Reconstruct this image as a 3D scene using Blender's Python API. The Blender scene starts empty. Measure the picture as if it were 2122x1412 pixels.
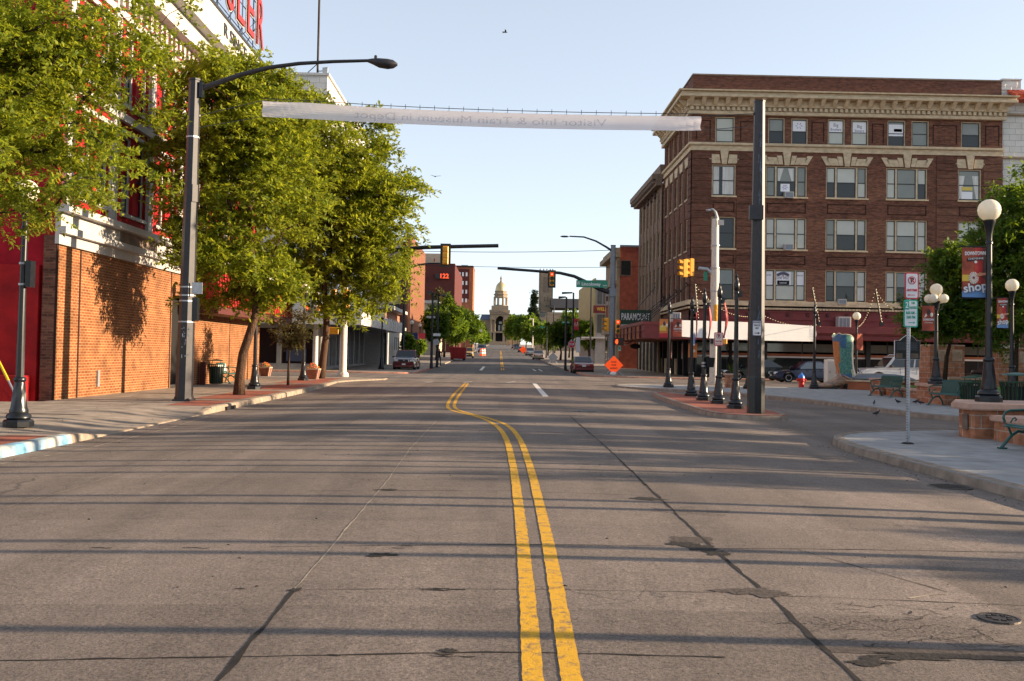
import bpy, bmesh, math, random
import numpy as np
from mathutils import Vector, Matrix
random.seed(7); rng = np.random.default_rng(11)
R = math.radians
scene = bpy.context.scene
col = scene.collection
# ---------------------------------------------------------------- camera
F = 2000.0; CX = 1061.0; CY = 673.0
YAW, PITCH, ROLL = math.atan(25/2000), 0.030, 0.018
CAM = Vector((0, 0, 1.6))
fw = Vector((math.sin(YAW)*math.cos(PITCH), math.cos(YAW)*math.cos(PITCH), math.sin(PITCH)))
rt0 = Vector((math.cos(YAW), -math.sin(YAW), 0)); up0 = rt0.cross(fw)
rt = rt0*math.cos(ROLL) + up0*math.sin(ROLL); up = up0*math.cos(ROLL) - rt0*math.sin(ROLL)
cam_d = bpy.data.cameras.new('camera'); cam = bpy.data.objects.new('camera', cam_d); col.objects.link(cam)
m = Matrix((rt, up, -fw)).transposed().to_4x4(); m.translation = CAM; cam.matrix_world = m
cam_d.sensor_width = 36; cam_d.lens = F/2122*36; cam_d.shift_y = -(706-CY)/2122
cam_d.clip_end = 4000; cam_d.clip_start = .05
scene.camera = cam

def ray(px, py):
    return (fw + rt*((px-CX)/F) - up*((py-CY)/F))
def at(px, py, Y):                      # the point at world distance Y that the survey pixel shows
    d = ray(px, py); return CAM + d*(Y/d.y)
def smooth(a, b, t):
    t = np.clip((t-a)/(b-a), 0, 1); return t*t*(3-2*t)
def gz(y):                              # long profile of the street: flat, then rising
    t = y-92; return .0068*(t+np.sqrt(t*t+900))-.02
def rz(x, y):                           # road surface with crown
    s = 1-.75*smooth(40, 50, y)*(1-smooth(66, 76, y))
    return gz(y) - .12*np.minimum(1, (x/6.8)**2)*s
def sz(y): return float(gz(y))+.03      # top of the pavements
def gnd(px, py, fn=None):               # where the survey pixel meets the road (or a surface fn(x, y))
    d = ray(px, py); Y = 30.
    fn = fn or rz
    for _ in range(60):
        p = CAM + d*(Y/d.y); h = float(fn(p.x, p.y)); Yn = (h-1.6)/d.z*d.y
        if not (0 < Yn < 1500): Yn = 1500
        Y = .5*Y+.5*Yn
    p = CAM + d*(Y/d.y); return Vector((p.x, p.y, float(fn(p.x, p.y))))
def walk(px, py): return gnd(px, py, lambda x, y: sz(y))

# ---------------------------------------------------------------- materials
MATS = {}
def N(nt, t, **kw):
    n = nt.nodes.new(t)
    for k, v in kw.items():
        if k in n.inputs.keys() if hasattr(n.inputs, 'keys') else False: n.inputs[k].default_value = v
        else:
            try: setattr(n, k, v)
            except Exception: n.inputs[k].default_value = v
    return n
def mat(name, c, rough=.6, metal=0., noise=None, bump=None, emit=None, spec=.5, trans=None, coat=0., alpha=None, c2=None, brick=None, bands=None):
    if name in MATS: return MATS[name]
    m = bpy.data.materials.new(name); m.use_nodes = True; nt = m.node_tree
    b = nt.nodes['Principled BSDF']; L = nt.links.new
    b.inputs['Base Color'].default_value = (*c, 1); b.inputs['Roughness'].default_value = rough
    if spec == .5 and rough >= .75: spec = .22
    b.inputs['Metallic'].default_value = metal; b.inputs['Specular IOR Level'].default_value = spec
    b.inputs['Coat Weight'].default_value = coat; b.inputs['Coat Roughness'].default_value = .08
    geo = nt.nodes.new('ShaderNodeNewGeometry'); colout = None; hout = None
    def noisen(scale, det=4, vec=None, stretch=None):
        n = nt.nodes.new('ShaderNodeTexNoise'); n.inputs['Scale'].default_value = scale; n.inputs['Detail'].default_value = det
        src = vec or geo.outputs['Position']
        if stretch:
            mp = nt.nodes.new('ShaderNodeMapping'); mp.inputs['Scale'].default_value = stretch; L(src, mp.inputs['Vector']); src = mp.outputs['Vector']
        L(src, n.inputs['Vector']); return n
    def mixc(fac, a, bb, mode='MIX'):
        x = nt.nodes.new('ShaderNodeMix'); x.data_type = 'RGBA'; x.blend_type = mode
        if isinstance(fac, float): x.inputs['Factor'].default_value = fac
        else: L(fac, x.inputs['Factor'])
        for s, v in (('A', a), ('B', bb)):
            i = [q for q in x.inputs if q.name == s and q.type == 'RGBA'][0]
            if isinstance(v, tuple): i.default_value = (*v, 1) if len(v) == 3 else v
            else: L(v, i)
        return [q for q in x.outputs if q.type == 'RGBA'][0]
    def ramp(src, lo, hi):
        r = nt.nodes.new('ShaderNodeMapRange'); L(src, r.inputs[0]); r.inputs[1].default_value = lo; r.inputs[2].default_value = hi
        return r.outputs[0]
    if brick:                            # (width, height, mortar colour, mortar size)
        sx = nt.nodes.new('ShaderNodeSeparateXYZ'); L(geo.outputs['Position'], sx.inputs[0])
        ad = nt.nodes.new('ShaderNodeMath'); L(sx.outputs[0], ad.inputs[0]); L(sx.outputs[1], ad.inputs[1])
        cb = nt.nodes.new('ShaderNodeCombineXYZ'); L(ad.outputs[0], cb.inputs[0]); L(sx.outputs[2], cb.inputs[1])
        bt = nt.nodes.new('ShaderNodeTexBrick'); L(cb.outputs[0], bt.inputs['Vector'])
        bt.inputs['Scale'].default_value = 1; bt.inputs['Brick Width'].default_value = brick[0]; bt.inputs['Row Height'].default_value = brick[1]
        bt.inputs['Mortar Size'].default_value = brick[3]; bt.inputs['Mortar Smooth'].default_value = .2
        bt.inputs['Color1'].default_value = (*c, 1); bt.inputs['Color2'].default_value = (*(c2 or c), 1); bt.inputs['Mortar'].default_value = (*brick[2], 1)
        colout = bt.outputs['Color']; hout = bt.outputs['Fac']
        bp = nt.nodes.new('ShaderNodeBump'); bp.invert = True; bp.inputs['Distance'].default_value = .008; bp.inputs['Strength'].default_value = .6; L(hout, bp.inputs['Height']); L(bp.outputs[0], b.inputs['Normal'])
    elif c2:
        n = noisen((noise or (3, 0))[0]*.35, 5); colout = mixc(ramp(n.outputs['Fac'], .38, .62), tuple(c), tuple(c2))
    if noise:
        n = noisen(noise[0], 6, stretch=noise[2] if len(noise) > 2 else None); lo, hi = 1-noise[1], 1+noise[1]
        r = nt.nodes.new('ShaderNodeMapRange'); L(n.outputs['Fac'], r.inputs[0]); r.inputs[1].default_value = .3; r.inputs[2].default_value = .7
        r.inputs[3].default_value = lo; r.inputs[4].default_value = hi
        v = nt.nodes.new('ShaderNodeVectorMath'); v.operation = 'SCALE'
        if colout is None: v.inputs[0].default_value = c
        else: L(colout, v.inputs[0])
        L(r.outputs[0], v.inputs['Scale']); colout = v.outputs[0]
    if colout is not None: L(colout, b.inputs['Base Color'])
    if bump:
        n = noisen(bump[0], 5); bp = nt.nodes.new('ShaderNodeBump'); bp.inputs['Distance'].default_value = bump[1]; bp.inputs['Strength'].default_value = 1.
        L(n.outputs['Fac'], bp.inputs['Height'])
        prev = [l.from_socket for l in nt.links if l.to_socket == b.inputs['Normal']]
        if prev: L(prev[0], bp.inputs['Normal'])
        L(bp.outputs[0], b.inputs['Normal'])
    if emit: b.inputs['Emission Color'].default_value = (*emit[0], 1); b.inputs['Emission Strength'].default_value = emit[1]
    if trans:                            # thin sheet lit through from behind
        tr = nt.nodes.new('ShaderNodeBsdfTranslucent'); tr.inputs[0].default_value = (*trans[0], 1)
        mx = nt.nodes.new('ShaderNodeMixShader'); mx.inputs[0].default_value = trans[1]
        L(b.outputs[0], mx.inputs[1]); L(tr.outputs[0], mx.inputs[2]); L(mx.outputs[0], nt.nodes['Material Output'].inputs[0])
    if alpha is not None:
        tr = nt.nodes.new('ShaderNodeBsdfTransparent'); mx = nt.nodes.new('ShaderNodeMixShader'); mx.inputs[0].default_value = alpha
        src = [l.from_socket for l in nt.links if l.to_node.type == 'OUTPUT_MATERIAL'][0]
        L(tr.outputs[0], mx.inputs[1]); L(src, mx.inputs[2]); L(mx.outputs[0], nt.nodes['Material Output'].inputs[0])
    m['nodes_ready'] = 1
    MATS[name] = m; return m

M = {}
def dm(k, *a, **kw): M[k] = mat(k, *a, **kw)

# ---------------------------------------------------------------- mesh building
class MB:
    def __init__(s): s.v = []; s.f = []; s.m = []; s.cur = 0
    def add(s, vs, fs):
        o = len(s.v); s.v += [tuple(v) for v in vs]; s.f += [tuple(i+o for i in f) for f in fs]; s.m += [s.cur]*len(fs)
        return s
    def box(s, x0, y0, z0, x1, y1, z1):
        x0, x1 = min(x0, x1), max(x0, x1); y0, y1 = min(y0, y1), max(y0, y1); z0, z1 = min(z0, z1), max(z0, z1)
        return s.add([(x0,y0,z0),(x1,y0,z0),(x1,y1,z0),(x0,y1,z0),(x0,y0,z1),(x1,y0,z1),(x1,y1,z1),(x0,y1,z1)],
              [(0,3,2,1),(4,5,6,7),(0,1,5,4),(1,2,6,5),(2,3,7,6),(3,0,4,7)])
    def hexa(s, p):                      # eight corners: bottom four, top four
        return s.add(p, [(0,3,2,1),(4,5,6,7),(0,1,5,4),(1,2,6,5),(2,3,7,6),(3,0,4,7)])
    def tube(s, pts, rad, n=8, cap=True):
        pts = [Vector(p) for p in pts]; rad = rad if isinstance(rad, (list, tuple)) else [rad]*len(pts)
        vs = []; t0 = (pts[1]-pts[0]).normalized(); a = t0.orthogonal().normalized()
        for i, p in enumerate(pts):
            t = (pts[min(i+1, len(pts)-1)]-pts[max(i-1, 0)])
            t = t.normalized() if t.length > 1e-9 else t0
            a = (a - t*a.dot(t)); a = a.normalized() if a.length > 1e-6 else t.orthogonal().normalized(); b = t.cross(a)
            for k in range(n):
                q = 2*math.pi*k/n; vs.append(p+(a*math.cos(q)+b*math.sin(q))*rad[i])
        fs = []
        for i in range(len(pts)-1):
            for k in range(n): fs.append((i*n+k, i*n+(k+1) % n, (i+1)*n+(k+1) % n, (i+1)*n+k))
        if cap: fs.append(tuple(range(n))[::-1]); fs.append(tuple((len(pts)-1)*n+k for k in range(n)))
        return s.add(vs, fs)
    def lathe(s, prof, c=(0,0,0), n=16, rot=0, axis='Z', flute=None):
        vs = []; fs = []
        for j, (r, z) in enumerate(prof):
            for k in range(n):
                q = 2*math.pi*k/n+rot; rr = r
                if flute and flute[0] <= j <= flute[1] and k % 2: rr = r*flute[2]
                x, y = rr*math.cos(q), rr*math.sin(q)
                if axis == 'Z': vs.append((c[0]+x, c[1]+y, c[2]+z))
                elif axis == 'Y': vs.append((c[0]+x, c[1]+z, c[2]-y))
                else: vs.append((c[0]+z, c[1]+x, c[2]+y))
        for j in range(len(prof)-1):
            for k in range(n): fs.append((j*n+k, j*n+(k+1) % n, (j+1)*n+(k+1) % n, (j+1)*n+k))
        fs.append(tuple(range(n))[::-1]); fs.append(tuple((len(prof)-1)*n+k for k in range(n)))
        return s.add(vs, fs)
    def sphere(s, c, r, n=14, sc=(1,1,1)):
        h = n//2; prof = [(r*math.sin(math.pi*i/h)+1e-4, -r*math.cos(math.pi*i/h)) for i in range(h+1)]
        o = len(s.v); s.lathe(prof, (0,0,0), n)
        s.v[o:] = [(c[0]+x*sc[0], c[1]+y*sc[1], c[2]+z*sc[2]) for x, y, z in s.v[o:]]
        return s
    def prism(s, poly, fn, d0, d1):      # polygon (a, b) swept in depth; fn(a, b, d) -> xyz
        n = len(poly); vs = [fn(a, b, d0) for a, b in poly]+[fn(a, b, d1) for a, b in poly]
        return s.add(vs, [tuple(range(n)), tuple(range(2*n-1, n-1, -1))]+[(i, n+i, n+(i+1) % n, (i+1) % n) for i in range(n)])
    def loft(s, rings, cap=True):
        n = len(rings[0]); vs = [p for r in rings for p in r]; fs = []
        for j in range(len(rings)-1):
            for k in range(n): fs.append((j*n+k, j*n+(k+1) % n, (j+1)*n+(k+1) % n, (j+1)*n+k))
        if cap: fs.append(tuple(range(n))[::-1]); fs.append(tuple((len(rings)-1)*n+k for k in range(n)))
        return s.add(vs, fs)
    def build(s, name, mats, parent=None, world=False, bevel=0, smooth=False, loc=None, seg=1):
        me = bpy.data.meshes.new(name); off = Vector((0,0,0))
        if world and parent:
            p = parent
            while p: off += p.location; p = p.parent
        v = np.array(s.v, dtype=np.float64).reshape(-1, 3) - np.array(off)
        me.from_pydata([tuple(q) for q in v], [], s.f)
        for mm in (mats if isinstance(mats, (list, tuple)) else [mats]): me.materials.append(M[mm] if isinstance(mm, str) else mm)
        if any(s.m): me.polygons.foreach_set('material_index', s.m)
        bm = bmesh.new(); bm.from_mesh(me)
        bmesh.ops.recalc_face_normals(bm, faces=bm.faces)
        if bevel: bmesh.ops.bevel(bm, geom=[e for e in bm.edges if len(e.link_faces) == 2 and e.calc_face_angle(0) > .5], offset=bevel, segments=seg, affect='EDGES', clamp_overlap=True)
        bm.to_mesh(me); bm.free()
        if smooth:
            me.polygons.foreach_set('use_smooth', [True]*len(me.polygons))
            try: me.set_sharp_from_angle(angle=R(40))
            except Exception: pass
        o = bpy.data.objects.new(name, me); col.objects.link(o)
        if parent: o.parent = parent
        if loc is not None: o.location = loc
        return o
def B(*a): return MB().box(*a)
def split(mb, name, m, parent=None, per=1, **kw):    # every piece of the collection becomes a part of its own
    out = []; starts = []; seen = -1
    comp = []; last_v = 0
    # pieces are runs of faces that share vertices
    cur = []; hi = -1
    for f in mb.f:
        if cur and min(f) > hi: comp.append(cur); cur = []
        cur.append(f); hi = max(hi, max(f))
    comp.append(cur)
    for i in range(0, len(comp), per):
        fs = [f for c in comp[i:i+per] for f in c]; lo = min(min(f) for f in fs); h = max(max(f) for f in fs)
        q = MB(); q.v = mb.v[lo:h+1]; q.f = [tuple(k-lo for k in f) for f in fs]; q.m = [0]*len(fs)
        out.append(q.build(name, m, parent, world=True, **kw))
    return out
def tag(o, label=None, cat=None, group=None, kind=None):
    if label: o['label'] = label
    if cat: o['category'] = cat
    if group: o['group'] = group
    if kind: o['kind'] = kind
    return o
def thing(name, loc, label, cat, group=None, rot=0):
    o = bpy.data.objects.new(name, None); col.objects.link(o); o.empty_display_size = .3
    o.location = loc; o.rotation_euler = (0, 0, rot); return tag(o, label, cat, group)
def struct(mb, name, m, **kw): return tag(mb.build(name, m, **kw), kind='structure')
def copy_tree(o, parent=None):
    c = o.copy(); col.objects.link(c); c.parent = parent
    for ch in list(o.children): copy_tree(ch, c)
    return c
def dup(src, loc, label, rot=None, scale=None):
    c = copy_tree(src); c.location = loc; c['label'] = label
    if rot is not None: c.rotation_euler = (0, 0, rot)
    if scale is not None: c.scale = (scale,)*3
    return c
def text(name, body, m, parent, mtx, size=1., ext=.004, width=None, bold=0., align='CENTER', sx=1., world=False):
    cu = bpy.data.curves.new('lettering', 'FONT'); cu.body = body; cu.size = size; cu.extrude = ext; cu.offset = bold
    cu.align_x = align; cu.align_y = 'CENTER'; cu.resolution_u = 3
    to = bpy.data.objects.new('lettering', cu); col.objects.link(to); bpy.context.view_layer.update()
    me = bpy.data.meshes.new_from_object(to); bpy.data.objects.remove(to); bpy.data.curves.remove(cu)
    if width:
        xs = [v.co.x for v in me.vertices]; w = max(xs)-min(xs); sx = width/w*sx
    mm = mtx @ Matrix.Diagonal((sx, 1, 1, 1))
    if world and parent:
        off = Vector((0,0,0)); p = parent
        while p: off += p.location; p = p.parent
        mm = Matrix.Translation(-off) @ mm
    me.transform(mm)
    me.materials.clear(); me.materials.append(M[m]); me.name = name
    o = bpy.data.objects.new(name, me); col.objects.link(o); o.parent = parent; return o
def fmtx(org, face='S'):                 # text plane: S faces -Y, E faces +X, W faces -X
    ux = {'S': (1,0,0), 'E': (0,1,0), 'W': (0,-1,0), 'N': (-1,0,0)}[face]; X = Vector(ux); Z = Vector((0,0,1)); n = X.cross(Z)
    mt = Matrix((X, Z, n)).transposed().to_4x4(); mt.translation = Vector(org); return mt

class Facade:
    """u runs along the wall, d inward, z up"""
    def __init__(s, face, c): s.face, s.c = face, c
    def P(s, u, d, z):
        if s.face == 'S': return (u, s.c+d, z)
        if s.face == 'W': return (s.c+d, u, z)
        if s.face == 'E': return (s.c-d, u, z)
    def box(s, mb, u0, u1, d0, d1, z0, z1):
        a = s.P(u0, d0, z0); b = s.P(u1, d1, z1); return mb.box(*a, *b)
    def wall(s, mb, u0, u1, z0, z1, ops, reveal=.25, thick=.4):
        us = sorted({u0, u1, *[q for o in ops for q in o[:2] if u0 < q < u1]}); zs = sorted({z0, z1, *[q for o in ops for q in o[2:4] if z0 < q < z1]})
        for i in range(len(us)-1):
            for j in range(len(zs)-1):
                uc, zc = (us[i]+us[i+1])/2, (zs[j]+zs[j+1])/2
                if any(o[0] < uc < o[1] and o[2] < zc < o[3] for o in ops): continue
                mb.add([s.P(us[i],0,zs[j]), s.P(us[i+1],0,zs[j]), s.P(us[i+1],0,zs[j+1]), s.P(us[i],0,zs[j+1])], [(0,1,2,3)])
        for a, b, c, d in [o[:4] for o in ops]:
            mb.add([s.P(a,0,c), s.P(b,0,c), s.P(b,0,d), s.P(a,0,d), s.P(a,reveal,c), s.P(b,reveal,c), s.P(b,reveal,d), s.P(a,reveal,d)],
                   [(0,1,5,4), (1,2,6,5), (2,3,7,6), (3,0,4,7)])
        return mb
dm('concrete_walk', (.27,.225,.185), .9, noise=(2.2,.3), bump=(60,.004))
dm('plaza_concrete', (.30,.295,.29), .9, noise=(2.2,.18), bump=(60,.004))
dm('kerb_stone', (.25,.20,.155), .9, noise=(4,.3), bump=(25,.012))
dm('kerb_worn', (.25,.2,.16), .9, noise=(4,.3), bump=(25,.012))
dm('kerb_red', (.36,.17,.12), .85, noise=(4,.3), bump=(25,.01))
dm('blue_paint', (.10,.27,.42), .7, noise=(5,.5), c2=(.33,.33,.30))
dm('paver', (.33,.105,.065), .85, c2=(.22,.08,.06), noise=(6,.2), bump=(40,.004))
dm('joint', (.022,.019,.018), .95, noise=(8,.3))
dm('joint_light', (.30,.25,.195), .95, noise=(8,.3))
dm('patch', (.028,.024,.022), .9, noise=(20,.4), bump=(40,.006))  # broken patches; near-black because the deep shade of holes is in the colour
dm('patch_grey', (.075,.06,.052), .9, noise=(20,.3), bump=(40,.005))  # darkened as well for the shade down in the broken spots
dm('patch_worn', (.125,.10,.086), .92, noise=(45,.55), bump=(50,.006))
dm('iron', (.05,.04,.035), .5, .6, noise=(20,.3))
dm('white_line', (.62,.6,.56), .8, noise=(6,.3))
dm('brick_tan', (.215,.072,.024), .85, c2=(.14,.042,.015), brick=(.24,.085,(.27,.16,.08),.013), noise=(1.6,.28))
dm('brick_brown', (.080,.030,.020), .85, c2=(.185,.075,.045), brick=(.24,.08,(.15,.085,.06),.010), noise=(3.2,.35,(.5,.5,3)))
dm('brick_brown_dark', (.072,.027,.019), .85, c2=(.145,.056,.036), brick=(.24,.08,(.12,.07,.05),.010), noise=(2.5,.3,(.5,.5,3)))
dm('brick_red', (.30,.055,.03), .85, c2=(.24,.05,.03), brick=(.24,.08,(.25,.1,.07),.008), noise=(2,.25))
dm('brick_maroon', (.085,.024,.021), .85, noise=(1,.12))
dm('brick_rust', (.32,.115,.06), .85, noise=(1,.2))
dm('brick_rust_dull', (.17,.105,.07), .85, noise=(2.5,.25,(1,1,2)), bump=(12,.01))
dm('groove', (.035,.015,.012), .9)
dm('stone_cream', (.50,.40,.27), .8, noise=(2.5,.2,(1,1,2)), bump=(12,.01))
dm('stone_grey', (.19,.14,.11), .85, noise=(2.5,.25,(1,1,2)), bump=(12,.01))
dm('stone_tan', (.27,.21,.145), .85, noise=(1.5,.2), bump=(8,.02))
dm('sandstone', (.33,.125,.065), .9, c2=(.40,.19,.11), brick=(.62,.26,(.42,.33,.27),.012), noise=(5,.3), bump=(9,.05))
dm('sandstone_cap', (.50,.33,.26), .85, noise=(4,.12), bump=(20,.006))
dm('ledge_white', (.66,.62,.58), .6, noise=(3,.08))
dm('red_paint', (.28,.007,.009), .75, noise=(2,.3), bump=(8,.01))
dm('red_paint_dark', (.30,.006,.016), .85, noise=(1.5,.4), bump=(8,.01))
dm('red_metal', (.27,.010,.008), .55, noise=(1.2,.15))
dm('white_paint', (.40,.385,.37), .55, noise=(4,.08))
dm('white_tile', (.58,.56,.52), .35, brick=(.9,.45,(.25,.23,.21),.015), c2=(.52,.51,.48), noise=(2,.1))
dm('grey_panel', (.32,.31,.30), .5, noise=(2,.15))
dm('beige', (.40,.32,.24), .8, noise=(2,.1))
dm('tan_fin', (.32,.13,.065), .7, noise=(2,.1))
dm('tan_fin_dark', (.17,.075,.05), .8)
dm('gold_metal_sheet', (.42,.34,.14), .5, noise=(1.5,.15))
dm('dark_roof', (.03,.03,.035), .8, noise=(2,.2))
dm('blue_roof', (.04,.06,.12), .6)
dm('clay_tile', (.50,.07,.025), .5, noise=(6,.3))
dm('maroon', (.17,.022,.022), .5, noise=(2,.15))
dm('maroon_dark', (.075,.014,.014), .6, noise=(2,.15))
dm('black', (.012,.012,.013), .5)
dm('interior', (.018,.016,.015), .9, noise=(1.5,.5))
dm('interior_warm', (.10,.06,.03), .9, noise=(3,.8))
dm('glass', (.02,.024,.024), .04, spec=.5)
dm('glass_pale', (.11,.125,.115), .06, spec=.9, noise=(2,.1))
dm('sash', (.012,.012,.014), .4)
dm('blind', (.46,.48,.43), .35, noise=(.8,.08))
dm('blind_grey', (.20,.22,.20), .25, noise=(.8,.1))
dm('curtain', (.55,.55,.52), .5, noise=(7,.18,(1,1,.1)))
dm('paper', (.75,.76,.80), .6)
dm('ink', (.10,.10,.16), .7)
dm('ink_purple', (.16,.10,.45), .7)
dm('yellow_paper', (.62,.48,.10), .6)
dm('steel_black', (.011,.013,.017), .32, .3, spec=.6, noise=(12,.3))
dm('steel_post', (.020,.019,.024), .45, .15, noise=(9,.3))
dm('steel_worn', (.06,.085,.12), .5, .2, noise=(9,.5))
dm('galv', (.38,.40,.43), .45, .6, noise=(8,.15))
dm('galv_dark', (.17,.19,.22), .5, .4, noise=(8,.15))
dm('concrete_pole', (.55,.50,.45), .7, noise=(6,.12))
dm('globe', (.80,.76,.66), .25, trans=((.9,.85,.72),.35), spec=.5)
dm('signal_yellow', (.72,.33,.02), .45, noise=(6,.1))
dm('signal_black', (.02,.018,.015), .5)
dm('lens_dark', (.03,.02,.015), .3)
dm('lens_green', (.01,.06,.02), .3)
dm('red_light', (.6,.02,.01), .3, emit=((1,.03,.01),.55))
dm('red_glow', (1,.35,.2), .3, emit=((1,.28,.12),.9))
dm('green_light', (.01,.5,.3), .3, emit=((.05,1,.6),5))
dm('hand_light', (.6,.1,.02), .3, emit=((1,.08,.01),.6))
dm('led_orange', (.6,.1,.02), .3, emit=((1,.06,.01),.5))
dm('bulb', (.8,.7,.5), .3, emit=((1,.75,.35),.35))
dm('sign_green', (.012,.20,.12), .45)
dm('sign_white', (.70,.70,.72), .4)
dm('sign_red', (.52,.02,.05), .4)
dm('sign_teal', (.02,.33,.24), .4)
dm('sign_black', (.015,.015,.015), .5)
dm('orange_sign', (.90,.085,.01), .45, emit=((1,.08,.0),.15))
dm('banner_white', (.80,.77,.78), .35, trans=((.9,.86,.88),.45), noise=(1.5,.08), alpha=.94)
dm('banner_white_low', (.86,.85,.84), .5, trans=((.9,.88,.86),.3), noise=(1.5,.04))
dm('banner_text', (.42,.42,.50), .6, alpha=.36)
dm('banner_red', (.42,.03,.03), .6, noise=(4,.3))
dm('banner_rust', (.45,.085,.035), .6, noise=(3,.5), c2=(.30,.05,.03))
dm('banner_orange', (.60,.20,.05), .6)
dm('banner_yellow', (.75,.5,.06), .6)
dm('banner_blue', (.12,.26,.52), .6)
dm('banner_dark', (.05,.03,.03), .6)
dm('skin_print', (.55,.25,.15), .6)
dm('pale_print', (.70,.62,.55), .6)
dm('bark', (.075,.042,.026), .95, noise=(7,.5,(4,4,.7)), bump=(22,.05))
dm('bark_dark', (.05,.035,.025), .95, noise=(7,.4,(4,4,.7)), bump=(22,.04))
dm('grass', (.10,.22,.03), .9, noise=(6,.4))
dm('soil', (.05,.035,.025), .95)
dm('green_enamel', (.012,.085,.07), .35, spec=.6)
dm('green_can', (.015,.055,.028), .5)
dm('wood_plank', (.32,.11,.06), .8, noise=(5,.3))
dm('hydrant_red', (.55,.015,.012), .4)
dm('hydrant_blue', (.03,.18,.60), .4)
dm('yellow_plastic', (.75,.48,.02), .4)
dm('bird', (.03,.03,.035), .7)
dm('tyre', (.015,.015,.016), .8)
dm('rim', (.45,.46,.48), .3, .8)
dm('chrome', (.55,.56,.58), .15, .9)
dm('headlamp', (.60,.62,.64), .12)
dm('taillamp', (.30,.01,.01), .25)
dm('car_glass', (.012,.015,.02), .05, spec=.8)
dm('car_glass_pale', (.09,.12,.15), .05, spec=.8)
dm('car_red', (.13,.008,.014), .28, .25, coat=1)
dm('car_blue', (.008,.014,.05), .25, .3, coat=1)
dm('car_black', (.008,.012,.014), .25, .2, coat=1)
dm('car_white', (.62,.60,.57), .3, coat=1)
dm('car_silver', (.33,.36,.40), .3, .5, coat=1)
dm('car_gold', (.36,.31,.24), .3, .4, coat=1)
dm('car_yellow', (.45,.30,.04), .4, coat=1)
dm('dumpster_red', (.35,.012,.012), .5, noise=(2,.2))
dm('plastic_trim', (.02,.02,.022), .6)
dm('skin', (.50,.27,.18), .6)
dm('shirt_blue', (.15,.33,.62), .8)
dm('vest', (.85,.25,.02), .7)
dm('flag_red', (.5,.03,.04), .7); dm('flag_blue', (.03,.04,.15), .7); dm('flag_white', (.7,.68,.66), .7)
dm('boot_teal', (.045,.19,.17), .35, c2=(.14,.30,.24), noise=(30,.5), coat=.3)
dm('boot_orange', (.52,.17,.05), .4, noise=(9,.3), coat=.3)
dm('boot_blue', (.05,.13,.26), .4, noise=(9,.3), coat=.3)
dm('boot_tan', (.42,.24,.13), .4, c2=(.22,.15,.12), noise=(12,.3), coat=.3)
dm('boot_cream', (.60,.52,.36), .4, noise=(9,.3), coat=.3)
dm('flower_orange', (.85,.28,.02), .7); dm('flower_red', (.75,.02,.03), .7); dm('flower_pink', (.75,.05,.25), .7)
dm('leaf_flower', (.08,.2,.03), .7)
dm('dome_gold', (.46,.36,.19), .4, .5)
def leafmat(k, c, c2, tr, w=.35):
    m = mat(k, c, .55, spec=.25, trans=(tr, w)); M[k] = m; nt = m.node_tree; b = nt.nodes['Principled BSDF']
    g = nt.nodes.new('ShaderNodeNewGeometry'); r = nt.nodes.new('ShaderNodeMix'); r.data_type = 'RGBA'
    A, Bq = [q for q in r.inputs if q.type == 'RGBA']; A.default_value = (*c, 1); Bq.default_value = (*c2, 1)
    nt.links.new(g.outputs['Random Per Island'], r.inputs['Factor'])
    n = nt.nodes.new('ShaderNodeTexNoise'); n.inputs['Scale'].default_value = 1.1; n.inputs['Detail'].default_value = 3; nt.links.new(g.outputs['Position'], n.inputs[0])
    mr = nt.nodes.new('ShaderNodeMapRange'); nt.links.new(n.outputs['Fac'], mr.inputs[0]); mr.inputs[1].default_value = .34; mr.inputs[2].default_value = .66; mr.inputs[3].default_value = .5; mr.inputs[4].default_value = 1.35
    v = nt.nodes.new('ShaderNodeVectorMath'); v.operation = 'SCALE'; nt.links.new([q for q in r.outputs if q.type == 'RGBA'][0], v.inputs[0]); nt.links.new(mr.outputs[0], v.inputs['Scale']); nt.links.new(v.outputs[0], b.inputs['Base Color'])
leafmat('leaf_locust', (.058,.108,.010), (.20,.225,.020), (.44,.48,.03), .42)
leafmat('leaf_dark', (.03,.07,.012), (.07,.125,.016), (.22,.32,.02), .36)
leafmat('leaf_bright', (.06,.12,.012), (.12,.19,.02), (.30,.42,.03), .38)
leafmat('leaf_brown', (.05,.05,.02), (.10,.085,.03), (.2,.16,.04), .25)
leafmat('needle', (.012,.03,.010), (.03,.045,.02), (.04,.07,.02), .1)

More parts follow.
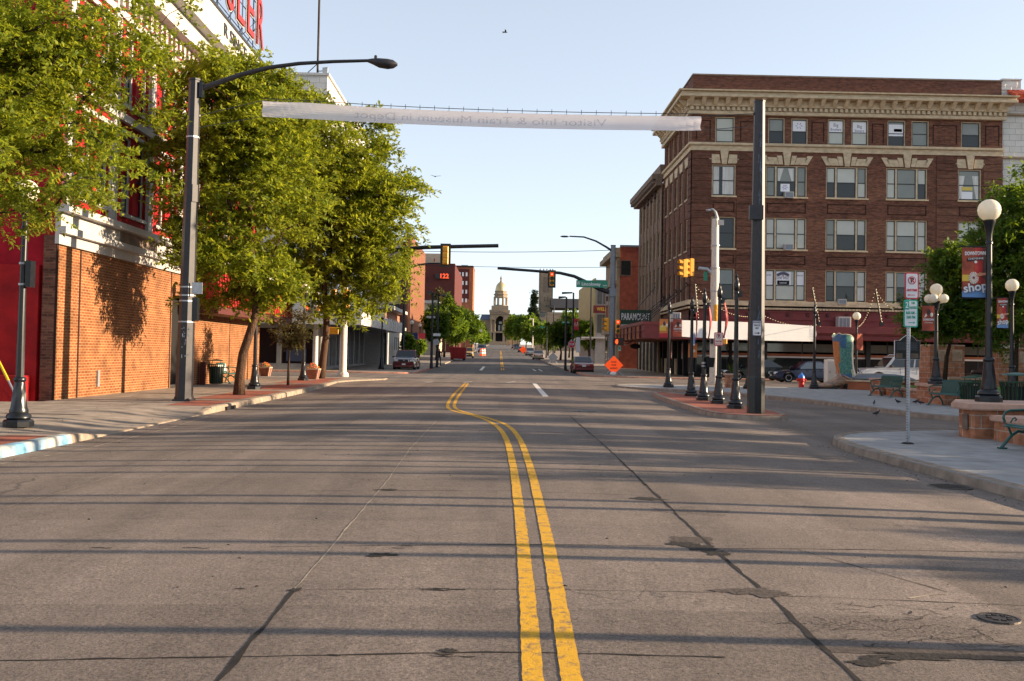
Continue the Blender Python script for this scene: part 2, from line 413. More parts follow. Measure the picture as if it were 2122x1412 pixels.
def road_material():
    m = bpy.data.materials.new('road_concrete'); m.use_nodes = True; nt = m.node_tree; L = nt.links.new
    b = nt.nodes['Principled BSDF']; b.inputs['Roughness'].default_value = .88; b.inputs['Specular IOR Level'].default_value = .3
    g = nt.nodes.new('ShaderNodeNewGeometry')
    def noise(sc, det, rough=.6, st=None):
        n = nt.nodes.new('ShaderNodeTexNoise'); n.inputs['Scale'].default_value = sc; n.inputs['Detail'].default_value = det; n.inputs['Roughness'].default_value = rough
        if st:
            mp = nt.nodes.new('ShaderNodeMapping'); mp.inputs['Scale'].default_value = st; L(g.outputs['Position'], mp.inputs[0]); L(mp.outputs[0], n.inputs[0])
        else: L(g.outputs['Position'], n.inputs[0])
        return n.outputs['Fac']
    def rng_(s, a, b_, c, d):
        r = nt.nodes.new('ShaderNodeMapRange'); L(s, r.inputs[0]); r.inputs[1].default_value = a; r.inputs[2].default_value = b_; r.inputs[3].default_value = c; r.inputs[4].default_value = d; return r.outputs[0]
    def mul(a, b_):
        r = nt.nodes.new('ShaderNodeMath'); r.operation = 'MULTIPLY'; L(a, r.inputs[0]); L(b_, r.inputs[1]); return r.outputs[0]
    sx = nt.nodes.new('ShaderNodeSeparateXYZ'); L(g.outputs['Position'], sx.inputs[0])
    big = rng_(noise(.35, 5), .3, .7, .82, 1.16)
    speck = rng_(noise(48, 4, .9), .33, .67, .38, 1.68)
    mid = rng_(noise(7, 6, .7), .3, .7, .86, 1.14)
    streak = rng_(noise(1, 4, .6, (2.2, .12, 1)), .3, .7, .86, 1.1)
    bt = nt.nodes.new('ShaderNodeTexBrick'); bt.offset = 0; bt.inputs['Scale'].default_value = 1; bt.inputs['Brick Width'].default_value = 3.3; bt.inputs['Row Height'].default_value = 1.52
    bt.inputs['Mortar Size'].default_value = 0; bt.inputs['Color1'].default_value = (.84,.84,.84,1); bt.inputs['Color2'].default_value = (1.13,1.13,1.13,1); L(g.outputs['Position'], bt.inputs['Vector'])
    sb = nt.nodes.new('ShaderNodeSeparateColor'); L(bt.outputs['Color'], sb.inputs[0])
    lane = nt.nodes.new('ShaderNodeMath'); lane.operation = 'SINE'; ml = nt.nodes.new('ShaderNodeMath'); ml.operation = 'MULTIPLY_ADD'; L(sx.outputs[0], ml.inputs[0]); ml.inputs[1].default_value = 3.6; ml.inputs[2].default_value = 1.1; L(ml.outputs[0], lane.inputs[0])
    wheel = rng_(lane.outputs[0], -.2, 1, 1.0, .88)
    fac = mul(mul(mul(big, speck), mul(mid, streak)), mul(sb.outputs[0], wheel))
    # base: warm concrete near, asphalt beyond the crossing
    mx = nt.nodes.new('ShaderNodeMix'); mx.data_type = 'RGBA'; A, Bq = [q for q in mx.inputs if q.type == 'RGBA']
    A.default_value = (.165,.132,.112, 1); Bq.default_value = (.10,.09,.083, 1)
    L(rng_(sx.outputs[1], 68.6, 69.2, 0, 1), mx.inputs['Factor'])
    v = nt.nodes.new('ShaderNodeVectorMath'); v.operation = 'SCALE'; L([q for q in mx.outputs if q.type == 'RGBA'][0], v.inputs[0]); L(fac, v.inputs['Scale'])
    # oil drips along lanes, cracks
    vo = nt.nodes.new('ShaderNodeTexVoronoi'); vo.feature = 'DISTANCE_TO_EDGE'; vo.inputs['Scale'].default_value = .55
    n2 = nt.nodes.new('ShaderNodeTexNoise'); n2.inputs['Scale'].default_value = 2.2; n2.inputs['Detail'].default_value = 6; L(g.outputs['Position'], n2.inputs[0])
    ad = nt.nodes.new('ShaderNodeVectorMath'); ad.operation = 'MULTIPLY_ADD'; L(n2.outputs['Color'], ad.inputs[0]); ad.inputs[1].default_value = (.7,.7,0); L(g.outputs['Position'], ad.inputs[2]); L(ad.outputs[0], vo.inputs['Vector'])
    crack = rng_(vo.outputs['Distance'], .001, .006, 1, 0)
    msk = rng_(noise(.22, 3), .53, .6, 0, .55)
    cm = mul(crack, msk)
    m2 = nt.nodes.new('ShaderNodeMix'); m2.data_type = 'RGBA'; A, Bq = [q for q in m2.inputs if q.type == 'RGBA']; L(v.outputs[0], A); Bq.default_value = (.03,.027,.025,1); L(cm, m2.inputs['Factor'])
    # oil drips and dark spots
    sp = rng_(noise(3.1, 5, .75), .60, .68, 0, .5); sp2 = mul(sp, rng_(noise(.5, 2, .5, (1.6, .1, 1)), .45, .55, .15, 1))
    m3 = nt.nodes.new('ShaderNodeMix'); m3.data_type = 'RGBA'; A, Bq = [q for q in m3.inputs if q.type == 'RGBA']; L([q for q in m2.outputs if q.type == 'RGBA'][0], A); Bq.default_value = (.06,.052,.048,1); L(sp2, m3.inputs['Factor'])
    L([q for q in m3.outputs if q.type == 'RGBA'][0], b.inputs['Base Color'])
    h = nt.nodes.new('ShaderNodeMath'); h.operation = 'MULTIPLY_ADD'; L(noise(110, 3, .8), h.inputs[0]); h.inputs[1].default_value = .6; L(noise(28, 3, .7), h.inputs[2])
    bp = nt.nodes.new('ShaderNodeBump'); bp.inputs['Distance'].default_value = .0045; bp.inputs['Strength'].default_value = 1.; L(h.outputs[0], bp.inputs['Height']); L(bp.outputs[0], b.inputs['Normal'])
    M['road'] = m
    # worn road paint: paint over the same concrete
    for nm, pc in (('yellow_line', (.62,.33,.015)), ):
        q = m.copy(); q.name = nm; M[nm] = q; t2 = q.node_tree; bb = t2.nodes['Principled BSDF']
        src = [l.from_socket for l in t2.links if l.to_socket == bb.inputs['Base Color']][0]
        gg = [n for n in t2.nodes if n.type == 'NEW_GEOMETRY'][0]
        nn = t2.nodes.new('ShaderNodeTexNoise'); nn.inputs['Scale'].default_value = 14; nn.inputs['Detail'].default_value = 8; nn.inputs['Roughness'].default_value = .8; t2.links.new(gg.outputs['Position'], nn.inputs[0])
        rr = t2.nodes.new('ShaderNodeMapRange'); rr.inputs[1].default_value = .36; rr.inputs[2].default_value = .50; rr.inputs[3].default_value = .12; rr.inputs[4].default_value = .95; t2.links.new(nn.outputs['Fac'], rr.inputs[0])
        xx = t2.nodes.new('ShaderNodeMix'); xx.data_type = 'RGBA'; A, Bq = [z for z in xx.inputs if z.type == 'RGBA']; t2.links.new(src, A); Bq.default_value = (*pc, 1); t2.links.new(rr.outputs[0], xx.inputs['Factor'])
        t2.links.new([z for z in xx.outputs if z.type == 'RGBA'][0], bb.inputs['Base Color'])
road_material()

# ---------------------------------------------------------------- light
EL = R(13.0); AZ = R(-1.0)     # sun due east of a street that runs north
w = bpy.data.worlds.new('World'); scene.world = w; w.use_nodes = True; nt = w.node_tree
sky = nt.nodes.new('ShaderNodeTexSky'); sky.sky_type = 'NISHITA'; sky.sun_disc = False
sky.sun_elevation = EL; sky.sun_rotation = R(90)+AZ; sky.altitude = 1800; sky.air_density = 1.0; sky.dust_density = .6; sky.ozone_density = 2.5
bg = nt.nodes['Background']; bg.inputs[1].default_value = .138
hs = nt.nodes.new('ShaderNodeHueSaturation'); hs.inputs['Saturation'].default_value = .64; nt.links.new(sky.outputs[0], hs.inputs['Color']); gm = nt.nodes.new('ShaderNodeGamma'); gm.inputs[1].default_value = .58; nt.links.new(hs.outputs[0], gm.inputs[0]); nt.links.new(gm.outputs[0], bg.inputs[0])
sl = bpy.data.lights.new('sun', 'SUN'); sl.energy = 4.0; sl.angle = R(.5); sl.color = (1, .77, .52)
so = bpy.data.objects.new('sun', sl); col.objects.link(so)
sd = Vector((math.cos(EL)*math.cos(AZ), -math.cos(EL)*math.sin(AZ)*-1, math.sin(EL)))   # towards the sun
so.rotation_euler = sd.to_track_quat('Z', 'Y').to_euler(); so.location = (60, 10, 30)
vs = scene.view_settings; vs.view_transform = 'Standard'; vs.look = 'None'; vs.gamma = 1; vs.exposure = 1.83
scene.cycles.max_bounces = 6; scene.cycles.transparent_max_bounces = 8
# ---------------------------------------------------------------- ground
def grid_mesh(xs, ys, fn):
    mb = MB(); X, Y = np.meshgrid(xs, ys); Z = fn(X, Y)
    mb.v = [tuple(p) for p in np.stack([X, Y, Z], -1).reshape(-1, 3).tolist()]; n = len(xs)
    mb.f = [(j*n+i, j*n+i+1, (j+1)*n+i+1, (j+1)*n+i) for j in range(len(ys)-1) for i in range(n-1)]; mb.m = [0]*len(mb.f); return mb
xs = np.unique(np.concatenate([np.linspace(-8, 8, 65), np.linspace(-40, 40, 41), [-900, -400, -200, -100, 100, 200, 400, 900]]))
ys = np.unique(np.concatenate([np.arange(-14, 80, 1.), np.arange(80, 240, 4.), np.arange(240, 720, 15.), [-60, -30, 900, 1300, 1900]]))
struct(grid_mesh(xs, ys, lambda x, y: rz(np.clip(x, -6.8, 6.8), np.minimum(y, 700))), 'road', 'road', smooth=True)

def strip(mb, pts, w0, w1, h, fn=rz, seg=.5):    # ribbon on the ground along pts, offset w0..w1 across, h above
    P = []
    for a, b in zip(pts[:-1], pts[1:]):
        a, b = Vector(a[:2]), Vector(b[:2]); n = max(1, int((b-a).length/seg))
        P += [a.lerp(b, i/n) for i in range(n)]
    P.append(Vector(pts[-1][:2])); vs = []
    for i, p in enumerate(P):
        t = (P[min(i+1, len(P)-1)]-P[max(i-1, 0)]).normalized(); nn = Vector((t.y, -t.x))
        a0 = w0(i) if callable(w0) else w0; a1 = w1(i) if callable(w1) else w1
        for ww in (a0, (a0+a1)/2, a1):
            q = p+nn*ww; vs.append((q.x, q.y, float(fn(q.x, q.y))+h))
    mb.add(vs, [(3*i+k, 3*i+k+1, 3*i+k+4, 3*i+k+3) for i in range(len(P)-1) for k in (0, 1)])
    return mb
# double yellow line traced on the ground: near straight part, the jog, the far part
def gp(*pp): return [gnd(*p) for p in pp]
def smoothline(pts, it=2):
    pts = [Vector(p[:2]) for p in pts]
    for _ in range(it):
        q = [pts[0]]
        for a, b in zip(pts[:-1], pts[1:]): q += [a.lerp(b, .25), a.lerp(b, .75)]
        q.append(pts[-1]); pts = q
    return pts
left_y = smoothline(gp((1106,1430),(1101,1350),(1094,1250),(1084,1130),(1074,1040),(1063,960),(1049,905),(1025,878),(985,862),(940,853),(926,845),(930,832),(942,815),(964,795)))
right_y = smoothline(gp((1188,1430),(1172,1330),(1158,1250),(1137,1130),(1117,1040),(1097,960),(1076,905),(1051,880),(1010,866),(962,855),(940,846),(943,832),(954,815),(970,795)))
jt = [random.uniform(-.004, .004) for _ in range(4000)]; e0 = lambda i: -.052+jt[i % 4000]; e1 = lambda i: .052+jt[(i*7+13) % 4000]
struct(strip(MB(), left_y, e0, e1, .004, seg=.07), 'yellow_line', 'yellow_line')
struct(strip(MB(), right_y, e0, e1, .004, seg=.07), 'yellow_line', 'yellow_line')
mb = MB()
for x in (-.14, .06):
    for y0, y1 in ((84, 92), (98, 125), (135, 175), (185, 260)): strip(mb, [(x+.35, y0), (x+.35, y1)], -.06, .06, .006, seg=3)
struct(mb, 'yellow_line', 'yellow_line')
# white marks
mb = MB()
strip(mb, gp((1107,795),(1131,822)), -.11, .11, .005)
strip(mb, gp((996,768),(1003,760)), -.13, .13, .006)
strip(mb, [(3.2, 84), (3.2, 92)], -.07, .07, .006); strip(mb, [(3.75, 84), (3.75, 92)], -.07, .07, .006)
for px in (880, 960, 1050): strip(mb, gp((px, 793), (px+18, 791.5)), -.07, .07, .005)
struct(mb, 'road_marking', 'white_line')
mb = MB(); strip(mb, [(-6.2, 70.0), (6.4, 70.0)], -.5, .5, .004); strip(mb, [(-6.2, 73.4), (7, 73.4)], -.22, .22, .004)
struct(mb, 'crossing_pavement', 'concrete_walk')

# expansion joints, ragged
def jag(mb, pts, w, jit=.012, seg=.16, h=.003):
    P = []
    for a, b in zip(pts[:-1], pts[1:]):
        a, b = Vector(a[:2]), Vector(b[:2]); n = max(1, int((b-a).length/seg))
        P += [a.lerp(b, i/n) for i in range(n)]
    P.append(Vector(pts[-1][:2])); P = [p+Vector((random.uniform(-jit, jit), random.uniform(-jit, jit))) for p in P]
    ws = [w*random.uniform(.35, 1.5) for _ in P]; vs = []
    for i, p in enumerate(P):
        t = (P[min(i+1, len(P)-1)]-P[max(i-1, 0)]).normalized(); nn = Vector((t.y, -t.x))
        for k in (-1, 1):
            q = p+nn*ws[i]*k*.5; vs.append((q.x, q.y, float(rz(q.x, q.y))+h))
    mb.add(vs, [(2*i, 2*i+1, 2*i+3, 2*i+2) for i in range(len(P)-1)])
mb = MB()
jag(mb, gp((445,1420),(612,1222)), .03, .008); jag(mb, gp((1180,862),(1260,930),(1370,1035),(1480,1140),(1600,1240),(1700,1340),(1790,1420)), .03, .008)
jag(mb, gp((0,1370),(480,1362),(1060,1352),(1500,1363)), .018, .008); jag(mb, gp((560,1134),(1070,1129),(1380,1132)), .010, .006)
jag(mb, gp((630,1222),(1090,1222),(1480,1228)), .007, .006); jag(mb, gp((640,1018),(1060,1018),(1340,1028)), .010, .006)
jag(mb, gp((1655,1140),(1965,1228)), .01, .004); jag(mb, gp((1590,1234),(1880,1245),(2122,1256)), .009); jag(mb, gp((1480,1137),(1800,1140),(2122,1146)), .012)
jag(mb, gp((1560,1012),(1900,1020)), .006)
for pts in (((1840,1255),(1900,1262),(1960,1275)), ((1880,1335),(1930,1320),(1980,1330)), ((1700,1300),(1780,1290),(1850,1310),(1940,1296),(2040,1310)), ((2020,1300),(2060,1330),(2100,1336))): jag(mb, gp(*pts), .006, .025, .04)
for _ in range(46):
    a_, b2 = random.uniform(1610, 2110), random.uniform(1255, 1345); d1, d2 = random.uniform(-70, 70), random.uniform(-8, 8)
    jag(mb, gp((a_, b2), (a_+d1*.5, b2+d2), (a_+d1, b2+d2*.3)), random.uniform(.003, .008), .014, .03)
for _ in range(14):
    a_, b2 = random.uniform(100, 1000), random.choice([1134, 1222, 1360])+random.uniform(-3, 3); jag(mb, gp((a_, b2), (a_+random.uniform(20, 60), b2+1)), random.uniform(.010, .022), .012, .03)
struct(mb, 'road_joint', 'joint')
mb = MB(); jag(mb, gp((612,1220),(800,1000),(850,930),(905,872)), .013, .007); jag(mb, gp((1880,1240),(1965,1230)), .02)
jag(mb, gp((0,1055),(120,1022),(240,985),(420,925)), .014, .01); jag(mb, gp((0,962),(180,930),(330,893),(430,864)), .03, .01)
struct(mb, 'road_joint', 'joint_light')
def blob(mb, px, py, ax, ay, n=30, h=.004, rough=.62, ctr=None):
    c = ctr or gnd(px, py); vs = [(c.x, c.y, float(rz(c.x, c.y))+h)]; r = 1
    for k in range(n):
        a = 2*math.pi*k/n; r = max(.25, .6*r+.4*(1+random.uniform(-rough, rough)*1.7)); x, y = c.x+ax*r*math.cos(a), c.y+ay*r*math.sin(a); vs.append((x, y, float(rz(x, y))+h))
    mb.add(vs, [(0, 1+k, 1+(k+1) % n) for k in range(n)])
mb = MB(); blob(mb, 1450,1135, .11, .18); blob(mb, 1408,1128, .12, .08); blob(mb, 1345,1034, .16, .1); blob(mb, 1478,1146, .09, .10)
blob(mb, 1805,1372, .14, .07); blob(mb, 1870,1362, .2, .05); blob(mb, 1960,1360, .3, .035); blob(mb, 2060,1366, .3, .03); blob(mb, 612,1224, .05, .05); blob(mb, 930,1349, .05, .03); blob(mb, 800,1016, .1, .07); blob(mb, 795,1150, .12, .06)
struct(mb, 'road_patch', 'patch')
mb = MB()
for (px, py, ax, ay) in ((1900,1305,.42,.16), (1760,1290,.22,.12), (2040,1330,.3,.1), (1400,1060,.5,.3)): blob(mb, px, py, ax, ay, h=.0015)
struct(mb, 'road_patch', 'patch_worn')
mb = MB(); blob(mb, 1560,1226, .16, .09); blob(mb, 1510,1226, .10, .08); blob(mb, 1600,1230, .12, .09); blob(mb, 1425,1122, .2, .16, h=.002); blob(mb, 1960,1352, .5, .10, h=.002)
struct(mb, 'road_patch', 'patch_grey')
def disc(name, px, py, r, label, cat, grating=False, oval=1.):
    c = gnd(px, py); t = thing(name, (c.x, c.y, c.z), label, cat)
    a = MB().lathe([(r*.86, .003), (r*.86, .012), (r, .012), (r*1.02, .0)], (0,0,0), 24); a.build('frame', 'iron', t)
    b = MB().lathe([(r*.84, .002), (r*.84, .009), (r*.8, .010)], (0,0,0), 24)
    if grating:
        for i in range(-3, 4): b.box(-r*.7, i*r*.2-.012, .010, r*.7, i*r*.2+.012, .016)
    else:
        for k in range(8): a_ = k*math.pi/4; b.box(math.cos(a_)*r*.5-.012, math.sin(a_)*r*.5-.012, .009, math.cos(a_)*r*.5+.012, math.sin(a_)*r*.5+.012, .017)
    b.build('lid', 'iron', t); return t
disc('valve_cover', 2070,1284, .125, 'small round iron valve cover in cracked concrete near the right edge of the road', 'valve cover')
disc('manhole_cover', 1968,1010, .28, 'dark iron grating set in the road close to the right kerb', 'manhole cover', True)
disc('manhole_cover', 1210,853, .33, 'flat dark manhole cover in the middle of the road just beyond the yellow line bend', 'manhole cover')

# ---------------------------------------------------------------- pavements
def slab(name, poly, top, m, base=-.3, kerb=None, km='kerb_stone', kw=.17):
    mb = MB(); n = len(poly); T = [(x, y, top(x, y) if callable(top) else top) for x, y in poly]
    mb.add(T+[(x, y, base) for x, y in poly], [tuple(range(n))]+[(i, (i+1) % n, n+(i+1) % n, n+i) for i in range(n)])
    o = struct(mb, name, m)
    bm = bmesh.new(); bm.from_mesh(o.data); bmesh.ops.triangulate(bm, faces=[f for f in bm.faces if len(f.verts) > 4]); bm.to_mesh(o.data); bm.free()
    return o
def kerb(pts, zf, m, name='kerb', w=.17, side=1, r=.03, joints=3.0):
    """rounded kerb following pts; zf(x,y) gives its top; side=+1 puts the road on the right hand"""
    P = [Vector(p[:2]) for p in pts]; Q = []; 
    for a, b in zip(P[:-1], P[1:]):
        n = max(1, int((b-a).length/.5)); Q += [a.lerp(b, i/n) for i in range(n)]
    Q.append(P[-1]); rings = []
    for i, p in enumerate(Q):
        t = (Q[min(i+1, len(Q)-1)]-Q[max(i-1, 0)]).normalized(); n = Vector((t.y, -t.x))*side
        z = zf(p.x, p.y); zb = z-.30
        ring = []
        for o_, z_ in ((-w, zb), (-w, z), (-r, z), (-.008, z-.012), (.012, z-r-.01), (.045, zb)):
            q = p+n*o_; ring.append((q.x, q.y, z_))
        rings.append(ring)
    mb = MB(); mb.loft(rings); return struct(mb, name, m, smooth=True)
rd = lambda pts: [(p[0], p[1]) for p in pts]
Lk = [(-7.45, -12), (-7.45, 17.4), (-7.5, 25.4), (-7.6, 36), (-7.85, 44), (-8.0, 48), (-7.6, 50.2), (-6.9, 51.8), (-6.3, 53.2), (-6.3, 54.6), (-7.2, 55.6), (-9, 56.2), (-14, 56.4)]
def lk_x(y): return float(np.interp(y, [-12, 17.4, 25.4, 36, 44, 48], [-7.45, -7.45, -7.5, -7.6, -7.85, -8.0]))
def ztopL(x, y):                          # pavement dips at the drive entrance
    a = float(smooth(17.0, 18.6, y)*(1-smooth(24.2, 25.8, y))); b = float(smooth(-9.6, -7.6, x))
    return sz(y)+.004 - .135*a*b
mb = MB()
ysl = np.unique(np.concatenate([np.arange(-12, 48.1, .8), [17, 17.8, 18.6, 24.2, 25, 25.8]])); cols = 10
for y in ysl:
    x1 = lk_x(y)-.15; 
    for k in range(cols+1):
        x = -12.5-2*(1 if y < 27 else 0)*0 + (x1+12.5)*k/cols; mb.v.append((x, y, ztopL(x, y)))
n = cols+1
for j in range(len(ysl)-1):
    for i in range(cols): mb.f.append((j*n+i, j*n+i+1, (j+1)*n+i+1, (j+1)*n+i)); mb.m.append(0)
struct(mb, 'sidewalk', 'concrete_walk', smooth=True)
struct(B(-60, -12, -.3, -12.5, 27.2, .034), 'sidewalk', 'concrete_walk')
slab('sidewalk', [(-8.15, 48), (-7.76, 50.1), (-7.05, 51.7), (-6.47, 53.2), (-6.47, 54.5), (-7.25, 55.45), (-9, 56.03), (-40, 56.2), (-40, 48)], sz(50)+.004, 'concrete_walk')
kerb(Lk[:1]+[(-7.45, 12.5)], lambda x, y: sz(y)+.008, 'kerb_stone')
kerb([(-7.45, 12.5), (-7.45, 17.0)], lambda x, y: sz(y)+.008, 'blue_paint')
kerb([(-7.45, 17.0), (-7.5, 25.4)], lambda x, y: ztopL(-7.6, y)+.006, 'kerb_stone')
kerb(Lk[2:], lambda x, y: sz(y)+.008, 'kerb_stone')
mb = B(-7.55, 26.6, -.10, -7.43, 27.5, .0); struct(mb, 'storm_drain', 'black')
def pave(mb, x0, x1, y0, y1, zf, step=1.2):
    n = max(1, int((y1-y0)/step))
    for i in range(n):
        a, b = y0+(y1-y0)*i/n, y0+(y1-y0)*(i+1)/n
        mb.add([(x0,a,zf(x0,a)+.005), (x1,a,zf(x1,a)+.005), (x1,b,zf(x1,b)+.005), (x0,b,zf(x0,b)+.005)], [(0,1,2,3)])
mb = MB(); pave(mb, -8.35, -7.66, -10, 16.6, ztopL); pave(mb, -8.9, -7.75, 25.9, 28.6, ztopL); pave(mb, -9.3, -7.85, 29.5, 35.6, ztopL); pave(mb, -9.6, -8.0, 37, 42.5, ztopL); pave(mb, -10.2, -8.2, 44, 48, ztopL); pave(mb, -9.4, -8.5, 48, 53, ztopL)
struct(mb, 'brick_paving', 'paver')
mb = MB()
for y in (4.5, 8.5, 12.5, 16.5, 25.9, 29, 32.5, 36.3, 40, 43.4, 47):
    mb.add([(-12.4, y, ztopL(-12.4, y)+.003), (lk_x(y)-.2, y, ztopL(lk_x(y)-.2, y)+.003), (lk_x(y)-.2, y+.03, ztopL(lk_x(y)-.2, y)+.003), (-12.4, y+.03, ztopL(-12.4, y)+.003)], [(0,1,2,3)])
mb.add([(-9.75, 25.9, .0), (-9.73, 25.9, .0), (-9.85, 48, .0), (-9.88, 48, .0)], [(0,1,2,3)]); mb.v[-4:] = [(x, y, ztopL(x, y)+.003) for x, y, z in mb.v[-4:]]
struct(mb, 'sidewalk_joint', 'joint')
mb = MB(); blob(mb, 0, 0, .8, .12, ctr=Vector((-10.2, 21.8, 0)), h=0); mb.v = [(x, y, ztopL(x, y)+.006) for x, y, z in mb.v]; struct(mb, 'sidewalk_patch', 'patch_grey')

# far left pavement beyond the crossing
slab('sidewalk', [(-6.2, 73), (-6.0, 70.6), (-6.9, 69.2), (-9, 68.8), (-60, 68.8), (-60, 90), (-6.2, 90)], lambda x, y: sz(y)+.0, 'concrete_walk')
kerb([(-60, 68.7), (-9, 68.7), (-6.8, 69.1), (-5.9, 70.6), (-6.1, 73), (-6.1, 90)], lambda x, y: sz(y)+.012, 'kerb_red', side=1)
mb = MB()
for side in (-1, 1):
    ysf = list(np.arange(90, 700, 10.)); 
    for a, b in zip(ysf[:-1], ysf[1:]):
        x0, x1 = side*6.2, side*60
        mb.add([(x0, a, sz(a)), (x1, a, sz(a)), (x1, b, sz(b)), (x0, b, sz(b)), (x0, a, sz(a)-.3), (x0, b, sz(b)-.3)], [(0,1,2,3), (0,3,5,4)])
struct(mb, 'sidewalk', 'concrete_walk')
# far right pavement
slab('sidewalk', [(6.6, 90), (6.6, 72.5), (7.2, 69.6), (9.5, 68.2), (80, 68.2), (80, 90)], lambda x, y: sz(y)+.0, 'concrete_walk')
kerb([(80, 68.1), (9.5, 68.1), (7.1, 69.5), (6.5, 72.5), (6.5, 90)], lambda x, y: sz(y)+.012, 'kerb_red', side=-1)
# plaza on the right: far part, island, near corner
Rk = [(5.9, 49.6), (6.0, 47.2), (9.8, 43.6), (11.6, 38.0), (12.0, 35.2), (12.4, 31), (12.6, 27.5), (15, 25.6), (30, 25.2)]
Rk = smoothline(Rk, 2)
slab('plaza_pavement', [(p.x, p.y) for p in Rk]+[(80, 25.2), (80, 52.5), (8.0, 52.2), (6.4, 51.2)], sz(40)+.002, 'plaza_concrete')
kerb([(80, 52.6), (8.0, 52.3), (6.2, 51.2)]+list(Rk), lambda x, y: sz(y)+.008, 'kerb_worn', side=1)
isl = smoothline([(6.6, 41.5), (6.2, 38), (5.95, 31), (5.9, 27.2), (6.4, 26.1), (7.9, 26.0), (8.2, 28), (8.15, 32), (7.9, 38), (7.1, 42), (6.6, 41.5)], 2)
slab('traffic_island', [(p.x, p.y) for p in isl[:-1]], sz(30)+.002, 'paver')
kerb(isl, lambda x, y: sz(y)+.01, 'kerb_worn', side=1)
Ck = smoothline([(6.55, -12), (6.5, 10), (6.4, 16), (6.45, 18.2), (6.9, 20.0), (8.4, 21.3), (12, 22.6), (40, 23.2)], 2)
slab('plaza_pavement', [(p.x, p.y) for p in Ck]+[(60, 23.2), (60, -12)], sz(10)+.002, 'plaza_concrete')
kerb(Ck, lambda x, y: sz(y)+.008, 'kerb_worn', side=-1)
mb = MB()
for y in (6, 9, 12, 15, 18): strip(mb, [(6.7, y), (40, y+.6)], -.008, .008, .006, lambda x, y: sz(y), 4)
for y in (30, 34, 38, 42, 46): strip(mb, [(13.2 if y < 40 else 11, y), (30, y)], -.012, .012, .006, lambda x, y: sz(y), 4)
struct(mb, 'sidewalk_joint', 'joint')
# raised lawn behind the low walls
gl = slab('lawn', [(18.3, 44.6), (18.3, 36), (40, 36), (40, 46)], .45, 'grass'); 

# litter and grit gathered along the kerbs and joints
mb = MB(); rr = random.Random(5)
for _ in range(700):
    q = rr.random()
    if q < .35: y = rr.uniform(8, 46); x = lk_x(y)+abs(rr.gauss(0, .18))+.06; z = float(rz(x, y))
    elif q < .6: y = rr.uniform(6, 19); x = 6.35-abs(rr.gauss(0, .2)); z = float(rz(x, y))
    elif q < .8: x = rr.uniform(-7, 6); y = rr.uniform(4.5, 22); z = float(rz(x, y))
    else: y = rr.uniform(8, 46); x = rr.uniform(-12.3, -7.8); z = ztopL(x, y)
    s_ = rr.uniform(.006, .022)*(1 if q < .8 else 1.2); a = rr.uniform(0, 6.28); c_, n_ = math.cos(a)*s_, math.sin(a)*s_
    mb.add([(x-c_, y-n_, z+.003), (x+n_*.5, y-c_*.5, z+.006+s_*.3), (x+c_, y+n_, z+.004), (x-n_*.5, y+c_*.5, z+.010)], [(0,1,2,3)])
tag(mb.build('leaf_litter', 'joint'), 'small dark grit and leaf bits scattered along kerbs and road', 'litter', kind='stuff')
# ---------------------------------------------------------------- brick hotel on the right corner
YH = 72.0
def hx(px): return at(px, 470, YH).x
def hz(py): return at(1500, py, YH).z
XH = hx(1432); XE = hx(2077)
g0 = sz(YH)
hotel = thing('brick_hotel', (XH, YH, g0), 'five storey dark brown brick corner block with heavy cream cornice and maroon shopfronts', 'building')
def hb(mb, name, m, parent=None, **kw): return mb.build(name, m, parent or hotel, world=True, **kw)
S = Facade('S', YH); W = Facade('W', XH)
top_w = [(1480,1521),(1590,1625),(1638,1673),(1714,1750),(1763,1799),(1838,1876),(1888,1925),(1991,2033)]
mid_w = [(1474,1524),(1586,1672),(1711,1797),(1836,1922),(1985,2034)]
rows = [(341,409),(449,518),(556,625)]
ops = []
wins = []
for a, b in top_w: wins.append((hx(a), hx(b), hz(296), hz(242), 1, 0))
for r, (t, bt) in enumerate(rows):
    for a, b in mid_w: wins.append((hx(a), hx(b), hz(bt), hz(t), 3 if b-a > 60 else 1, r+1))
ops = [(w_[0], w_[1], w_[2], w_[3]) for w_ in wins]
zb = hz(626); zt = hz(187)
mb = MB(); S.wall(mb, XH, XE, zb, zt, ops, .28)
# west face windows
wops = []
for r, (t, bt) in enumerate([(242,296)]+rows):
    for k in range(5):
        y0 = YH+1.35+k*2.2; wops.append((y0, y0+(1.0 if r else .8), hz(bt), hz(t)))
        if r == 0: wops.append((y0+1.05, y0+1.6, hz(bt), hz(t)))
W.wall(mb, YH, YH+12.2, zb, zt, wops, .3)
mb.box(XH+.5, YH+.5, zb, XE-.1, YH+12, zt-.02)
hb(mb, 'wall', 'brick_brown')
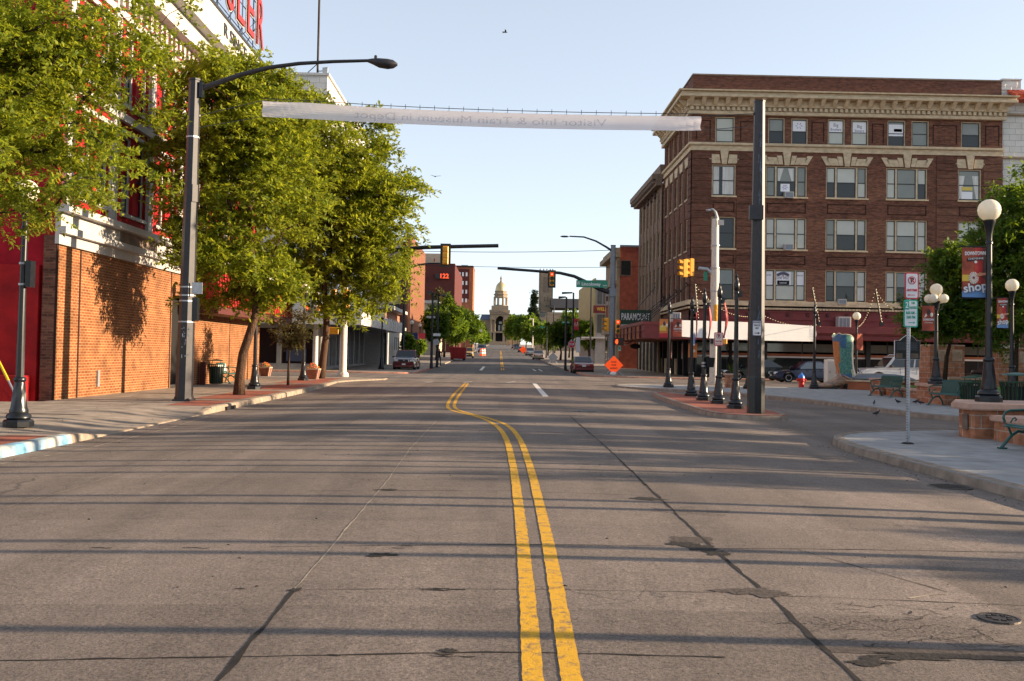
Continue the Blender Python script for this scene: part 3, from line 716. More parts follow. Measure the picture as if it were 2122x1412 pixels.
# recessed backing seen through openings is the box above; brick piers, panels, quoins
mb = MB()
for a, b in ((1432,1473),(1526,1578),(1940,1982),(2037,2077)):
    z = hz(622)
    while z < hz(322):
        S.box(mb, hx(a)+(0 if a != 1432 else -.06), hx(b), -.06, .0, z, z+.50); z += .56
for k in range(2):
    z = hz(622)
    while z < hz(322):
        W.box(mb, YH+(-.06 if k == 0 else 11.2), YH+(1.2 if k == 0 else 12.2), -.06, 0, z, z+.50); z += .56
for k in range(4):
    y0 = YH+1.35+k*2.2+1.08; W.box(mb, y0+.1, y0+.9, -.04, .0, hz(622), hz(322))
split(mb, 'quoin', 'brick_brown_dark', hotel)
mb = MB()
for (t, bt) in ((415,443),(524,550)):
    for a, b in mid_w:
        u0, u1 = hx(a)+.1, hx(b)-.1
        for q in ((u0, u1, hz(t+4)-.06, hz(t+4)), (u0, u1, hz(bt-4), hz(bt-4)+.06), (u1-.06, u1, hz(bt-4), hz(t+4)), (u0, u0+.06, hz(bt-4), hz(t+4))): S.box(mb, q[0], q[1], -.03, 0, q[2], q[3])
for a, b in ((1440,1470),(1532,1582),(1680,1706),(1806,1830),(1932,1982),(2041,2070)):
    u0, u1 = hx(a), hx(b)
    for q in ((u0, u1, hz(250)-.06, hz(250)), (u1-.06, u1, hz(290), hz(250)), (u0, u0+.06, hz(290), hz(250))): S.box(mb, q[0], q[1], -.03, 0, q[2], q[3])
split(mb, 'brick_panel', 'groove', hotel)
# stone courses
mb = MB()
def band(mb, z0, z1, pr, u1x=0.): 
    mb.box(XH-pr, YH-pr, z0, XE+u1x, YH, z1); mb.box(XH-pr, YH+.001, z0, XH, YH+12.2, z1)
band(mb, hz(313), hz(303), .10); band(mb, hz(301.5), hz(297), .26)
hb(mb, 'belt_course', 'stone_cream')
mb = MB(); band(mb, hz(302.5), hz(301.5)+.0, .20)
z0, z1 = hz(636), hz(623); band(mb, z0+.12, z1, .22); hb(mb, 'lower_course', 'stone_cream')
mb = MB(); band(mb, hz(640.5), hz(636.5), .16)
n = 95
for i in range(n):
    u = XH+(XE-XH)*i/n; S.box(mb, u, u+.14, -.26, -.161, hz(640.5), hz(637))
for i in range(40): W.box(mb, YH+i*.3, YH+i*.3+.14, -.26, -.161, hz(640.5), hz(637))
hb(mb, 'dentil_row', 'stone_cream')
# big cornice
mb = MB(); pr = 1.25
for (za, zb_, p) in ((239,231.5,.30),(231.5,223.5,.22),(223.4,208.6,.45),(208.5,202,1.10),(201.9,197.5,1.0),(197.4,194.2,1.22)): band(mb, hz(za), hz(zb_), p, p*.55)
hb(mb, 'cornice', 'stone_cream', bevel=.03)
mb = MB(); n = 62
for i in range(n):
    u = XH-.2+(XE-XH+.5)*i/n; S.box(mb, u, u+.21, -.42, -.221, hz(231), hz(224.3))
for i in range(28): W.box(mb, YH+i*.43, YH+i*.43+.21, -.42, -.221, hz(231), hz(224.3))
hb(mb, 'dentil', 'stone_cream')
mb = MB(); n = 27
for i in range(n):
    u = XH-.35+(XE-XH+.6)*i/n
    mb.hexa([S.P(u+.04,-.55,hz(221)), S.P(u+.30,-.55,hz(221)), S.P(u+.30,-.451,hz(221)), S.P(u+.04,-.451,hz(221)), S.P(u,-1.02,hz(208.7)), S.P(u+.34,-1.02,hz(208.7)), S.P(u+.34,-.451,hz(208.7)), S.P(u,-.451,hz(208.7))])
for i in range(12):
    u = YH+i*1.0
    mb.hexa([W.P(u+.04,-.55,hz(221)), W.P(u+.30,-.55,hz(221)), W.P(u+.30,-.451,hz(221)), W.P(u+.04,-.451,hz(221)), W.P(u,-1.02,hz(208.7)), W.P(u+.34,-1.02,hz(208.7)), W.P(u+.34,-.451,hz(208.7)), W.P(u,-.451,hz(208.7))])
split(mb, 'bracket', 'stone_cream', hotel)
# sloping metal ledge and parapet
mb = MB()
p = 1.22; zl, zh = hz(194.1), hz(186)
mb.hexa([(XH-p,YH-p,zl),(XE+.7,YH-p,zl),(XE+.7,YH+.3,zl),(XH-p,YH+.3,zl),(XH-.1,YH-.1,zh),(XE,YH-.1,zh),(XE,YH+.3,zh),(XH-.1,YH+.3,zh)])
mb.hexa([(XH-p,YH+.31,zl),(XH+.3,YH+.31,zl),(XH+.3,YH+12.4,zl),(XH-p,YH+12.4,zl),(XH-.1,YH+.31,zh),(XH+.3,YH+.31,zh),(XH+.3,YH+12.4,zh),(XH-.1,YH+12.4,zh)])
hb(mb, 'cornice_ledge', 'ledge_white')
mb = B(XH+.05, YH+.05, zt, XE-.05, YH+12.1, hz(157)); hb(mb, 'parapet', 'brick_brown_dark')
mb = B(XH-.02, YH-.02, hz(156.8), XE, YH+12.2, hz(154)); mb.box(XE-2.1, YH+2, hz(154), XE-1.2, YH+3, hz(150.5)); mb.tube([(hx(1842), YH+1, hz(156)), (hx(1842), YH+1, hz(149))], .07, 6); hb(mb, 'coping', 'stone_grey')
# splayed lintels with keystones
mb = MB()
for a, b in mid_w:
    u0, u1 = hx(a), hx(b); c = (u0+u1)/2; z0, z1 = hz(339), hz(320.5); hw = (u1-u0)/2; n = 2 if b-a < 60 else 4
    for sgn in (-1, 1):
        for k in range(n):
            i0, i1 = .26+(hw+.02-.26)*k/n, .26+(hw+.02-.26)*(k+1)/n; j0, j1 = .36+(hw+.34-.36)*k/n, .36+(hw+.42-.36)*(k+1)/n
            zz = z1 - (.14 if k not in (0, n-1) else 0)
            mb.prism([(c+sgn*(i0+.012), z0), (c+sgn*(i1-.012), z0), (c+sgn*(j1-.012), zz), (c+sgn*(j0+.012), zz)], lambda a_, b_, d: S.P(a_, d, b_), -.05, .0)
    mb.prism([(c-.17, z0-.06), (c+.17, z0-.06), (c+.31, hz(313.2)), (c-.31, hz(313.2))], lambda a_, b_, d: S.P(a_, d, b_), -.12, .0)
    hb(mb, 'lintel', 'stone_cream'); mb = MB()
for k in range(5):
    y0 = YH+1.35+k*2.2; c = y0+.5
    mb.prism([(c-.5, hz(339)), (c+.5, hz(339)), (c+.8, hz(320)), (c-.8, hz(320))], lambda a_, b_, d: W.P(a_, d, b_), -.06, .0)
split(mb, 'lintel', 'stone_cream', hotel)
mb = MB()
for w_ in wins:
    if w_[5]: S.box(mb, w_[0]-.05, w_[1]+.05, -.10, .05, w_[2]-.0, w_[2]+.11)
for (a, b, c, d) in wops: W.box(mb, a-.05, b+.05, -.08, .05, c-.08, c+.04)
split(mb, 'window_sill', 'stone_cream', hotel)

def make_window(fac, u0, u1, z0, z1, parts, root, depth=.16, pane=('glass',)*8, mull=.13, trim='stone_cream', fr=.09, cross=False, split=.5):
    """trim frame > black sashes, panes or blinds behind them"""
    mb = MB(); D = depth
    fac.box(mb, u0, u0+fr, D-.06, D+.05, z0, z1); fac.box(mb, u1-fr, u1, D-.06, D+.05, z0, z1); fac.box(mb, u0+fr, u1-fr, D-.06, D+.05, z1-fr*.8, z1)
    fac.box(mb, u0+fr, u1-fr, D-.06, D+.05, z0, z0+fr*.6)
    a, b = u0+fr, u1-fr; W_ = b-a; segs = []
    if parts == 3:
        s = W_*.235; m_ = mull
        fac.box(mb, a+s-m_/2, a+s+m_/2, D-.05, D+.05, z0+fr*.6, z1-fr*.8); fac.box(mb, b-s-m_/2, b-s+m_/2, D-.05, D+.05, z0+fr*.6, z1-fr*.8)
        segs = [(a, a+s-m_/2), (a+s+m_/2, b-s-m_/2), (b-s+m_/2, b)]
    else: segs = [(a, b)]
    w_ = hb2(mb, 'window', trim, root)
    sm = MB(); zz0, zz1 = z0+fr*.6, z1-fr*.8; k = 0
    for (p, q) in segs:
        t = .055; zm = zz0+(zz1-zz0)*split
        for r in ((p, p+t, zz0, zz1), (q-t, q, zz0, zz1), (p+t, q-t, zz1-t, zz1), (p+t, q-t, zz0, zz0+t*1.6), (p+t, q-t, zm-t*.6, zm+t*.6)): fac.box(sm, r[0], r[1], D-.01, D+.04, r[2], r[3])
        if cross: fac.box(sm, (p+q)/2-.02, (p+q)/2+.02, D, D+.03, zz0, zz1)
    hb2(sm, 'sash', 'sash', w_)
    for (p, q) in segs:
        zm = zz0+(zz1-zz0)*split
        for (c, d) in ((zm, zz1), (zz0, zm)):
            pm = pane[k % len(pane)]; k += 1
            pb = MB(); fac.box(pb, p+.03, q-.03, D+.022, D+.03, c, d); hb2(pb, 'pane', pm, w_)
    return w_
def hb2(mb, name, m, root): return mb.build(name, m, root, world=True)
P1 = {'a': 'glass', 'b': 'blind', 'g': 'blind_grey', 'c': 'curtain', 'p': 'glass_pale'}
look = {0: ['bb','ga','ga','bb','bb','ga','gg','ga'],
        1: ['cc','gggagg','babagb','bbggba','gg'], 2: ['aa','bbbbbb','ggbaba','bbbgbb','bb'], 3: ['pa','bbbbbb','gapabc','bbpabb','gg']}
cnt = {0: 0, 1: 0, 2: 0, 3: 0}
HW = []
for (u0, u1, z0, z1, n, r) in wins:
    s = look[r][cnt[r]]; cnt[r] += 1
    HW.append(make_window(S, u0, u1, z0+.11 if r else z0, z1, n, hotel, pane=[P1[q] for q in s], cross=(r == 2 and cnt[r] in (5,)) ))
for (a, b, c, d) in wops: make_window(W, a, b, c+.04, d, 1, hotel, pane=['glass', 'glass'], trim='stone_cream')
# curtains, notices and air conditioners behind or in single windows
def ac(px0, px1, py0, py1, win):
    a, b, c, d = hx(px0), hx(px1), hz(py1), hz(py0); mb = MB(); S.box(mb, a, b, -.32, .12, c, d); o = hb2(mb, 'air_conditioner', 'white_paint', win)
    mb = MB(); n = 4
    S.box(mb, a+.05, b-.05, -.325, -.318, c+.06, d-.06); hb2(mb, 'grille', 'galv_dark', win)
ac(1624,1642,396,409,HW[9]); ac(1624,1642,504,517,HW[14]); ac(1736,1753,616,627,HW[20])
def notice(px0, px1, py0, py1, win, m='paper'): 
    mb = MB(); S.box(mb, hx(px0), hx(px1), .165, .175, hz(py1), hz(py0)); return hb2(mb, 'notice', m, win)
def htext(body, pxc, pyc, wpx, win, m='ink', size=.35, d=.16):
    text('lettering', body, m, win, fmtx((hx(pxc), YH+d, hz(pyc)), 'S'), size, .002, width=wpx*.036, world=True)
notice(1641,1670,247,268,HW[2]); notice(1717,1747,246,270,HW[3]); htext('Big', 1732,254,10,HW[3]); htext('Brothers', 1732,263,22,HW[3],size=.3)
notice(1766,1796,248,271,HW[4]); htext('Big', 1781,256,10,HW[4]); htext('Sisters', 1781,265,20,HW[4],size=.3)
notice(1841,1872,250,274,HW[5]); notice(1853,1870,259,265,HW[5],'ink_purple')
mb = MB()
for q in range(6):
    a_ = q*1.05; mb.tube([(hx(1655)+math.cos(a_)*.12, YH+.155, hz(257)+math.sin(a_)*.12), (hx(1655)+math.cos(a_)*.28, YH+.155, hz(257)+math.sin(a_)*.24)], .02, 5)
hb2(mb, 'emblem', 'ink_purple', HW[2]); mb = MB()
for q in range(6): a_ = q*1.05; mb.tube([(hx(1627)+math.cos(a_)*.08, YH+.155, hz(385)+math.sin(a_)*.08), (hx(1627)+math.cos(a_)*.2, YH+.155, hz(385)+math.sin(a_)*.2)], .02, 5)
hb2(mb, 'emblem', 'ink_purple', HW[9])
notice(1618,1637,378,394,HW[9])
def drape(px0, px1, py0, py1, win, left=True):
    a, b = hx(px0), hx(px1); z0, z1 = hz(py1), hz(py0); mb = MB()
    poly = [(a, z1), (b, z1), (a+(b-a)*.35, z0), (a, z0)] if left else [(b, z1), (a, z1), (a+(b-a)*.65, z0), (b, z0)]
    mb.prism(poly, lambda u, z, d: S.P(u, d, z), .168, .178); hb2(mb, 'curtain', 'curtain', win)
drape(1612,1624,346,372,HW[9]); drape(1633,1645,346,372,HW[9],False); drape(1988,2001,354,402,HW[12]); drape(2016,2029,354,402,HW[12],False)
notice(1994,2017,377,384,HW[12],'yellow_paper'); notice(1994,2017,387,414,HW[12])
mb = MB(); S.box(mb, hx(1490), hx(1497), .165, .175, hz(403), hz(345)); hb2(mb, 'curtain_gap', 'glass', HW[8])
notice(1610,1641,561,590,HW[19]); notice(1586,1603,561,590,HW[19]); notice(1652,1668,561,590,HW[19])
htext('ONE WEST', 1625,574,26,HW[19],size=.3); notice(1613,1638,579,588,HW[19],'ink'); htext('optical', 1625,583.5,16,HW[19],'paper',.2,.16)
mb = MB()
for k in range(9): mb.sphere((hx(1625)+(k-4)*.09, YH+.15, hz(567)+.12*math.cos((k-4)*.4)), .11, 8)
mb.box(hx(1624.3), YH+.14, hz(571), hx(1625.7), YH+.16, hz(567)); hb2(mb, 'tree_emblem', 'ink', HW[19])
htext('North|West'.replace('|', ' '), 1594,568,13,HW[19],size=.16); htext('Realty Lofts', 1660,568,13,HW[19],size=.16)

# ---- ground floor: frieze, canopy, shopfronts
zf0, zf1 = hz(677), hz(641); zg = g0
mb = MB(); S.box(mb, XH, XE, 0, .5, zf0, zf1-.02); S.box(mb, XH, XE, -.08, -.001, hz(661), hz(658)); S.box(mb, XH, XE, -.06, -.001, hz(646), hz(643)); hb(mb, 'frieze', 'maroon', )
mb = MB()
for px in range(1470, 2070, 41):
    c = hx(px); z = hz(650)
    mb.prism([(c+.16*math.cos(R(90+36*k))*(1 if k % 2 == 0 else .42), z+.16*math.sin(R(90+36*k))*(1 if k % 2 == 0 else .42)) for k in range(10)], lambda a_, b_, d: S.P(a_, d, b_), -.13, -.005)
split(mb, 'star_ornament', 'maroon_dark', hotel)
mb = MB()
W.box(mb, YH, YH+12.2, 0, .5, zf0-.3, hz(641)); hb(mb, 'side_frieze', 'brick_brown_dark')
mb = MB(); zc1, zc0 = hz(678), hz(702)
S.box(mb, hx(1572), XE, -2.6, -.001, zc0+.35, zc1); S.box(mb, hx(1572)-.05, XE, -2.7, -2.601, zc0+.45, zc1+.08); S.box(mb, hx(1572), XE, -2.5, -.001, zc0, zc0+.349)
hb(mb, 'canopy', 'maroon', bevel=.02)
# marquee wrapping the corner
mb = MB(); mz0, mz1 = at(1365, 702, 69).z, at(1365, 670, 69).z
xa, xb_, yb_ = 10.4, hx(1572)-.06, 87.
mb.box(xa, 69.3, mz0, xb_, YH-.001, mz1); hb(mb, 'marquee', 'maroon', bevel=.03)
mb = MB(); mb.box(xa-.02, YH, mz0, XH-.001, yb_, mz1-.1); hb(mb, 'marquee_side', 'brick_rust', bevel=.02)
mb = MB(); mb.box(xa-.08, 69.22, mz1-.1, xb_-.1, 69.29, mz1+.12); mb.box(xa-.1, 69.3, mz1-.09, xa-.03, yb_, mz1+.14); mb.box(xa-.1, 69.3, (mz0+mz1)/2, xa-.03, yb_, (mz0+mz1)/2+.06)
hb(mb, 'marquee_trim', 'maroon')
mb = MB()
for k in range(7): mb.box(xa-.12, 71+k*2.3, mz0+.02, xa-.03, 71.25+k*2.3, mz1-.15)
split(mb, 'marquee_rib', 'maroon_dark', hotel)
# tie rods holding the marquee
mb = MB()
for k, (px, py, Yt) in enumerate(((1427,590,72.5),(1400,603,75.2),(1392,604,77),(1367,613,80),(1365,617,83),(1346,590,87))):
    d = at(px, py, Yt); mb.tube([(XH-.05, Yt, d.z), (xa+.5, Yt+.2, mz1)], .035, 5)
    mb.tube([(XH-.25, Yt-.1, d.z+.15), (XH-.05, Yt+.1, d.z-.1)], .05, 5)
split(mb, 'tie_rod', 'black', hotel, 2)
# shopfront piers and glass
piers = [(1432,1446),(1576,1592),(1742,1762),(1797,1806),(1880,1900),(1960,1985)]
mb = MB(); S.box(mb, XH, XE, .0, .5, zg, zg+.35); S.box(mb, XH+.45, XE, 3.2, 3.4, zg, zf0); S.box(mb, XH+.45, XE, .9, 3.2, zf0-.2, zf0); W.box(mb, YH, YH+12, 3.0, 3.2, zg, zf0-.3); hb(mb, 'shop_interior', 'interior')
mb = MB()
for a, b in piers: S.box(mb, hx(a), hx(b), 0, .6, zg+.351, zf0-.001)
for k in range(6): W.box(mb, YH+k*2.35, YH+k*2.35+.35, 0.001, .4, zg, zf0-.301)
split(mb, 'pier', 'black', hotel)
shops = [(1592,1742,'a'),(1806,1880,'a'),(1446,1576,'a'),(1762,1797,'a'),(1900,1960,'a'),(1985,2077,'a')]
for a, b, q in shops:
    u0, u1 = hx(a), hx(b); mb = MB(); zt_ = zf0-.001
    for r in ((u0, u0+.08, zg+.36, zt_), (u1-.08, u1, zg+.36, zt_), (u0, u1, zt_-.1, zt_), ((u0+u1)/2-.04, (u0+u1)/2+.04, zg+.36, zt_)): S.box(mb, r[0], r[1], .22, .3, r[2], r[3])
    fr = hb(mb, 'shopfront', 'black')
    mb = MB(); S.box(mb, u0, u1, .24, .25, hz(727), hz(710)); hb(mb, 'pane', 'glass_pale', fr)
    mb = MB(); S.box(mb, u0, u1, .21, .31, hz(736), hz(731)); hb(mb, 'rail', 'brick_rust', fr)
    mb = MB(); S.box(mb, u0, u1, .24, .25, hz(739), zg+4.2 if False else hz(736)); S.box(mb, u0, u1, .24, .25, zg+.36, hz(739)); hb(mb, 'lower_pane', 'glass', fr)
    mb = MB(); S.box(mb, u0, u1, .2, .32, hz(739.5), hz(736.2)); hb(mb, 'sill', 'ledge_white', fr)
# door bays on the west side, light panels
mb = MB()
for k in (2, 4, 5): W.box(mb, YH+k*2.35+.5, YH+k*2.35+1.5, -.02, .05, zg, zg+1.3)
split(mb, 'door_panel', 'stone_cream', hotel)
mb = MB()
for k in (1, 3, 5): W.box(mb, YH+k*2.35+.5, YH+k*2.35+1.9, .15, .2, zg+1.3, zg+3.2)
split(mb, 'side_pane', 'glass_pale', hotel)
for px0, px1, py0, py1, fac_ in ((1732,1758,653,677,0), (1392,1411,648,667,1)):
    mb = MB()
    if fac_ == 0: mb.box(hx(px0), YH-.7, hz(py1), hx(px1), YH-.09, hz(py0)); c = (hx(px0), hx(px1), hz(py1), hz(py0), YH-.7)
    else:
        a_ = at(px0, py1, 70.4); b_ = at(px1, py0, 70.4); mb.box(a_.x, 70.4, a_.z, b_.x, 71.1, b_.z); c = (a_.x, b_.x, a_.z, b_.z, 70.4)
    acu = hb(mb, 'air_conditioner', 'white_paint', bevel=.02); mb = MB()
    for k in range(3): w_ = (c[1]-c[0]-.16)/3; mb.box(c[0]+.08+k*w_+.03, c[4]-.01, c[2]+.12, c[0]+.08+(k+1)*w_-.03, c[4]-.001, c[3]-.1)
    hb(mb, 'grille', 'galv_dark', acu)
mb = MB(); mb.box(hx(1423), YH-1.2, at(1423,741,71).z, hx(1441), YH-1.15, at(1423,712,71).z); o = hb(mb, 'hanging_sign', 'banner_orange'); 
mb = MB(); mb.sphere((hx(1432), YH-1.21, at(1423,727,71).z), .2, 8, (1, .1, .7)); hb(mb, 'emblem', 'pale_print', o)
mb = MB(); c = at(1316, 718, 84); mb.sphere((c.x, c.y, c.z), .42, 16, (1.1, .12, .55)); mb.tube([(c.x, c.y, c.z+.2), (c.x, c.y, mz0)], .03, 5); hb(mb, 'oval_sign', 'black')
mb = MB(); a_ = at(1296, 716, 84); b_ = at(1318, 704, 84); mb.hexa([(a_.x, 83, a_.z), (b_.x, 83, b_.z), (b_.x, 85, b_.z), (a_.x, 85, a_.z), (a_.x, 83, a_.z+.06), (b_.x, 83, b_.z+.06), (b_.x, 85, b_.z+.06), (a_.x, 85, a_.z+.06)]); hb(mb, 'awning', 'sandstone_cap')
# fairy lights along the frieze on leaning rods
def stringlight(p, q, sag, n, parent, r=.028):
    mb = MB(); wb = []; 
    for i in range(n+1):
        t = i/n; x = Vector(p).lerp(Vector(q), t); x.z -= sag*4*t*(1-t); wb.append(x)
        mb.sphere((x.x, x.y, x.z-.03), r, 6)
    o = hb(MB().tube(wb, .010, 4), 'light_wire', 'black', parent); hb(mb, 'bulb', 'bulb', o)
rods = []
for (ax, ay), (bx, by) in (((1440,590),(1446,665)), ((1683,597),(1697,672)), ((1814,600),(1827,673))):
    a_ = at(ax, ay, 69.2); b_ = at(bx, by, 69.4); mb = MB().tube([a_, b_], .045, 6); mb.box(b_.x-.12, b_.y-.12, b_.z-.1, b_.x+.12, b_.y+.12, b_.z+.18)
    o = hb(mb, 'light_rod', 'black'); rods.append((a_, b_)); stringlight(a_, b_, .05, 14, None) if False else None
    m2 = MB()
    for k in range(13): q = a_.lerp(b_, k/12); m2.sphere((q.x+.06, q.y-.05, q.z), .03, 6)
    hb(m2, 'bulb', 'bulb', o)
stringlight(rods[0][0], at(1560, 655, 70), .7, 30, hotel); stringlight(at(1560,640,70), rods[1][1], .5, 26, hotel); stringlight(rods[1][0], at(1700,676,70), .15, 14, hotel); stringlight(rods[2][0], at(1780,676,70), .5, 16, hotel); stringlight(rods[2][0], at(1850,640,70), .2, 10, hotel)

# ---- three storey stone annex along the side street
Y1, Y2 = YH+12.25, 98.2; XA = XH-.15
annex = thing('stone_annex', (XA, Y1, g0), 'lower greyish tan stone block with arched windows adjoining the brown brick hotel along the street', 'building')
def az(py): return at(1374, py, Y1+.3).z
WA = Facade('W', XA); zt2 = az(368); aops = []
for (t, b) in ((450,398),(530,478),(605,553)):
    for k in range(6):
        y0 = Y1+.9+k*2.15; aops.append((y0, y0+1.05, az(t), az(b)))
mb = MB(); WA.wall(mb, Y1, Y2, g0, zt2, aops, .3); mb.box(XA+.5, Y1+.1, g0, XA+18, Y2-.1, zt2-.02); mb.add([(XA,Y2,g0),(XA+18,Y2,g0),(XA+18,Y2,zt2),(XA,Y2,zt2)], [(0,1,2,3)]); mb.box(XA+.51, Y1, zt2-.8, XA+18, Y1+.09, zt2-.01)
hb2(mb, 'wall', 'brick_rust_dull', annex)
mb = MB(); mb.box(XA-.9, Y1, zt2-.2, XA+.3, Y2+.6, zt2+.25); mb.box(XA-.55, Y1, zt2-.75, XA, Y2+.3, zt2-.201); mb.box(XA-.2, Y1, zt2+.251, XA+.3, Y2+.3, zt2+1.1)
for k in range(24): mb.box(XA-.85, Y1+.3+k*.6, zt2-.55, XA-.551, Y1+.5+k*.6, zt2-.201)
hb2(mb, 'cornice', 'stone_grey', annex)
mb = MB()
for k in range(7): WA.box(mb, Y1+.1+k*2.15, Y1+.7+k*2.15, -.06, 0, az(640), az(392))
split(mb, 'pilaster', 'stone_grey', annex)
mb = MB()
for k in range(1, 5):
    c = Y1+.9+k*2.15+.52
    mb.prism([(c+.62*math.cos(R(q)), az(398)+.75*math.sin(R(q))) for q in range(0, 181, 20)]+[(c-.5, az(398)), (c+.5*math.cos(0), az(398))][:1], lambda a_, b_, d: WA.P(a_, d, b_), -.1, -.0)
split(mb, 'window_arch', 'groove', annex)
for (a, b, c, d) in aops: make_window(WA, a, b, c, d, 1, annex, pane=['glass', 'blind_grey'], trim='stone_cream')
mb = MB()
WA.box(mb, Y1+.5, Y2-.2, -.05, -.001, g0, g0+3.2); hb2(mb, 'shopfront', 'interior', annex)
mb = MB()
for k in range(6): WA.box(mb, Y1+.5+k*2.3, Y1+.8+k*2.3, -.15, -.051, g0, g0+3.3)
split(mb, 'pier', 'stone_cream', annex)
# theatre-style sign board standing on the marquee
ps = thing('cafe_sign', at(1318, 690, 86), 'dark green sign board lettered PARAMOUNT over a white letter board, standing on the marquee', 'sign')
mb = MB(); a_ = at(1284, 672, 86); b_ = at(1350, 643, 86); mb.box(a_.x, 86, a_.z, b_.x, 86.35, b_.z); o = hb2(mb, 'sign_board', 'boot_teal' if False else 'green_can', ps)
text('lettering', 'PARAMOUNT', 'sign_white', ps, fmtx(((a_.x+b_.x)/2, 85.98, (a_.z+b_.z)/2), 'S'), .85, .01, width=(b_.x-a_.x)*.9, bold=.02, world=True)
c_ = at(1287, 691, 86); mb = MB(); mb.box(c_.x, 86, c_.z, b_.x-.2, 86.35, a_.z-.01); hb2(mb, 'letter_board', 'white_paint', ps)
text('lettering', 'PARAMOUNT CAFE', 'sign_black', ps, fmtx(((c_.x+b_.x)/2, 85.98, a_.z-.27), 'S'), .36, .01, width=2.3, bold=.008, world=True)
text('lettering', 'COFFEE ICE CREAM', 'sign_black', ps, fmtx(((c_.x+b_.x)/2-.1, 85.98, a_.z-.62), 'S'), .3, .01, width=2.2, bold=.006, world=True)

# ---- white glazed brick neighbour on the right edge
wb = thing('glazed_brick_building', (XE+.02, YH+.3, g0), 'white glazed brick building with a red clay tile eave right of the brown hotel', 'building')
mb = B(XE+.02, YH+.3, g0, XE+26, YH+14, hz(172)); hb2(mb, 'wall', 'white_tile', wb)
mb = B(XE+.02, YH+.2, hz(172), hx(2118), YH+2.5, hz(152)); mb.box(XE+.0, YH+.1, hz(152), hx(2119), YH+2.6, hz(149.5)); hb2(mb, 'parapet_pier', 'white_tile', wb)
mb = MB()
for k in range(30):
    u = hx(2094)+k*.36; mb.tube([(u, YH-.9, hz(192)), (u, YH+.5, hz(172))], .15, 7)
mb.box(hx(2092), YH-.8, hz(198), XE+12, YH+.29, hz(193)); hb2(mb, 'tile_eave', 'clay_tile', wb)
mb = MB()
for y in (222, 312, 640): mb.box(XE+.02, YH+.05, hz(y+4), XE+14, YH+.299, hz(y))
split(mb, 'belt_course', 'stone_tan', wb)
mb = MB(); mb.box(XE+1.5, YH+.2, hz(715), XE+12, YH+.31, hz(664)); hb2(mb, 'sign_band', 'maroon_dark', wb)
mb = MB(); mb.box(XE+.5, YH+.2, g0, XE+12, YH+.31, hz(720)); hb2(mb, 'shopfront', 'glass', wb)

# ---- red brick building with tan front further along
def bz(px, py, Y): return at(px, py, Y).z
YR = 99.5; XR = at(1278, 600, YR).x
rb = thing('red_brick_building', (XR, YR, sz(YR)), 'narrow red brick building with a tan front and one dark window, past the stone annex', 'building')
mb = MB(); SR = Facade('S', YR); zt3 = bz(1290, 512, YR)
mb.box(XR+.3, YR, sz(YR)-.3, XR+14, YR+10.5, zt3); hb2(mb, 'wall', 'brick_red', rb)
WR = Facade('W', XR); mb = MB(); WR.box(mb, YR, YR+10.5, 0, .299, sz(YR)-.3, zt3-.3); hb2(mb, 'front', 'stone_tan', rb)
mb = MB(); mb.box(XR-.7, YR-.3, zt3-1.1, XR+.3, YR+10.8, zt3-.6); mb.box(XR-.35, YR-.15, zt3-.599, XR+.3, YR+10.6, zt3-.1); mb.box(XR-.4, YR-.1, bz(1278,582,YR)-.4, XR, YR+10.6, bz(1278,582,YR)); mb.box(XR-.4, YR-.1, sz(YR)+3.6, XR, YR+10.6, sz(YR)+4.2); hb2(mb, 'cornice', 'stone_tan', rb)
mb = MB(); mb.box(XR+.3, YR-.05, zt3, XR+14, YR+.3, zt3+.2); hb2(mb, 'coping', 'galv_dark', rb)
a_ = at(1287, 570, YR); b_ = at(1307, 541, YR); mb = MB(); SR.box(mb, a_.x-.06, b_.x+.06, -.04, .0, a_.z-.1, b_.z+.06); w_ = hb2(mb, 'window', 'stone_grey', rb); mb = MB(); SR.box(mb, a_.x, b_.x, -.05, -.041, a_.z, b_.z); hb2(mb, 'pane', 'glass', w_)
mb = MB()
for (z0, z1) in ((zt3-7.2, zt3-3.4), (zt3-2.4 if False else sz(YR)+.8, sz(YR)+3.4)):
    for k in range(3): WR.box(mb, YR+1+k*3.3, YR+3.2+k*3.3, -.03, -.001, z0 if z0 > 5 else z0, z1)
split(mb, 'window', 'glass', rb)
# ---------------------------------------------------------------- red corner building on the left
XL = -12.5; YA, YB = 27.2, 50.4; gl_ = .03
red = thing('red_brick_store', (XL, YA, gl_), 'tall red painted store with tan brick ground floor and red rooftop letters behind the trees', 'building')
E = Facade('E', XL)
def ez(px, py): Y = XL*2000/(px-1036); return at(px, py, Y).z
mb = MB(); E.wall(mb, YA+.001, YB, gl_-.1, 4.7, [(36.9, 39.3, gl_, 3.6)], .5); hb2(mb, 'brick_base', 'brick_tan', red)
mb = MB(); E.box(mb, 36.9, 39.3, .45, .55, gl_, 3.6); o = hb2(mb, 'door', 'black', red); mb = MB(); E.box(mb, 37.0, 39.2, .40, .449, gl_+.0, .13); hb2(mb, 'threshold', 'stone_cream', o)
mb = MB()
for (y, w_) in ((YA+.0, .12), (YA+1.55, .07), (36.7, .07), (39.4, .07), (44.8, .04)): E.box(mb, y+.001, y+w_, -.02, -.0, gl_, 4.6)
split(mb, 'brick_groove', 'groove', red)
mb = MB(); E.box(mb, 30.15, 30.3, -.06, -.001, .35, .85); hb2(mb, 'vent_cover', 'galv', red)
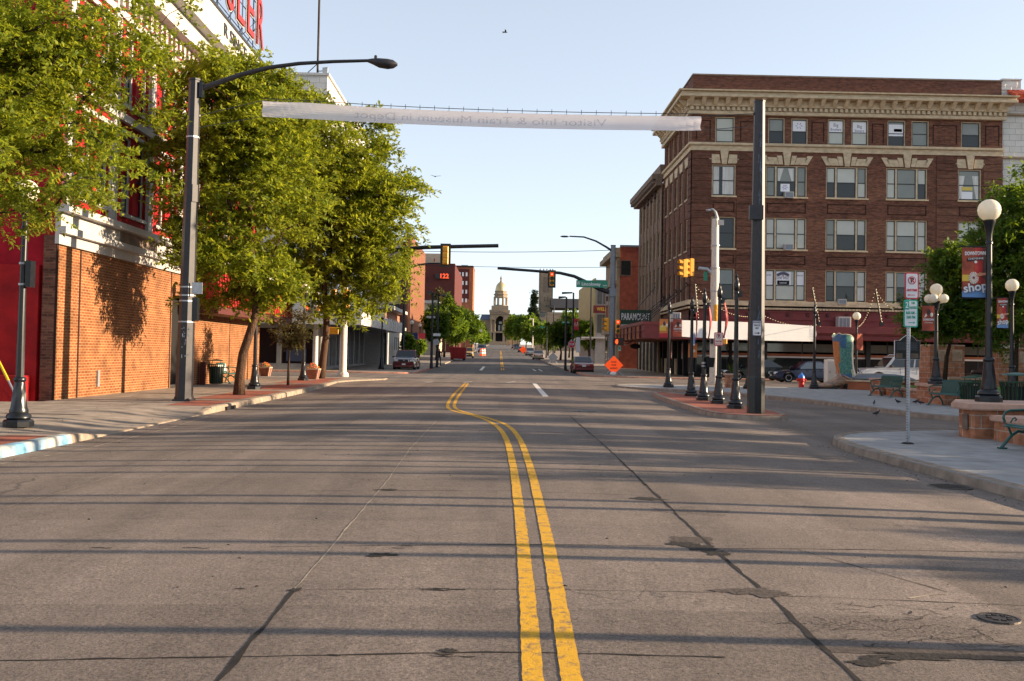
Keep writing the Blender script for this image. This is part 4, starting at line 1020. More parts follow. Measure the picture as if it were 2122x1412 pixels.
# painted south end wall: two planes, a plinth, all solid
mb = MB(); mb.box(XL-30, YA+.15, gl_-.1, XL-.35, YA+.7, 13.2); hb2(mb, 'end_wall', 'red_paint_dark', red)
mb = MB(); mb.box(XL-30, YA-.02, gl_-.05, XL-.45, YA+.149, 3.85); hb2(mb, 'lower_end_wall', 'red_paint', red)
mb = MB(); mb.box(XL-30, YA-.5, gl_-.05, XL-.6, YA-.021, .75); hb2(mb, 'plinth', 'red_paint', red)
mb = MB(); mb.box(XL-.349, YA, gl_-.1, XL-.001, YA+.7, 4.7); hb2(mb, 'brick_corner', 'brick_brown', red)
# cornice over the ground floor
mb = MB(); E.box(mb, YA-.1, 38.2, -.12, 0, 4.45, 4.75); E.box(mb, YA-.1, 38.2, -.3, 0, 4.751, 4.95); E.box(mb, YA-.1, 38.2, -.16, 0, 4.951, 5.35); E.box(mb, YA-.2, 38.4, -.42, 0, 5.351, 5.55)

hb2(mb, 'shop_cornice', 'white_paint', red, ) if False else hb2(mb, 'shop_cornice', 'white_paint', red)
mb = MB(); E.box(mb, 31.3, 34.6, -.19, -.161, 4.99, 5.31); hb2(mb, 'cornice_panel', 'stone_grey', red)
# upper wall with tall windows
uops = []; 
for k in range(7):
    y0 = YA+1.3+k*3.2
    for z0, z1 in ((6.0, 8.6), (9.6, 12.0)): uops += [(y0, y0+.95, z0, z1), (y0+1.25, y0+2.2, z0, z1)]
mb = MB(); E.wall(mb, YA, YB, 4.7, 13.0, uops, .3); mb.box(XL-.6, YA+.71, 4.71, XL-14, YB-.05, 12.9)
mb.add([(XL,YB,0),(XL-14,YB,0),(XL-14,YB,13),(XL,YB,13)], [(0,1,2,3)]); mb.add([(XL,YA,4.7),(XL-.35,YA,4.7),(XL-.35,YA,13),(XL,YA,13)], [(0,1,2,3)])
hb2(mb, 'upper_wall', 'red_paint', red)
for (a, b, c, d) in uops: make_window(E, a, b, c, d, 1, red, pane=['red_paint_dark', 'blind_grey'] if int(a*3) % 2 else ['red_paint', 'red_paint_dark'], trim='white_paint', depth=.18)
mb = MB()
for k in range(8):
    y0 = YA+.25+k*3.2; E.box(mb, y0, y0+.28, -.12, 0, 5.56, 12.9); E.box(mb, y0+.5, y0+.62, -.05, 0, 5.56, 12.9); 
for (a, b, c, d) in uops: E.box(mb, a-.12, b+.12, -.07, .03, c-.12, c); E.box(mb, a-.1, b+.1, -.07, .03, d, d+.14)
split(mb, 'white_trim', 'white_paint', red)
mb = MB(); E.box(mb, YA, YB, -.15, 0, 8.95, 9.2); E.box(mb, YA, YB, -.1, 0, 12.3, 12.55)
for k in range(46): E.box(mb, YA+.1+k*.5, YA+.32+k*.5, -.22, -.101, 12.56, 13.2)
hb2(mb, 'frieze', 'white_paint', red)
mb = MB(); E.box(mb, YA, YB, -.1, 0, 12.551, 13.2); hb2(mb, 'frieze_backing', 'red_metal', red)
mb = MB(); E.box(mb, YA-.2, YB, -.6, .3, 13.201, 13.45); E.box(mb, YA-.2, YB, -.35, .3, 13.451, 14.2); E.box(mb, YA-.2, YB, -.8, .3, 14.201, 14.5); E.box(mb, YA, YB, .0, .3, 14.501, 16.3)
hb2(mb, 'cornice', 'white_paint', red)
mb = MB(); E.box(mb, YA, YB+.05, -.06, .35, 16.301, 16.42); hb2(mb, 'coping', 'black', red)
text('lettering', 'R SINCE 1943', 'sign_black', red, fmtx((XL+.03, 45.7, 15.75), 'E'), .8, .01, width=6.2, bold=.01, world=True)
# rooftop letters on a frame
mb = MB()
for y in (38.2, 40, 42, 44, 46, 48, 49.5):
    mb.tube([(XL-.12, y, 16.4), (XL-.12, y, 19.2)], .03, 5); mb.tube([(XL-.12, y, 18.6), (XL-1.6, y+.4, 16.4)], .03, 5)
for z in (16.8, 18.1, 19.1): mb.tube([(XL-.14, 35.5, z), (XL-.14, 49.8, z)], .025, 5)
mb.tube([(XL-.14, 46, 16.6), (XL-.14, 49.6, 18.8)], .02, 5); mb.tube([(XL-.14, 42, 18.8), (XL-.14, 46, 16.6)], .02, 5)
hb2(mb, 'sign_frame', 'blue_roof', red)
for i, ch in enumerate('WRANGLER'):
    y = 35.9+i*1.80
    a_ = text('letter', ch, 'white_paint', red, fmtx((XL+.02, y, 17.95), 'E'), 3.6, .02, width=1.36, bold=.045, world=True)
    text('letter_face', ch, 'red_metal', a_, fmtx((XL+.09, y, 17.95), 'E'), 3.7, .02, width=1.26, world=False) if False else text('letter_face', ch, 'red_metal', red, fmtx((XL+.10, y, 17.95), 'E'), 3.6, .02, width=1.24, bold=-.012, world=True)
# red standing seam canopy
mb = MB()
mb.hexa([(XL+.001,38.9,3.3),(-11.25,38.9,3.3),(-11.25,52.6,3.3),(XL+.001,52.6,3.3),(XL+.001,38.9,5.15),(-11.45,38.9,5.0),(-11.45,52.6,5.0),(XL+.001,52.6,5.15)]); o = hb2(mb, 'canopy', 'red_metal', red)
mb = MB()
for k in range(34): y = 39.0+k*.4; mb.hexa([(-11.25,y,3.3),(-11.21,y,3.3),(-11.21,y+.04,3.3),(-11.25,y+.04,3.3),(-11.45,y,5.0),(-11.41,y,5.0),(-11.41,y+.04,5.0),(-11.45,y+.04,5.0)])
for k in range(4): mb.box(XL+.1+k*.3, 38.86, 3.3, XL+.13+k*.3, 38.899, 5.0)
hb2(mb, 'seam', 'red_paint', o)
mb = MB(); mb.hexa([(XL,38.8,5.151),(-11.3,38.8,5.02),(-11.3,52.7,5.02),(XL,52.7,5.151),(XL,38.8,5.3),(-11.3,38.8,5.16),(-11.3,52.7,5.16),(XL,52.7,5.3)]); hb2(mb, 'flashing', 'white_paint', o)
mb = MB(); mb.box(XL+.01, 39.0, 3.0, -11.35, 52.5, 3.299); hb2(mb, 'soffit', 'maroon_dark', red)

# ---------------------------------------------------------------- white tiled block beyond the crossing
def lz(py, px=640, Y=72.): return at(px, py, Y).z
XW = at(672, 400, 72).x; YW = 72.
wt = thing('white_tiled_building', (XW, YW, sz(YW)), 'tall white glazed tile block with stepped parapet and white canopy, half hidden by trees', 'building')
SW = Facade('S', YW); EW = Facade('E', XW)
gw = sz(YW); ops = []
for r in range(4):
    z0 = 6.3+r*3.5
    for k in range(5): ops.append((XW-3.6-k*3.1, XW-1.7-k*3.1, z0, z0+2.1))
mb = MB(); SW.wall(mb, XW-20, XW, 3.6, lz(196), ops, .3)
eops = [(YW+2+k*3.2, YW+3.9+k*3.2, 6.3+r*3.5, 8.4+r*3.5) for r in range(4) for k in range(7)]
EW.wall(mb, YW, YW+24, 3.6, lz(196), eops, .3); mb.box(XW-19.9, YW+.5, 3.6, XW-.5, YW+24, lz(196)-.02)
hb2(mb, 'wall', 'white_tile', wt)
for (a, b, c, d) in ops: make_window(SW, a, b, c, d, 1, wt, pane=['glass_pale', 'glass'], trim='grey_panel')
for (a, b, c, d) in eops: make_window(EW, a, b, c, d, 1, wt, pane=['glass', 'blind'], trim='white_paint')
mb = MB(); mb.box(XW-20, YW-.25, lz(196), XW+.25, YW+24.2, lz(190)); mb.box(XW-20.2, YW-.1, lz(190)+.001, XW+.05, YW+24, lz(157)); mb.box(XW-20.3, YW-.2, lz(157)+.001, XW+.2, YW+24.2, lz(152)); hb2(mb, 'parapet', 'white_tile', wt)
# ground floor
mb = MB(); mb.box(XW-30, YW+.6, gw, XW-.4, YW+24, 3.59); hb2(mb, 'shop_interior', 'interior', wt)
mb = MB(); SW.box(mb, XW-20, XW, -.02, .59, gw, gw+.45); SW.box(mb, XW-20, XW, .0, .59, 3.2, 3.59); EW.box(mb, YW, YW+24, -.02, .39, gw, gw+.25); hb2(mb, 'stall_riser', 'grey_panel', wt)
mb = MB()
for k in range(7): SW.box(mb, XW-.35-k*2.9, XW-k*2.9, -.05, .5, gw+.451, 3.199)
for k in range(8): EW.box(mb, YW+k*3.2, YW+k*3.2+.5, -.05, .35, gw+.251, 3.59)
split(mb, 'column', 'grey_panel', wt)
mb = MB(); SW.box(mb, XW-19.5, XW-.36, .3, .34, gw+.452, 3.198); EW.box(mb, YW+.51, YW+23.9, .25, .3, gw+.252, 3.58); hb2(mb, 'pane', 'glass', wt)
mb = MB()
for k in range(14): EW.box(mb, YW+1.2+k*1.6, YW+1.27+k*1.6, .18, .249, gw+.252, 3.58)
split(mb, 'mullion', 'galv', wt)
zc = at(742, 672, 68).z; zc1 = at(742, 648, 68).z
mb = MB(); mb.box(XW-19, 68.2, zc, -9.9, YW-.06, zc1); mb.box(XW+.06, YW-.059, zc, -9.9, 97.5, zc1); hb2(mb, 'canopy', 'galv_dark', wt)
mb = MB(); mb.box(XW-19, 68.05, zc-.05, -9.75, 68.199, zc1+.08); mb.box(-9.899, 68.2, zc-.05, -9.7, 97.6, zc1+.08)
for k in range(17): mb.box(-9.699, 69+k*1.7, zc, -9.6, 69.12+k*1.7, zc1+.16)
hb2(mb, 'fascia', 'ledge_white', wt)
mb = MB(); c_ = at(598, 720, YW-.02); 
for r_, m_ in ((.42, 0),): mb.lathe([(.42,0),(.42,.04),(.3,.05),(.3,.0)], (c_.x, YW-.03, c_.z), 18, axis='Y')
hb2(mb, 'round_sign', 'sign_black', wt)
mb = MB(); c_ = at(614, 735, YW); SW.box(mb, c_.x-.75, c_.x+.75, -.04, .0, c_.z-.5, c_.z+.45); hb2(mb, 'window_sign', 'blue_roof', wt)
# roof pole with guy and lamp
pl = thing('roof_mast', (at(657,150,73).x, 73.2, lz(152)), 'thin tall dark mast with a guy wire and floodlight on the white building roof', 'mast')
m_ = MB().tube([(0,0,-.0),(0,0,9.5)], .09, 6); m_.build('mast', 'bark_dark', pl); MB().tube([(0,0,1.1),(-1.1,0,.05)], .035, 5).build('guy', 'steel_black', pl)
l_ = MB().tube([(0,0,.5),(.5,0,.55)], .05, 5); l_.hexa([(.4,-.15,.2),(.75,-.15,.3),(.75,.15,.3),(.4,.15,.2),(.4,-.2,.75),(.8,-.2,.8),(.8,.2,.8),(.4,.2,.75)]); l_.build('floodlight', 'galv', pl)

# low theatre annex with ticket windows
XT, YT0, YT1 = -11.45, 97.7, 113.
th = thing('ticket_office', (XT, YT0, sz(YT0)), 'low orange tan building with white eave and small ticket windows beyond the canopy', 'building')
ET = Facade('E', XT); gt = sz(YT0)-.1; z1_ = at(776, 640, YT0).z
ops = [(YT0+7.2+k*2.0, YT0+8.5+k*2.0, gt+1.6, gt+3.0) for k in range(3)]
mb = MB(); ET.wall(mb, YT0, YT1, gt, gt+3.9, ops, .15); mb.box(XT-10, YT0, gt, XT-.2, YT1, gt+3.85); hb2(mb, 'lower_wall', 'white_paint', th)
for (a, b, c, d) in ops: mb = MB(); ET.box(mb, a+.1, b-.1, .08, .14, c, d); o = hb2(mb, 'window', 'glass_pale', th); mb = MB(); ET.box(mb, a+.6, a+.7, .05, .079, c, d); hb2(mb, 'mullion', 'white_paint', o)
mb = MB(); mb.box(XT-10, YT0+.1, gt+3.9, XT-.3, YT1-.1, z1_); hb2(mb, 'upper_wall', 'tan_fin', th)
mb = MB(); mb.box(XT-10, YT0-.6, z1_, XT+.6, YT1+.2, z1_+.35); mb.box(XT-.2, YT0-.2, gt+3.86, XT+.5, YT1+.1, gt+4.2); hb2(mb, 'eave', 'white_paint', th)

# building with tall vertical fins
XF = -11.75; YF0 = 124.8; YF1 = 148
fin = thing('finned_building', (XF, YF0, sz(YF0)), 'beige building whose street side is clad in tall orange tan vertical fins', 'building')
zf = at(850, 488, YF0).z
mb = MB(); mb.box(XF-16, YF0, sz(YF0)-.1, XF-.55, YF1, zf-.8); hb2(mb, 'wall', 'beige', fin)
mb = MB(); mb.box(XF-.549, YF0+.0, sz(YF0)+3.6, XF-.2, YF1, zf); hb2(mb, 'cladding', 'tan_fin_dark', fin)
mb = MB(); mb.box(XF-1.1, YF0-.12, sz(YF0)+3.6, XF-.55, YF0-.001, zf-.8); hb2(mb, 'red_stripe', 'brick_maroon', fin)
mb = MB()
for k in range(24): mb.box(XF-.199, YF0+.05+k*.97, sz(YF0)+3.6, XF+.12, YF0+.52+k*.97, zf)
split(mb, 'fin', 'tan_fin', fin)
mb = MB(); a_ = at(806, 664, YF0); b_ = at(834, 630, YF0); mb.box(a_.x, YF0-.1, a_.z, b_.x, YF0-.001, b_.z); a_ = at(806, 600, YF0); b_ = at(834, 570, YF0); mb.box(a_.x, YF0-.1, a_.z, b_.x, YF0-.001, b_.z); split(mb, 'window', 'glass', fin)
mb = MB(); mb.box(XF-.54, YF0+.01, sz(YF0), XF-.3, YF1, sz(YF0)+3.5); hb2(mb, 'shopfront', 'grey_panel', fin)

# red bank with lit number board
YN = 205.; xn = lambda px: at(px, 600, YN).x; zn = lambda py: at(910, py, YN).z
bk = thing('red_bank_building', (xn(910), YN, sz(YN)), 'dark red office block with a lit number board high on its wall', 'building')
mb = MB(); mb.box(xn(860), YN, sz(YN), xn(942), YN+40, zn(546)); hb2(mb, 'wall', 'brick_maroon', bk)
mb = MB(); mb.box(xn(872), YN+2, zn(546), xn(914), YN+30, zn(524)); hb2(mb, 'penthouse', 'beige', bk)
mb = MB(); mb.box(xn(896.5), YN+1.9, zn(541), xn(898.5), YN+1.99, zn(534)); hb2(mb, 'vent', 'maroon', bk)
mb = MB(); mb.box(xn(902), YN-.5, zn(578), xn(930), YN-.01, zn(568)); o = hb2(mb, 'number_board', 'sign_black', bk)
text('number', '122', 'led_orange', bk, fmtx((xn(920), YN-.53, zn(573)), 'S'), 1.35, .01, width=1.75, bold=.03, world=True)
# brick office tower with window grid
YO = 330.; xo = lambda px: at(px, 600, YO).x; zo = lambda py: at(960, py, YO).z
of = thing('brick_office_tower', (xo(960), YO, sz(YO)), 'narrow brown brick office tower with a grid of pale windows rising over the trees', 'building')
mb = MB(); mb.box(xo(930), YO, sz(YO), xo(980), YO+20, zo(553)); hb2(mb, 'wall', 'brick_rust', of)
mb = MB(); mb.box(xo(942), YO-.4, zo(620), xo(972), YO-.01, zo(558)); hb2(mb, 'window_bay', 'brick_maroon', of)
mb = MB()
for r in range(4):
    for px in (944.5, 952, 958.5, 966): mb.box(xo(px-1.4), YO-.55, zo(573+r*18), xo(px+2), YO-.41, zo(565+r*18))
split(mb, 'window', 'sign_white', of)
mb = MB(); mb.box(xo(930), YO-.7, zo(553), xo(980.5), YO+20, zo(551)); hb2(mb, 'coping', 'dark_roof', of)
mb = MB(); mb.box(xo(954), YO+4, zo(551), xo(968), YO+9, zo(547)); hb2(mb, 'roof_unit', 'galv', of)
for px0, px1, y0, lab, nm, mm_, h_ in ((880, 905, 168, 'small white and tan shop building glimpsed behind the left street trees', 'shop_building', 'beige', 9), (905, 945, 250, 'cream two storey building behind the left street trees, just beyond the white and tan shop', 'shop_building', 'stone_tan', 10)):
    a = at(px0, 700, y0); b = at(px1, 700, y0); t = thing(nm, (b.x, y0, sz(y0)), lab, 'building')
    mb = MB(); mb.box(a.x-8, y0, sz(y0), b.x, y0+16, sz(y0)+h_); hb2(mb, 'wall', mm_, t)
    mb = MB()
    for k in range(4): mb.box(b.x+.001, y0+1+k*3.8, sz(y0)+5, b.x+.1, y0+3+k*3.8, sz(y0)+7.5)
    split(mb, 'window', 'glass', t)
    mb = MB(); mb.box(a.x-8, y0-.3, sz(y0)+h_, b.x+.3, y0+16, sz(y0)+h_+.5); hb2(mb, 'cornice', 'white_paint', t)
# gold ribbed building with red sign, right side
YG0, YG1 = 122.5, 147.; XG = at(1232, 600, YG0).x; zg1 = at(1232, 580, YG0).z
gd = thing('gold_ribbed_building', (XG, YG0, sz(YG0)), 'building clad in dull gold ribbed metal with glazed end and a dark red sign', 'building')
mb = MB(); mb.box(XG+.2, YG0, sz(YG0), XG+12, YG1, zg1); hb2(mb, 'wall', 'grey_panel', gd)
mb = MB()
for k in range(35): mb.box(XG-.05 if k % 2 else XG, YG0+k*.7, sz(YG0)+3.4, XG+.199, YG0+.7+k*.7, zg1+.2)
hb2(mb, 'ribbed_cladding', 'gold_metal_sheet', gd)
mb = MB()
for k in range(5): mb.box(XG+.4+k*.75, YG0-.1, at(1240, 630, YG0).z, XG+.95+k*.75, YG0-.001, zg1-.4)
for k in range(5): mb.box(XG+.4+k*.75, YG0-.1, at(1240, 690, YG0).z, XG+.95+k*.75, YG0-.001, at(1240, 652, YG0).z)
split(mb, 'window', 'glass_pale', gd)
mb = MB(); a_ = at(1229, 649, YG0-1); b_ = at(1262, 634, YG0-1); mb.box(a_.x, YG0-1.3, a_.z, b_.x, YG0-.9, b_.z); o = hb2(mb, 'sign_box', 'maroon', gd)
text('lettering', 'WELLS', 'banner_yellow', gd, fmtx((at(1246, 641, YG0-1).x+.15, YG0-1.33, (a_.z+b_.z)/2), 'S'), .6, .01, width=1.5, bold=.01, world=True)
mb = MB(); mb.box(XG-1.6, YG0-.5, sz(YG0)+3.2, XG+3, YG0+.0, sz(YG0)+3.39); mb.box(XG-1.6, YG0, sz(YG0)+3.0, XG-.06, YG1, sz(YG0)+3.3); hb2(mb, 'canopy', 'ledge_white', gd)

# church with tower
YC = 300.; xc = lambda px: at(px, 640, YC).x; zc_ = lambda py: at(1140, py, YC).z
ch = thing('stone_church', (xc(1132), YC, sz(YC)), 'stone church with a tall square tower and dark roof, far down the right side', 'church')
mb = MB(); mb.box(xc(1117), YC, sz(YC), xc(1145), YC+5, zc_(562)); o = hb2(mb, 'tower', 'stone_tan', ch)
mb = MB()
for px in (1117, 1124.5, 1131, 1138, 1143.2): mb.box(xc(px), YC-.1, zc_(562), xc(px+2), YC+.6, zc_(557.5))
split(mb, 'battlement', 'stone_tan', ch)
mb = MB(); mb.box(xc(1125), YC-.15, zc_(606), xc(1137), YC-.01, zc_(575)); hb2(mb, 'louvre', 'stone_grey', ch)
mb = MB()
for px in (1127, 1133): mb.box(xc(px), YC-.2, zc_(625), xc(px+2), YC-.01, zc_(616))
for px in (1117, 1143): mb.box(xc(px), YC-.25, sz(YC), xc(px+2.2), YC-.01, zc_(564))
split(mb, 'buttress', 'stone_grey', ch)
mb = MB(); mb.box(xc(1112), YC-10, sz(YC), xc(1190), YC-1, zc_(650)); hb2(mb, 'nave_wall', 'stone_tan', ch)
mb = MB(); a, b = xc(1140), xc(1200); y0, y1 = YC-9.5, YC+8; mb.add([(a,y0,zc_(641)),(b,y0,zc_(641)),(b,y1,zc_(641)),(a,y1,zc_(641)),(a,(y0+y1)/2,zc_(619)),(b,(y0+y1)/2,zc_(619))], [(0,1,5,4),(2,3,4,5),(0,4,3),(1,2,5)]); hb2(mb, 'roof', 'dark_roof', ch)
mb = MB()
for px in (1122,): mb.lathe([(.9,0),(.9,.15),(.01,.16)], (xc(px), YC-10.05, zc_(655)), 12, axis='Y')
split(mb, 'round_window', 'glass_pale', ch)

# ---------------------------------------------------------------- the capitol closing the street
YK = 600.; k0 = .3; xk = lambda px: at(px, 650, YK).x; zk = lambda py: at(1037, py, YK).z
cp = thing('domed_capitol', (xk(1037), YK, sz(YK)), 'stone capitol with gilded dome, arched porch and pediment closing the far end of the street', 'building')
kb = lambda mb, n, m: hb2(mb, n, m, cp)
xm = xk(1037)
mb = MB(); mb.box(xk(1014.5), YK+6, sz(YK), xk(1056), YK+30, zk(646)); mb.box(xk(996), YK+10, sz(YK), xk(1080), YK+26, zk(662)); kb(mb, 'wall', 'stone_tan')
mb = MB(); a, b = xk(994), xk(1082); mb.add([(a,YK+9,zk(662)),(b,YK+9,zk(662)),(b,YK+27,zk(662)),(a,YK+27,zk(662)),(a+1,YK+18,zk(650)),(b-1,YK+18,zk(650))], [(0,1,5,4),(2,3,4,5),(0,4,3),(1,2,5)]); kb(mb, 'roof', 'blue_roof')
mb = MB()
for px in (998, 1076):
    for kx in range(3): mb.box(xk(px)+kx*1.4-1.4, YK+9.8, zk(690), xk(px)+kx*1.4-.6, YK+9.99, zk(672))
split(mb, 'window', 'glass', cp)
# porch: base arcade, columns, arch, pediment
mb = MB(); 
for px in (1017, 1025, 1045, 1052.5): mb.box(xk(px)-.8, YK, sz(YK)+1.5, xk(px)+.8, YK+5.9, zk(690))
mb.box(xk(1015.5), YK-.1, zk(690), xk(1055), YK+6, zk(687)); kb(mb, 'lower_arcade', 'stone_tan')
mb = MB()
for px in (1018.5, 1026, 1044, 1051): mb.lathe([(.62,0),(.62,.6),(.5,.7),(.42,zk(663)-zk(687)-1),(.65,zk(663)-zk(687)-.3),(.65,zk(663)-zk(687))], (xk(px), YK+1, zk(687)), 10)
split(mb, 'column', 'stone_tan', cp)
mb = MB(); mb.box(xk(1016), YK+.0, zk(663), xk(1027.5), YK+6, zk(653)); mb.box(xk(1043), YK+.0, zk(663), xk(1055), YK+6, zk(653))
arc = [(xm+2.3*math.cos(R(q))*1.0, zk(663)+2.5*math.sin(R(q))) for q in range(0, 181, 15)]; poly = arc+[(xk(1027.5), zk(653)), (xk(1043), zk(653))]
mb.prism(poly, lambda u, z, d: (u, YK+d, z), .0, 6); mb.box(xk(1015), YK-.3, zk(653)+.001, xk(1055.5), YK+6, zk(651)); kb(mb, 'arch_wall', 'stone_tan')
mb = MB(); mb.box(xk(1026), YK+5.5, zk(687), xk(1045), YK+5.9, zk(655)); mb.box(xk(1027), YK+3, sz(YK)+2, xk(1043.5), YK+5.8, zk(690.5)); kb(mb, 'porch_recess', 'interior')
mb = MB(); mb.box(xm-1.2, YK+5.3, zk(685), xm-.0, YK+5.49, zk(674)); mb.box(xm+1, YK+5.3, zk(685), xm+2.4, YK+5.49, zk(674)); mb.box(xm-.8, YK+5.3, zk(671), xm+1, YK+5.49, zk(666)); split(mb, 'porch_window', 'glass_pale', cp)
mb = MB(); mb.prism([(xk(1014.5), zk(651)), (xk(1056), zk(651)), (xm, zk(642))], lambda u, z, d: (u, YK+d, z), -.5, 8); kb(mb, 'pediment', 'stone_tan')
mb = MB(); mb.prism([(xk(1019), zk(650)), (xk(1051.5), zk(650)), (xm, zk(644))], lambda u, z, d: (u, YK+d, z), -.6, -.501); kb(mb, 'tympanum', 'stone_grey')
mb = MB(); mb.box(xk(1013.5), YK+5.9, zk(646)+.01, xk(1057), YK+26, zk(641.5)); mb.box(xk(1018), YK+8, zk(641.5), xk(1053.5), YK+22, zk(632.5)); kb(mb, 'tower_base', 'stone_tan')
yc = YK+15; s_ = .3
drum = lambda prof, n=8, rot=R(22.5): MB().lathe(prof, (xm, yc, 0), n, rot)
mb = drum([(5.2, zk(633)), (5.2, zk(631.5)), (4.35, zk(631)), (4.35, zk(630))]); mb.lathe([(4.1, zk(630)), (4.1, zk(616.5))], (xm, yc, 0), 8, R(22.5)) if False else None
kb(mb, 'drum_foot', 'stone_tan')
mb = MB()
for q in range(8):
    a_ = R(22.5+45*q); x, y = xm+4.1*math.cos(a_), yc+4.1*math.sin(a_); mb.lathe([(.72, zk(630)), (.72, zk(614.5))], (x, y, 0), 8)
    a2 = R(45*q); x, y = xm+3.7*math.cos(a2), yc+3.7*math.sin(a2)
split(mb, 'drum_pier', 'stone_tan', cp)
kb(drum([(4.9, zk(614.5)), (4.9, zk(613)), (4.3, zk(612.5)), (4.3, zk(609)), (4.9, zk(608.5)), (4.9, zk(607)), (4.1, zk(606.5)), (3.9, zk(602.5)), (4.2, zk(602)), (4.2, zk(600.5)), (3.2, zk(600))]), 'drum_cornice', 'stone_tan')
prof = [(3.55*math.cos(R(q)), zk(600)+(zk(581)-zk(600))*math.sin(R(q))) for q in range(0, 86, 8)]
mb = MB().lathe([(3.6, zk(600.3))]+prof, (xm, yc, 0), 24, 0, flute=(0, 9, .965)); dm_ = mb.build('dome', 'dome_gold', cp, world=True, smooth=True)
kb(MB().lathe([(.75, zk(582)), (.75, zk(580)), (.5, zk(579)), (.45, zk(575)), (.8, zk(574)), (.5, zk(572.5)), (.06, zk(567)), (.03, zk(563))], (xm, yc, 0), 8), 'lantern', 'stone_grey')
mb = MB(); 
for k in range(9): mb.box(xk(1019)-k*.25, YK-4-k*.7, sz(YK)-.2, xk(1051)+k*.25, YK-3.3-k*.7, sz(YK)+1.9-k*.2)
mb.box(xk(1019), YK-3.3, sz(YK)-.2, xk(1051), YK+1, sz(YK)+2.0); kb(mb, 'steps', 'stone_tan')
# ---------------------------------------------------------------- lamp posts
LG = 'black Victorian lamp posts along the street and plaza'
def lamp_post(loc, label, kind='globe', H=4.25, rot=0, s=1., globes=1, group=LG):
    """fluted base, tapering pole, collar, globe or spear finial"""
    t = thing('street_lamp' if kind == 'globe' else 'banner_post', loc, label, 'street lamp' if kind == 'globe' else 'banner post', group if kind == 'globe' else 'spear topped banner posts', rot)
    m = MB().lathe([(.27,0),(.27,.10),(.25,.13),(.20,.14)], (0,0,0), 8, R(22.5)); m.build('plinth', 'steel_black', t)
    m = MB().lathe([(.20,.14),(.225,.17),(.215,.22),(.165,.26),(.17,.30),(.155,.36),(.125,.62),(.105,.80),(.095,.84),(.115,.87),(.115,.91),(.09,.94)], (0,0,0), 16, flute=(5,7,.90)); m.build('flared_base', 'steel_black', t, smooth=True)
    m = MB().lathe([(.078,.94),(.058,H-.55),(.056,H-.5),(.072,H-.49),(.072,H-.45),(.056,H-.43)], (0,0,0), 14, flute=(0,1,.9)); m.build('pole', 'steel_black', t, smooth=True)
    if kind == 'globe':
        m = MB().lathe([(.056,H-.43),(.06,H-.3),(.10,H-.1),(.125,H-.04),(.13,H),(.10,H+.02)], (0,0,0), 14); m.build('collar', 'steel_black', t, smooth=True)
        if globes == 1: MB().sphere((0,0,H+.225), .235, 20).build('globe', 'globe', t, smooth=True)
        else:
            m = MB()
            for k in range(4): a = R(45+90*k); m.tube([(0,0,H-.25),(.18*math.cos(a),.18*math.sin(a),H-.3),(.26*math.cos(a),.26*math.sin(a),H-.05)], .025, 6)
            m.build('bracket', 'steel_black', t)
            for k in range(4): a = R(45+90*k); MB().sphere((.26*math.cos(a), .26*math.sin(a), H+.10), .165, 16).build('globe', 'globe', t, smooth=True)
            MB().sphere((0,0,H+.42), .22, 16).build('globe', 'globe', t, smooth=True)
    else:
        m = MB().lathe([(.056,H-.43),(.085,H-.38),(.09,H-.2),(.06,H-.14),(.035,H),(.045,H+.02),(.012,H+.10)], (0,0,0), 12); m.build('finial', 'steel_black', t, smooth=True)
        MB().box(.05,-.05,H-.62,.16,.05,H-.42).build('receptacle', 'steel_black', t)
    return t
def clampbox(t, z0, z1, dx=.09): MB().box(dx-.01, -.10, z0, dx+.09, .10, z1).build('control_box', 'steel_black', t); MB().tube([(0,0,z0+.03),(0,0,z0+.07)], .085, 10).tube([(0,0,z1-.07),(0,0,z1-.03)], .085, 10).build('clamp', 'galv', t)
p = walk(38, 884); l0 = lamp_post(p, 'black lamp post nearest the left edge, its globe lost in leaves'); clampbox(l0, 2.65, 3.15)
l0['label'] = 'black lamp post nearest the left edge, its globe lost in leaves'
p = walk(527, 807); lamp_post(p, 'black lamp post right of the leaning kerb tree trunk, its top hidden in leaves')
p = walk(628, 789); lamp_post(p, 'globe lamp post beside the flower planter box on the left pavement', H=4.35)
p = walk(793, 765); p = Vector((-9.5, 78, sz(78))); lamp_post(p, 'globe lamp post left of the dark red pickup in front of the ticket windows', H=4.15)
for (px, Y, lab) in ((853, 108, 'small far globe lamp beside the hanging flag, left of the two tall thin poles'), (870, 126, 'second far globe lamp beyond the flag, beside a small red banner')):
    q = at(px, 700, Y); lamp_post((q.x, Y, sz(Y)), lab, H=4.3)
wall_z = .76
LB = (10.38, 20.35, wall_z); lampR = lamp_post(LB, 'big globe lamp on the near sandstone wall, holding a shop banner on its left', H=3.85)
p = at(1940, 700, 33); lamp3 = lamp_post((p.x, 33, .78), 'five globe cluster lamp on the plaza wall above a rust brown banner', H=2.95, globes=5)
p = at(2097, 700, 35); lamp4 = lamp_post((p.x, 35, .55), 'globe lamp on the lawn at the right edge, its globe partly behind leaves', H=3.65)
p = at(1775, 700, 56); lamp_post((p.x, 56, -.03), 'globe lamp just right of the cowboy boot statue with a thin red banner', H=3.95)
